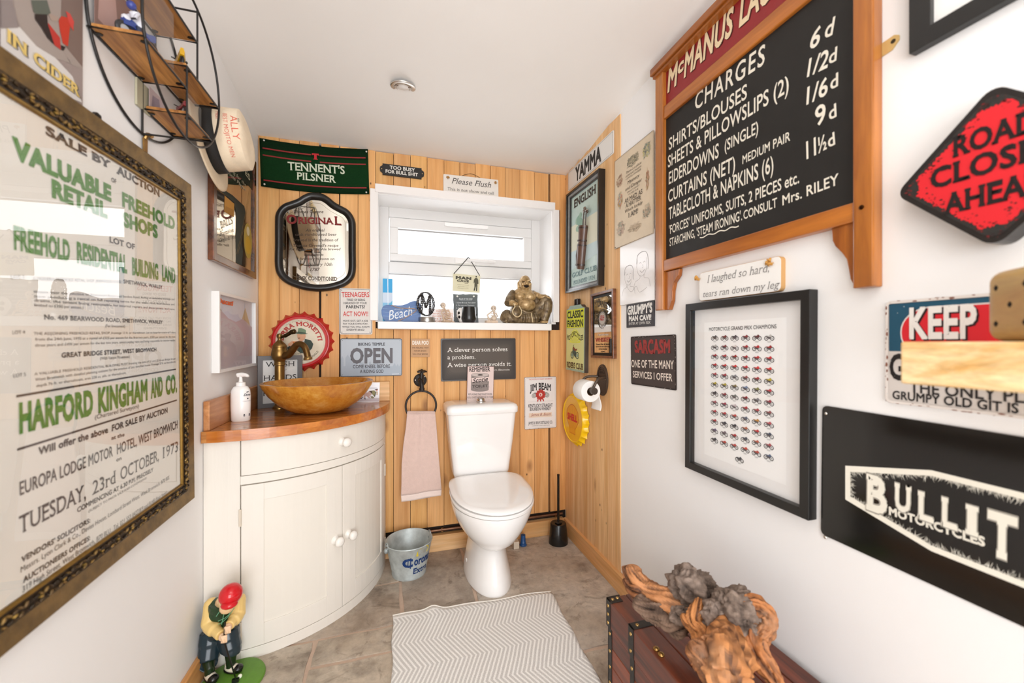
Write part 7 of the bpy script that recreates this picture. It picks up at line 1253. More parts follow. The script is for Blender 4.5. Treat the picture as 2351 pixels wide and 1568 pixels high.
def limb(nm, pts, mat, col='ffffff', seed=0, rough=0.16, twist=2.0, seg=56, sub=12, knot=0.0, base='cfa67c', dark='5f452f'):
    P = smoothpath([at(u, v, d) - D0 for u, v, d, r in pts], sub); R = []
    for i in range(len(pts) - 1):
        for k in range(sub): R.append(pts[i][3] + (pts[i + 1][3] - pts[i][3]) * k / sub)
    R.append(pts[-1][3]); b = B().set(col); n = len(P); vs = []; fs = []; gv = []; prev = None
    for i in range(n):
        d = ((P[i + 1] if i < n - 1 else P[i]) - (P[i - 1] if i else P[0])).normalized()
        x = d.cross(V((0.3, 0.2, 1))).normalized() if prev is None else (prev - d * prev.dot(d)).normalized(); prev = x; y = d.cross(x)
        for k in range(seg):
            a = 2 * PI * k / seg; aa = a + i / n * twist
            nz = noise.noise(V((math.cos(aa) * 2.4 + seed, math.sin(aa) * 2.4, i * 0.07))) + 0.55 * noise.noise(V((math.cos(aa) * 5 + seed, math.sin(aa) * 5, i * 0.16))) + knot * noise.noise(V((math.cos(aa) * 3, math.sin(aa) * 3 + seed, i * 0.45)))
            g_ = noise.noise(V((math.cos(aa) * 7 + seed, math.sin(aa) * 7, i * 0.035))); g2 = noise.noise(V((math.cos(aa) * 16 + seed, math.sin(aa) * 16, i * 0.03))); e = min(1, 0.35 + min(i, n - 1 - i) / 5.0); vs.append(P[i] + (x * math.cos(a) + y * math.sin(a)) * R[i] * (1 + rough * (1.9 * nz + 0.9 * g_ - 0.5 * abs(g2))) * e); gv.append(0.5 + 0.7 * g_ + 0.55 * g2 + 0.5 * nz)
    for i in range(n - 1):
        for k in range(seg): fs.append((i * seg + k, i * seg + (k + 1) % seg, (i + 1) * seg + (k + 1) % seg, (i + 1) * seg + k))
    fs += [tuple(range(seg))[::-1], tuple(range((n - 1) * seg, n * seg))]; b.add(vs, fs); cb, cd, ct = lin(base), lin(dark), lin(col); b.c = []
    for f_ in fs: m_ = max(0, min(1, sum(gv[j] for j in f_[:4]) / 4 * 1.5 - 0.1)); b.c.append(tuple((cd[q_] + (cb[q_] - cd[q_]) * m_) * ct[q_] for q_ in range(3)))
    return b.done(nm, mat, dw, smooth=80)
def burl(c, r, seed, sq=(1, 1, 1), amp=0.3):
    b = B().set('ffffff'); P0 = at(*c) - D0; h, s = 44, 72; vs = []; fs = []; gv = []
    for i in range(h + 1):
        for k in range(s):
            t_ = PI * i / h; p_ = 2 * PI * k / s; q_ = V((math.sin(t_) * math.cos(p_), math.sin(t_) * math.sin(p_), math.cos(t_)))
            nz = noise.noise(q_ * 1.7 + V((seed, 0, 0))) * 1.0 + noise.noise(q_ * 3.6 + V((0, seed, 0))) * 0.6 + abs(noise.noise(q_ * 7 + V((0, 0, seed)))) * 0.35
            n3 = noise.noise(q_ * 13 + V((seed, 3, 1))); n6 = abs(noise.noise(q_ * 5 + V((2, seed, 1)))); vs.append(P0 + V((q_.x * sq[0], q_.y * sq[1], q_.z * sq[2])) * r * (1 + amp * (nz + 0.22 * n3 - 0.4 * (0.3 - min(0.3, n6))))); gv.append(0.35 + 0.5 * nz + 0.5 * n3 + n6)
    for i in range(h):
        for k in range(s): fs.append((i * s + k, (i + 1) * s + k, (i + 1) * s + (k + 1) % s, i * s + (k + 1) % s))
    b.add(vs, fs); cb, cd = lin('93857b'), lin('3a302b'); b.c = [tuple(cd[q_] + (cb[q_] - cd[q_]) * max(0, min(1, sum(gv[j] for j in f_) / 4 * 1.1)) for q_ in range(3)) for f_ in fs]
    return b.done('burl', GREY, dw, smooth=80)
limb('branch', [(1446, 1296, 1.17, .022), (1452, 1318, 1.16, .026), (1476, 1352, 1.14, .029), (1515, 1376, 1.11, .034), (1552, 1396, 1.08, .036), (1590, 1420, 1.05, .036), (1612, 1440, 1.02, .03)], TAN, 'f2d8c4', 1, 0.14, 2.5)
limb('branch_stub', [(1438, 1322, 1.165, .012), (1450, 1345, 1.15, .02), (1475, 1368, 1.12, .026)], TAN, 'b89a86', 2, 0.2)
limb('root_underside', [(1456, 1372, 1.115, .018), (1482, 1392, 1.10, .026), (1520, 1410, 1.08, .03), (1548, 1430, 1.06, .03), (1578, 1436, 1.04, .02)], GREY, 'ffffff', 3, 0.22, base='8a7464', dark='3a2c24')
burl((1588, 1345, 1.09), 0.050, 1.3, (1.15, 1.0, 0.95), 0.34); burl((1556, 1325, 1.10), 0.017, 4.1, amp=0.25); burl((1572, 1412, 1.045), 0.030, 2.2, (1.2, 1, 0.8), 0.3)
limb('branch', [(1608, 1376, 1.02, .011), (1600, 1398, 1.0, .016), (1592, 1425, 0.99, .018), (1606, 1450, 0.975, .018), (1612, 1478, 0.96, .02)], TAN, 'f8d8b0', 5, 0.2)
limb('branch_stub', [(1566, 1408, 1.0, .005), (1578, 1428, 0.995, .012), (1600, 1445, 0.985, .016)], TAN, 'eccaa0', 6, 0.2)
burl((1692, 1408, 0.985), 0.055, 7.7, (1.1, 1.0, 1.0), 0.34); burl((1662, 1380, 0.99), 0.023, 9.2, amp=0.3); burl((1722, 1442, 0.95), 0.030, 5.2, amp=0.3); burl((1640, 1412, 0.985), 0.03, 3.9, amp=0.3)
limb('branch', [(1700, 1378, 0.97, .012), (1728, 1388, 0.965, .022), (1752, 1408, 0.955, .026), (1752, 1436, 0.945, .028), (1733, 1462, 0.935, .026), (1740, 1500, 0.915, .022), (1760, 1535, 0.895, .022), (1785, 1572, 0.88, .016), (1800, 1590, 0.875, .01)], TAN, 'dcb894', 8, 0.2)
limb('trunk', [(1628, 1436, 0.965, .03), (1652, 1462, 0.945, .05), (1664, 1492, 0.92, .056), (1666, 1524, 0.895, .054), (1668, 1560, 0.875, .05), (1676, 1610, 0.845, .044)], TAN, 'f4d6b4', 9, 0.15, 1.2, 40)
limb('branch_stub', [(1588, 1470, 0.94, .014), (1600, 1490, 0.925, .024), (1622, 1525, 0.90, .024), (1640, 1562, 0.88, .024), (1655, 1600, 0.86, .02)], TAN, 'd0ac8a', 10, 0.22)
# ---------------------------------------------------------------- shelf beam and big die by the camera
BEAM = wood('rough_sawn_pine', 'f8e0b4', 'd9aa68', 1, 22, 6, rough=0.75, knots=0.1, gstr=1.0)
t = thing('shelf_beam', 'thick rough-sawn pine shelf beam at the right edge of the view', 'shelf', (0.89, 0.1, 1.084))
b = B().set('fffaf0'); b.box((-0.11, -0.5, 0), (XRP - 0.89, 0.337, 0.067)); b.done('beam', BEAM, t, bevel=0.003)
d_ = thing('wooden_die', 'large rounded wooden die with black pips on the pine shelf beam', 'die', M=Matrix.Translation((0.872, 0.306, 1.151 + 0.0525)) @ Matrix.Rotation(math.atan2(0.628, -0.778) - PI / 2, 4, 'Z'))
b = B().set('d9c8a4'); h = 0.0525; n = 10; vs = []
def rc_(p, k=0.018):
    q_ = V([max(-h + k, min(h - k, c)) for c in p]); d = p - q_; return q_ + (d.normalized() * k if d.length > 1e-9 else d)
for ax in range(3):
    for s in (-1, 1):
        def fn(u, v, ax=ax, s=s):
            a, c = (u - 0.5) * 2 * h, (v - 0.5) * 2 * h; p = [0, 0, 0]; p[ax] = s * h; p[(ax + 1) % 3] = a * s; p[(ax + 2) % 3] = c; return rc_(V(p))
        b.grid(fn, 14, 14)
b.done('cube', wood('die_wood', 'e6d2a4', 'c8a27a', 0, 10, 2.5, rough=0.35, coat=0.2, gstr=0.6), d_, smooth=180, fix=True)
for pts, fx in (([(-.5, -.5), (.5, .5), (0, 0), (-.5, .5), (.5, -.5)], (1, 1)), ([(-.5, -.5), (.5, .5), (0, 0)], (1, -1)), ([(-.5, -.5), (.5, .5), (.5, -.5), (-.5, .5)], (0, -1)), ([(0, 0)], (2, 1)), ([(-.5, -.5), (.5, .5)], (0, 1))):
    for a, c in pts:
        p = [0, 0, 0]; p[fx[0]] = fx[1] * (h - 0.0035); p[(fx[0] + 1) % 3] = a * h; p[(fx[0] + 2) % 3] = c * h; b = B().set('1a1512'); r = [0.0085] * 3; r[fx[0]] = 0.0042; b.ball(p, tuple(r), 12); b.done('pip', MATTE, d_, smooth=60)
# ================================================================== things on the window sill
ZT = 1.26
def sillx(u, y, v=735): return onY(u, v, y).x
# blue printed wooden strip
t = thing('surf_plaque', 'narrow blue and white wave-painted wooden block at the left end of the sill', 'ornament', (sillx(890, 2.33), 2.33, ZT)); hh = onY(890, 640, 2.33).z - ZT
b = B().set('8cc4e0'); b.box((-0.026, -0.01, 0), (0.026, 0.01, hh)); b.done('block', finish('painted_block', 0.35, spec=0.3), t, bevel=0.002)
fr_ = Matrix(((1, 0, 0, 0), (0, 0, -1, -0.0102), (0, 1, 0, 0), (0, 0, 0, 1))); ik = Ink()
ik.rect(-0.025, hh * 0.68, 0.025, hh * 0.99, '3fa3d8'); ik.rect(-0.025, hh * 0.45, 0.025, hh * 0.68, 'cdd8e4'); ik.poly([(-0.025, hh * 0.3), (-0.005, hh * 0.36), (0.025, hh * 0.5), (0.025, hh * 0.02), (-0.025, hh * 0.02)], '6fc0dc', 0.0006); ik.line([(0.003, 0.002), (0.001, hh * 0.99)], 0.004, 'e8f0f6', 0.0008)
for k in range(3): ik.line([(0.02 - 0.02 * math.cos(a), hh * 0.22 + (0.018 + 0.008 * k) * math.sin(a)) for a in [PI * i / 12 for i in range(13)]], 0.003, ('4aa8d0', 'd8ecf2', '58b4cc')[k], 0.001)
o = ik.done(t, name='wave_print'); o.matrix_local = fr_
# flip-flop shaped beach sign leaning on edge
yb = 2.262; q = crop(860, 580, 5.598)
f = Fr(None, 0, p=(0, yb, 0), n=(0, -1, 0), c=onY(*q(345, 745), yb)); P_ = lambda x, y: f.px(*q(x, y))
out = smoothpath([(*P_(x, y), 0) for x, y in ((88, 720), (92, 780), (115, 835), (165, 872), (260, 870), (340, 862), (430, 876), (520, 876), (575, 858), (592, 800), (592, 700), (580, 630), (530, 603), (470, 612), (410, 640), (330, 660), (240, 655), (150, 655), (105, 680), (88, 720))], 4)[:-1]
lo = min(p.y for p in out); f.M.translation.z += ZT - (f.c.z + lo)
t = thing('beach_sign', 'blue flip-flop shaped wooden beach sign lying on its edge on the sill', 'ornament', M=f.M)
b = B().set('2f5f9f'); b.prism([(p.x, p.y) for p in out], -0.012, 0); b.done('sole', finish('blue_board', 0.35, var=0.25, vscale=9, stretch=(0.3, 3, 1)), t, bevel=0.001)
ik = Ink(f)
for ys in (700, 745, 795): ik.line([P_(100, ys), P_(300, ys + 12), P_(580, ys - 30)], 0.0012, '8fb0d8', 0.0005)
ik.tpx('Beach', q(185, 850), q(480, 790), 120 / 5.598, 'f0f2f4', slant=0.3, bold=-0.004); ik.tpx('LIFE IS BETTER', q(255, 722), q(370, 712), 18 / 5.598, 'c8d4e4'); ik.tpx('AT THE', q(295, 752), q(345, 746), 18 / 5.598, 'c8d4e4'); ik.done(t)
b = B().set('b89a86'); b.tube(smoothpath([(*P_(215, 658), 0.003), (*P_(330, 695), 0.012), (*P_(535, 712), 0.006), (*P_(430, 800), 0.012), (*P_(300, 862), 0.003)], 5), 0.002, 8); b.done('thong_cord', MATTE, t, smooth=60)
# chain emblem on round metal base
yc = 2.252; c0 = onY(*q(660, 660), yc); z0 = ZT
t = thing('chain_sculpture', 'round bike-chain ornament with a letter M on a steel base', 'ornament', (c0.x, yc, ZT)); CH = finish('chain_steel', 0.3, 0.9, var=0.35, vscale=90)
hz = c0.z - ZT; R_ = 0.064; yaw = 0.75
b = B().set('b8b4b0'); b.lathe([(0, 0), (0.044, 0), (0.045, 0.003), (0.045, 0.026), (0.043, 0.029), (0, 0.029)], 32, at=(0.005, 0, 0)); b.done('base', STEEL, t, smooth=40)
MR = Matrix.Translation((0, 0, hz)) @ Matrix.Rotation(yaw, 4, 'Z')
b = B().set('4a4644'); b.M = MR
def links(pts, cl):
    n = len(pts)
    for i in range(n if cl else n - 1):
        a, c = V(pts[i]), V(pts[(i + 1) % n]); d = (c - a); L0 = d.length; d.normalize(); s = 0.0055 if i % 2 else 0.0042; b.set('34302e' if i % 2 else '6a6664')
        for off in (-s, s): b.tube([a + V((0, off, 0)) - d * 0.001, a + V((0, off, 0)) + d * (L0 * 0.5), c + V((0, off, 0)) + d * 0.001], [0.0042, 0.0028, 0.0042], 6)
        b.set('8a8684'); b.tube([a + V((0, -0.0075, 0)), a + V((0, 0.0075, 0))], 0.003, 8)
links([(R_ * math.cos(2 * PI * i / 34), 0, R_ * math.sin(2 * PI * i / 34)) for i in range(34)], True); b.done('chain_ring', CH, t, smooth=50)
b = B().set('4a4644'); b.M = MR
mpath = [(-0.036, 0, -0.048), (-0.03, 0, 0.048), (0.0, 0, -0.02), (0.03, 0, 0.048), (0.036, 0, -0.048)]; pts = []
for i in range(4): a, c = V(mpath[i]), V(mpath[i + 1]); n = 8 if i in (0, 3) else 6; pts += [a.lerp(c, k / n) for k in range(n)]
links(pts + [V(mpath[-1])], False); b.done('chain_letter', CH, t, smooth=50)
# small pale sign with pink words, behind
ys = 2.345; f = Fr(None, 0, p=(0, ys, 0), n=(0, -1, 0), quad=[q(690, 690), q(1015, 690), q(1015, 880), q(690, 880)]); f.M.translation.z += ZT - (f.c.z - f.h / 2)
o = plate('quote_block', 'small clear block with peach lettering behind the skeleton figurine', 'ornament', f, 'efe4de', 0.012, 0.002, mat=finish('frosted_acrylic', 0.2))
ik = Ink(f)
for k, s_ in enumerate(('MAN CAVE', 'WHAT HAPPENS', 'IN HERE STAYS', 'IN HERE', 'FOREVER')): ik.text(s_, 0.01, f.h * (0.28 - 0.17 * k), f.h * 0.11, 'd8a48c', w=f.w * (0.8 if k else 0.5), bold=0.02)
ik.done(o)
BONE = finish('bone_resin', 0.5, var=0.2, vscale=40)
def skull(b, c, r, face=-1.2):
    b.set('dccab6'); b.ball(c, (r, r * 1.1, r), 14); b.ball(V(c) + V((0.0, -r * 0.45, -r * 0.75)), (r * 0.6, r * 0.6, r * 0.5), 10)
def eyes(t, c, r, yaw):
    for s in (-0.42, 0.42):
        b = B().set('1c1512'); d = V((math.sin(yaw + s), -math.cos(yaw + s), -0.05)); b.ball(V(c) + d * r * 0.88, r * 0.24, 8); b.done('eye_socket', MATTE, t, smooth=60)
# leaning skeleton figurine
xs = sillx(1022, 2.25); t = thing('skeleton_figurine', 'bone-coloured skeleton figurine bending over beside the chain ornament', 'ornament', (xs, 2.25, ZT)); s = 0.00262
b = B().set('d8bfa6'); skull(b, (-0.012, 0, 0.098), 0.016); b.set('d2b79c'); b.tube(smoothpath([(-0.006, 0.004, 0.086), (0.004, 0.006, 0.064), (0.012, 0.004, 0.04), (0.006, 0, 0.02)], 5), 0.005, 8)
for k in range(5): z = 0.074 - k * 0.009; x = 0.001 + k * 0.003; b.tube([(x + 0.017 * math.cos(a), 0.002 - 0.012 * math.sin(a), z - 0.004 * math.sin(a)) for a in [PI * (i / 8) * 1.15 - 0.2 for i in range(9)]], 0.0022, 6)
b.tube([(-0.014, -0.006, 0.076), (-0.022, -0.012, 0.05), (-0.006, -0.018, 0.03)], 0.0038, 8); b.tube([(0.018, -0.004, 0.072), (0.028, -0.01, 0.05), (0.018, -0.016, 0.026)], 0.0038, 8)
b.tube([(0.0, 0, 0.022), (-0.014, -0.016, 0.03), (-0.004, -0.02, 0.005)], 0.0042, 8); b.tube([(0.012, 0, 0.022), (0.03, -0.014, 0.026), (0.04, -0.012, 0.005), (0.05, -0.016, 0.004)], 0.0042, 8); b.ball((0.008, -0.004, 0.008), (0.03, 0.018, 0.009), 12); b.done('skeleton', BONE, t, smooth=50); eyes(t, V((-0.012, 0, 0.098)), 0.016, -0.5)
# slate
ysl = 2.40; f = Fr(None, 0, p=(0, ysl, 0), n=(0, -1, 0), quad=[q(1012, 500), q(1320, 500), q(1335, 885), q(1020, 885)]); f.M.translation.z += ZT - (f.c.z - f.h / 2)
t = thing('slate_sign', 'grey slate of white handwritten rules standing behind the black cup', 'sign', M=f.M); rn = random.Random(2); w_, h_ = f.w, f.h
pts = [(sx + rn.uniform(-0.002, 0.002), sy + rn.uniform(-0.002, 0.002)) for sx, sy in [(-w_ / 2, -h_ / 2 + h_ * i / 12) for i in range(12)] + [(-w_ / 2 + w_ * i / 10, h_ / 2) for i in range(10)] + [(w_ / 2, h_ / 2 - h_ * i / 12) for i in range(12)] + [(w_ / 2 - w_ * i / 10, -h_ / 2) for i in range(10)]]
pts = [(x, max(y, -h_ / 2)) for x, y in pts]; b = B().set('5b6163'); b.prism(pts, -0.006, 0); b.done('slate', finish('slate', 0.6, var=0.15, vscale=30, bump=0.2, bscale=60), t)
ik = Ink(f); ik.text("RULES OF THE SHED", 0, h_ * 0.32, h_ * 0.05, 'dfe3e3', w=w_ * 0.55, slant=0.2); ik.line([(-w_ * 0.26, h_ * 0.3), (w_ * 0.26, h_ * 0.3)], 0.0008, 'dfe3e3')
for k, s_ in enumerate(('1. If you lift it up, Put it down', '2. If it runs out, Replace it', '3. If you spill it, Mop it up', '4. If you miss, Wipe it', '5. Wash your hands', '6. Turn it off')): ik.text(s_, -w_ * 0.4, h_ * (0.2 - 0.09 * k), h_ * 0.045, 'dfe3e3', w=w_ * (0.8 - 0.05 * (k % 3)), al='l', slant=0.2)
ik.done(t)
for sx in (-1, 1): b = B().set('e6e6e2'); b.ball((sx * w_ * 0.34, h_ * 0.43, 0.002), (0.006, 0.006, 0.003), 10); b.done('bow', MATTE, t, smooth=60)
# hanging man cave sign
f = Fr(None, 0, p=(0, 2.372, 0), n=(0, -1, 0), quad=[q(1008, 268), q(1358, 297), q(1352, 520), q(1003, 490)])
t = thing('hanging_sign', 'cream enamel sign hung on black ribbon from the window handle', 'sign', M=f.M); w_, h_ = f.w, f.h
b = B().set('d8d2b0'); b.prism(rrect(w_, h_, 0.004), -0.003, 0); b.done('plate', INKG, t)
ik = Ink(f); ik.tpx('MAN', q(1042, 335), q(1243, 350), 32 / 5.598, '4a4638', serif=0.16, bold=0.07, space=1.05); ik.tpx('CAVE', q(1058, 372), q(1212, 382), 24 / 5.598, '4a4638', serif=0.16, bold=0.06)
ik.rect(-0.012, -0.001, 0.01, 0.003, '4a4638'); ik.text('ENTER AT YOUR OWN RISK', -0.02, -0.014, 0.004, '8a846c', w=0.07); ik.text('GENTLEMEN ONLY', -0.02, -0.024, 0.004, '8a846c', w=0.065); ik.text('NO NAGGING ALLOWED', -0.02, -0.034, 0.004, '8a846c', w=0.068)
g = lambda x, y: ik.P(*q(x, y))
ik.poly([g(*p) for p in ((1298, 300), (1314, 300), (1314, 318), (1298, 318))], '3a382e'); ik.poly([g(*p) for p in ((1290, 328), (1318, 325), (1332, 350), (1335, 400), (1322, 405), (1322, 440), (1282, 438), (1284, 380), (1272, 400), (1276, 350))], '55523f'); ik.poly([g(*p) for p in ((1284, 438), (1300, 440), (1288, 490), (1272, 488))], '3a382e'); ik.poly([g(*p) for p in ((1306, 440), (1320, 440), (1316, 494), (1302, 494))], '3a382e'); ik.done(t)
Lk = lambda x, y, d: V((*f.px(*q(x, y)), d))
b = B().set('221f1d'); hk = f.M.inverted() @ V((0.43, YW - 0.052, 1.652)); b.tube(smoothpath([Lk(1018, 272, 0.001), hk + V((-0.012, -0.004, 0.0)), hk + V((0.0, 0.012, 0)), hk + V((0.016, -0.006, 0)), Lk(1350, 296, 0.001)], 5), 0.0022, 8); b.done('ribbon', MATTE, t, smooth=60)
# skull cup
xs = sillx(1073, 2.25); t = thing('skull_cup', 'black cup held in a white skull on the middle of the sill', 'ornament', (xs, 2.25, ZT))
b = B().set('1d1c1b'); b.lathe([(0, 0.001), (0.033, 0.0), (0.036, 0.004), (0.043, 0.022), (0.042, 0.04), (0.037, 0.085), (0.036, 0.09), (0.034, 0.088), (0.034, 0.02), (0, 0.012)], 36, at=(0.006, -0.012, 0)); b.done('cup', finish('black_glaze', 0.25), t, smooth=50)
b = B(); b.ball((-0.034, 0.012, 0.052), (0.026, 0.028, 0.036), 20); b.ball((-0.03, 0.01, 0.022), (0.02, 0.022, 0.02), 14); b.ball((0.036, 0.018, 0.045), (0.018, 0.024, 0.03), 16); SKULLCUP = b
m, nt, b_, L_2 = newmat('white_bone'); b_.inputs['Base Color'].default_value = (*lin('e6e2dc'), 1); MATS['white_bone'] = m; remesh(SKULLCUP.done('skull', m, t, smooth=60), 0.003, 3)
for c in ((-0.049, -0.007, 0.056), (-0.047, -0.006, 0.034), (0.05, 0.0, 0.045)): b = B().set('1c1714'); b.ball(c, (0.007, 0.008, 0.009), 10); b.done('eye_socket', MATTE, t, smooth=60)
# crouching skeleton figurine
xs = sillx(1128, 2.25); t = thing('skeleton_figurine', 'small bone-coloured skeleton figurine crouching next to the seated bronze figure', 'ornament', (xs, 2.25, ZT))
b = B().set('d8bfa6'); b.box((-0.034, -0.022, 0), (0.034, 0.022, 0.016)); skull(b, (0.012, -0.004, 0.088), 0.0165); b.tube(smoothpath([(0.014, 0.004, 0.074), (0.02, 0.008, 0.05), (0.008, 0.006, 0.02)], 5), 0.006, 8)
for k in range(4): z = 0.066 - k * 0.011; b.tube([(0.012 + 0.015 * math.cos(a), -0.002 - 0.014 * math.sin(a), z) for a in [PI * i / 8 for i in range(9)]], 0.0026, 6)
b.tube(smoothpath([(0.004, -0.004, 0.07), (-0.022, -0.008, 0.05), (-0.026, -0.012, 0.044), (-0.012, -0.012, 0.024)], 4), 0.0042, 8); b.tube([(-0.002, 0, 0.02), (-0.024, -0.012, 0.03), (-0.014, -0.018, 0.014)], 0.0045, 8); b.tube([(0.026, -0.004, 0.062), (0.034, -0.01, 0.042), (0.022, -0.016, 0.03)], 0.004, 8); b.ball((0.014, -0.006, 0.03), (0.018, 0.014, 0.016), 10); b.done('skeleton', BONE, t, smooth=50); eyes(t, V((0.012, -0.004, 0.088)), 0.0165, -0.35)
# laughing seated figure
xb = sillx(1204, 2.275); t = thing('buddha_statue', 'large laughing seated bronze-coloured figure with round belly on the sill', 'statue', (xb, 2.275, ZT)); k = 0.000235
G_ = lambda x, y, d=0.0: V(((x - 830) * k, d, (1372 - y) * k))
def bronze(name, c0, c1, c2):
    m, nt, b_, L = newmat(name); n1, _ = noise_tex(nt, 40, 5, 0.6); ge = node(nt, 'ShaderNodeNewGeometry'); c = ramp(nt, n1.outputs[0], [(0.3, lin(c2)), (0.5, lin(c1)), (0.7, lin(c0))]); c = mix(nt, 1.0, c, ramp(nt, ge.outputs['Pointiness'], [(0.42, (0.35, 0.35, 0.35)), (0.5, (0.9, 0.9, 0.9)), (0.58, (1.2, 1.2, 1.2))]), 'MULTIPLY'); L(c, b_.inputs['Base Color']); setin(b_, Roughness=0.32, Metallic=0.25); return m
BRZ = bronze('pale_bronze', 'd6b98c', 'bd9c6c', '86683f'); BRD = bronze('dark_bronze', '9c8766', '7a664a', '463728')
b = B(); b.ball(G_(800, 345, -0.028), (0.0365, 0.036, 0.041), 24); b.ball(G_(800, 430, -0.036), (0.031, 0.024, 0.024), 16); b.ball(G_(812, 255, -0.022), (0.030, 0.030, 0.026), 16)
for x in (715, 890): b.ball(G_(x, 385, -0.052), (0.014, 0.010, 0.012), 12)
b.ball(G_(803, 372, -0.064), (0.010, 0.007, 0.008), 10)
for x in (738, 866): b.ball(G_(x, 300, -0.058), (0.014, 0.008, 0.005), 10)
for x in (640, 962): b.ball(G_(x, 385, -0.02), (0.007, 0.010, 0.021), 12); b.ball(G_(x + (6 if x < 800 else -6), 465, -0.02), (0.008, 0.009, 0.014), 10)
b.ball(G_(810, 500, -0.02), (0.035, 0.03, 0.022), 14); b.ball(G_(805, 650, 0.0), (0.072, 0.05, 0.05), 20); b.ball(G_(680, 690, -0.035), (0.034, 0.022, 0.026), 14); b.ball(G_(950, 690, -0.035), (0.034, 0.022, 0.026), 14); b.ball(G_(825, 900, -0.03), (0.06, 0.052, 0.042), 22)
b.tube(smoothpath([G_(1080, 600, 0.0), G_(1160, 660, -0.03), G_(1240, 690, -0.05), G_(1330, 690, -0.055)], 5), [0.02] * 6 + [0.016] * 10, 12); b.ball(G_(1345, 690, -0.058), (0.017, 0.014, 0.010), 12)
for i in range(4): b.tube([G_(1320 + i * 22, 672 + i * 6, -0.066), G_(1330 + i * 24, 715 + i * 8, -0.078)], 0.0042, 8)
b.tube([G_(400, 860, -0.05), G_(480, 880, -0.068)], [0.02, 0.016], 12); b.ball(G_(490, 900, -0.072), (0.017, 0.014, 0.014), 12)
for i in range(5): b.ball(G_(1180 + i * 36, 1330, -0.078), (0.0052, 0.012, 0.007), 8)
b.ball(G_(1260, 1320, -0.055), (0.024, 0.03, 0.012), 12); o = b.done('body', BRZ, t); remesh(o, 0.0022, 3)
b = B().set('1d120c'); b.ball(G_(802, 432, -0.0565), (0.0165, 0.006, 0.0085), 14); b.ball(G_(802, 442, -0.0575), (0.013, 0.0055, 0.008), 12); b.done('open_mouth', MATTE, t, smooth=60)
b = B().set('2b1c12')
for x in (735, 872): b.tube(smoothpath([G_(x - 45, 338, -0.055), G_(x, 326, -0.0635), G_(x + 45, 338, -0.055)], 4), 0.0016, 6)
b.done('closed_eyes', MATTE, t, smooth=60)
b = B(); b.ball(G_(820, 1220, 0.0), (0.125, 0.075, 0.042), 22); b.ball(G_(830, 1060, 0.02), (0.09, 0.06, 0.06), 18); b.ball(G_(800, 760, 0.03), (0.085, 0.04, 0.075), 18)
b.tube(smoothpath([G_(560, 580, 0.01), G_(470, 680, -0.005), G_(390, 800, -0.03), G_(360, 880, -0.045)], 5), [0.026] * 8 + [0.028] * 8, 14); b.tube(smoothpath([G_(1060, 560, 0.012), G_(1100, 700, -0.02), G_(1120, 860, -0.03)], 5), [0.02] * 11, 12)
b.tube(smoothpath([G_(1060, 1150, -0.01), G_(1200, 930, -0.04), G_(1330, 760, -0.05), G_(1360, 860, -0.055), G_(1330, 1080, -0.055), G_(1260, 1290, -0.05)], 5), [0.035] * 6 + [0.03] * 8 + [0.034] * 6 + [0.03] * 6, 14)
b.tube(smoothpath([G_(900, 1230, -0.02), G_(640, 1220, -0.05), G_(380, 1230, -0.045), G_(300, 1180, -0.02)], 5), [0.036] * 8 + [0.042] * 8, 14); b.tube(smoothpath([G_(620, 1010, -0.06), G_(760, 1090, -0.072), G_(900, 1110, -0.07), G_(1000, 1060, -0.06)], 5), 0.009, 10)
for kx in range(7): b.tube(smoothpath([G_(640 + kx * 60, 1120 + 12 * (kx % 2), -0.066), G_(660 + kx * 62, 1220, -0.08), G_(640 + kx * 70, 1330, -0.07)], 4), 0.008, 8)
b.box(tuple(G_(250, 1372, -0.07)), tuple(G_(1340, 1330, 0.06))); o = b.done('robe', BRD, t); remesh(o, 0.0026, 2)
b = B(); b.ball(G_(490, 1150, -0.08), (0.034, 0.03, 0.038), 18); b.ball(G_(490, 1010, -0.078), (0.013, 0.013, 0.016), 12); b.ball(G_(250, 1180, -0.05), 0.016, 12); b.ball(G_(270, 1310, -0.06), 0.014, 12); b.ball(G_(330, 1300, -0.07), 0.013, 12); o = b.done('money_sack', BRD, t, smooth=60); remesh(o, 0.0022, 2)
b = B().set('d8c29a')
for path in (smoothpath([G_(430, 900, -0.09), G_(450, 970, -0.098), G_(385, 1070, -0.105), G_(400, 1170, -0.112), G_(490, 1225, -0.116), G_(580, 1170, -0.112), G_(605, 1060, -0.104), G_(560, 960, -0.098)], 6), smoothpath([G_(900, 1120, -0.085), G_(890, 1190, -0.094), G_(905, 1260, -0.096), G_(920, 1330, -0.09)], 6)):
    for p in path: b.ball(p, 0.0036, 8)
b.done('bead_string', finish('pale_beads', 0.3), t, smooth=60)
# ================================================================== golfer figurine
gc = onZ(534, 1566, 0); t = thing('golfer_figurine', 'painted golfer figurine in red cap and green vest beside the cream cabinet', 'figurine', (gc.x, gc.y, 0)); g0 = V((gc.x, gc.y, 0))
def g(x, y, d): return at(380 + x / 6.53, 1328 + y / 6.53, d) - g0
def gz(x, y, z=0.014): return onZ(380 + x / 6.53, 1328 + y / 6.53, z) - g0
GP = finish('glossy_resin_paint', 0.2, spec=0.5); D = 1.372
b = B().set('5f8f2a'); b.lathe([(0, 0), (0.094, 0), (0.096, 0.004), (0.093, 0.011), (0.085, 0.0135), (0, 0.014)], 48); b.done('grass_base', finish('painted_grass', 0.5, var=0.15, vscale=30, bump=0.2, bscale=120), t, smooth=40)
def part(nm, col, fn, vox=0.0022, sm=3, mat=None):
    b = B().set(col); fn(b); o = b.done(nm, MATS[mat] if mat else solid(col), t, smooth=60); return remesh(o, vox, sm)
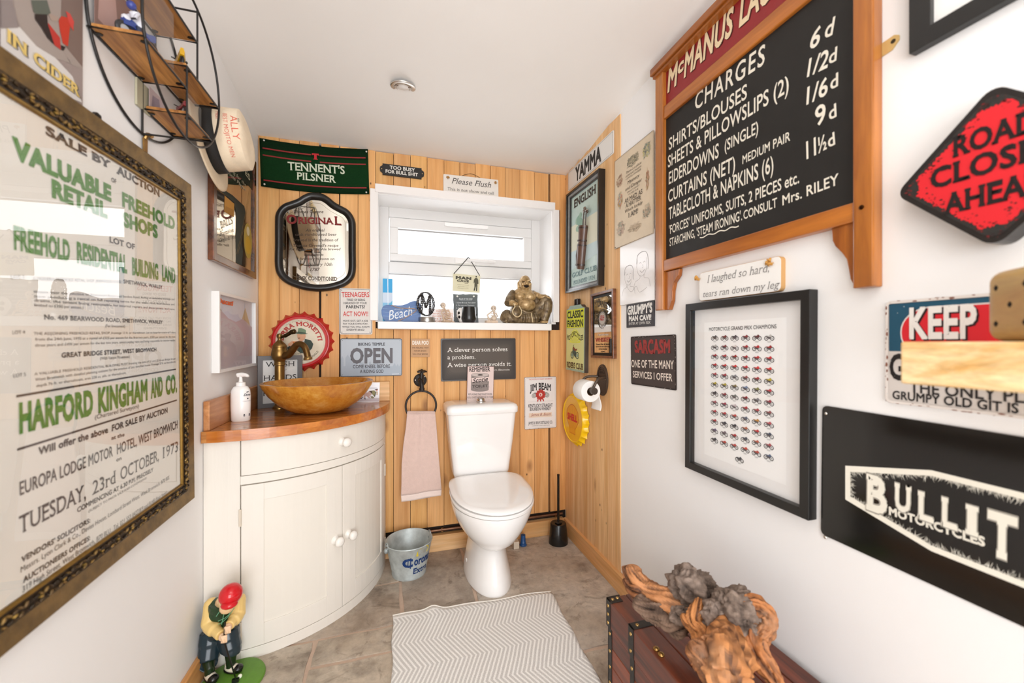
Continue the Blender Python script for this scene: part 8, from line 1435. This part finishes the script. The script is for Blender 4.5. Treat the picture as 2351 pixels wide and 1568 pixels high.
def solid(c):
    n = 'resin_' + c
    if n in MATS: return MATS[n]
    m, nt, b_, L = newmat(n); b_.inputs['Base Color'].default_value = (*lin(c), 1); setin(b_, Roughness=0.22); MATS[n] = m; return m
F1, F2 = gz(660, 1500), gz(980, 1385)
K1, K2 = g(640, 1230, D - 0.01), g(985, 1060, D + 0.01); H1, H2 = g(690, 800, D + 0.015), g(930, 790, D + 0.02)
A1, A2 = V((F1.x, F1.y, 0.05)), V((F2.x, F2.y, 0.05))
def legs(b):
    for H_, K_, A_ in ((H1, K1, A1), (H2, K2, A2)): m_ = H_.lerp(K_, 0.5); b.tube(smoothpath([H_, m_, K_, K_.lerp(A_, 0.18)], 5), [0.034] * 5 + [0.032] * 5 + [0.030] * 5 + [0.022], 14)
    b.ball(H1.lerp(H2, 0.5) + V((0, 0, 0.004)), (0.046, 0.036, 0.03), 16)
part('plus_fours', '24343c', legs)
def socks(b):
    for K_, A_ in ((K1, A1), (K2, A2)): b.tube([K_.lerp(A_, 0.1), K_.lerp(A_, 0.5), A_, A_ - V((0, 0, 0.02))], [0.019, 0.0185, 0.015, 0.015], 14)
part('sock', '1c2c16', socks)
for F_, dr in ((F1, V((0.55, -0.6, 0)).normalized()), (F2, V((0.85, -0.35, 0)).normalized())):
    b = B().set('e9dfcc'); M_ = Matrix.Rotation(math.atan2(dr.y, dr.x), 4, 'Z').to_3x3(); c = V((F_.x, F_.y, 0.0255)) + dr * 0.008; b.ball(c, (0.031, 0.015, 0.013), 18, M=M_); b.ball(V((F_.x, F_.y, 0.036)) - dr * 0.004, (0.016, 0.014, 0.014), 14, M=M_); sh = b.done('shoe', GP, t, smooth=60)
    b = B().set('171615'); b.ball(c + dr * 0.019 - V((0, 0, 0.0005)), (0.0155, 0.0165, 0.0125), 16, M=M_); b.ball(c - V((0, 0, 0.008)), (0.034, 0.0165, 0.005), 14, M=M_); b.done('toe_cap', GP, sh, smooth=60)
    b = B().set('1b1a19'); pr_ = V((-dr.y, dr.x, 0))
    for k in range(3): p = c + dr * (0.006 - 0.007 * k) + V((0, 0, 0.0125 + 0.004 * k * 0.8)); b.tube([p - pr_ * 0.008, p + V((0, 0, 0.001)), p + pr_ * 0.008], 0.0013, 6)
    b.done('lace', GP, sh, smooth=60)
S1, S2 = g(690, 400, D - 0.02), g(1090, 330, D + 0.0); CH_ = g(860, 420, D - 0.015); WA = g(820, 700, D + 0.005)
def vest(b):
    b.tube(smoothpath([WA, WA.lerp(CH_, 0.5), CH_, CH_.lerp(g(880, 300, D - 0.015), 0.7)], 5), [0.042] * 4 + [0.046] * 6 + [0.042] * 4 + [0.03] * 2, 18); b.ball(S1.lerp(CH_, 0.45), (0.03, 0.028, 0.026), 14); b.ball(S2.lerp(CH_, 0.45), (0.03, 0.028, 0.026), 14); b.ball(WA + V((0, 0, -0.01)), (0.044, 0.037, 0.02), 16)
part('vest', '1f3a1f', vest)
HN1, HN2 = g(870, 885, D - 0.085), g(925, 745, D - 0.08)
E1, E2 = g(660, 700, D - 0.05), g(1075, 560, D - 0.03)
b = B().set('6fb08a')
def onv(x, y): return g(x, y, D - 0.058)
for pts in (((835, 460), (760, 570)), ((880, 490), (870, 560), (840, 690)), ((980, 440), (950, 560), (860, 650), (790, 690)), ((1030, 440), (980, 520), (880, 600), (790, 640))): b.tube([onv(*p) for p in pts], 0.0011, 6)
b.done('argyle_lines', GP, t, smooth=60)
for nm, S_, E_, N_ in (('sleeve', S1, E1, HN1), ('sleeve', S2, E2, HN2)): part(nm, 'e2c27c', lambda b: (b.ball(S_, 0.024, 12), b.tube(smoothpath([S_, S_.lerp(E_, 0.5), E_, E_.lerp(N_, 0.45), E_.lerp(N_, 0.82)], 5), [0.023] * 5 + [0.0235] * 5 + [0.021] * 5 + [0.016] * 6, 14)))
def hands(b):
    for N_, E_ in ((HN1, E1), (HN2, E2)):
        d = (N_ - E_).normalized(); b.ball(N_ - d * 0.004, (0.0125, 0.011, 0.013), 12)
        for k in range(4): o_ = V((0.004, -0.010, 0.009 - 0.006 * k)); b.tube([N_ + o_ + V((-0.008, 0.002, 0)), N_ + o_, N_ + o_ + V((0.009, 0.003, -0.001))], 0.0034, 8)
        b.tube([N_ + V((-0.004, -0.006, 0.008)), N_ + V((0.003, -0.013, 0.002)), N_ + V((0.006, -0.013, -0.008))], 0.0036, 8)
part('hands', 'e8c4a0', hands, 0.0015, 2)
HD = g(945, 290, D - 0.06)
def head(b):
    b.ball(HD, (0.029, 0.030, 0.033), 18); b.ball(HD + V((0.0, -0.014, -0.022)), (0.021, 0.02, 0.02), 14); b.tube([CH_ + V((0, -0.01, 0.02)), HD], 0.02, 12); b.ball(HD + V((0.006, -0.034, -0.014)), (0.005, 0.007, 0.006), 8); b.ball(HD + V((-0.029, 0.0, -0.006)), (0.005, 0.007, 0.010), 8); b.ball(HD + V((0.029, 0.0, -0.006)), (0.005, 0.007, 0.010), 8)
part('head', 'e6c193', head, 0.0018, 2)
b = B().set('e2c27c'); b.tube(smoothpath([g(815, 330, D - 0.045), g(850, 420, D - 0.062), g(915, 460, D - 0.066), g(970, 400, D - 0.06)], 5), 0.008, 10); b.done('collar', GP, t, smooth=60)
b = B().set('c81a22'); cpc = g(980, 235, D - 0.075); b.ball(cpc, (0.0335, 0.035, 0.033), 24); b.ball(cpc + V((0.004, -0.024, -0.018)), (0.024, 0.022, 0.012), 16); b.done('cap', finish('red_gloss_cap', 0.1), t, smooth=60)
b = B().set('121212'); tip = gz(1060, 1545, 0.016); b.tube([HN2 + V((-0.004, -0.004, 0.024)), HN1 + V((0.002, -0.004, -0.004)), tip + V((0, 0, 0.004))], 0.0024, 8); b.box(tuple(tip + V((-0.012, -0.004, -0.002))), tuple(tip + V((0.008, 0.004, 0.01)))); b.done('golf_club', GP, t, smooth=50)
bl = gz(1115, 1556, 0.0); b = B().set('eef0dc'); b.ball(V((bl.x, bl.y, 0.0205)), 0.0068, 14); b.done('golf_ball', GP, t, smooth=60)
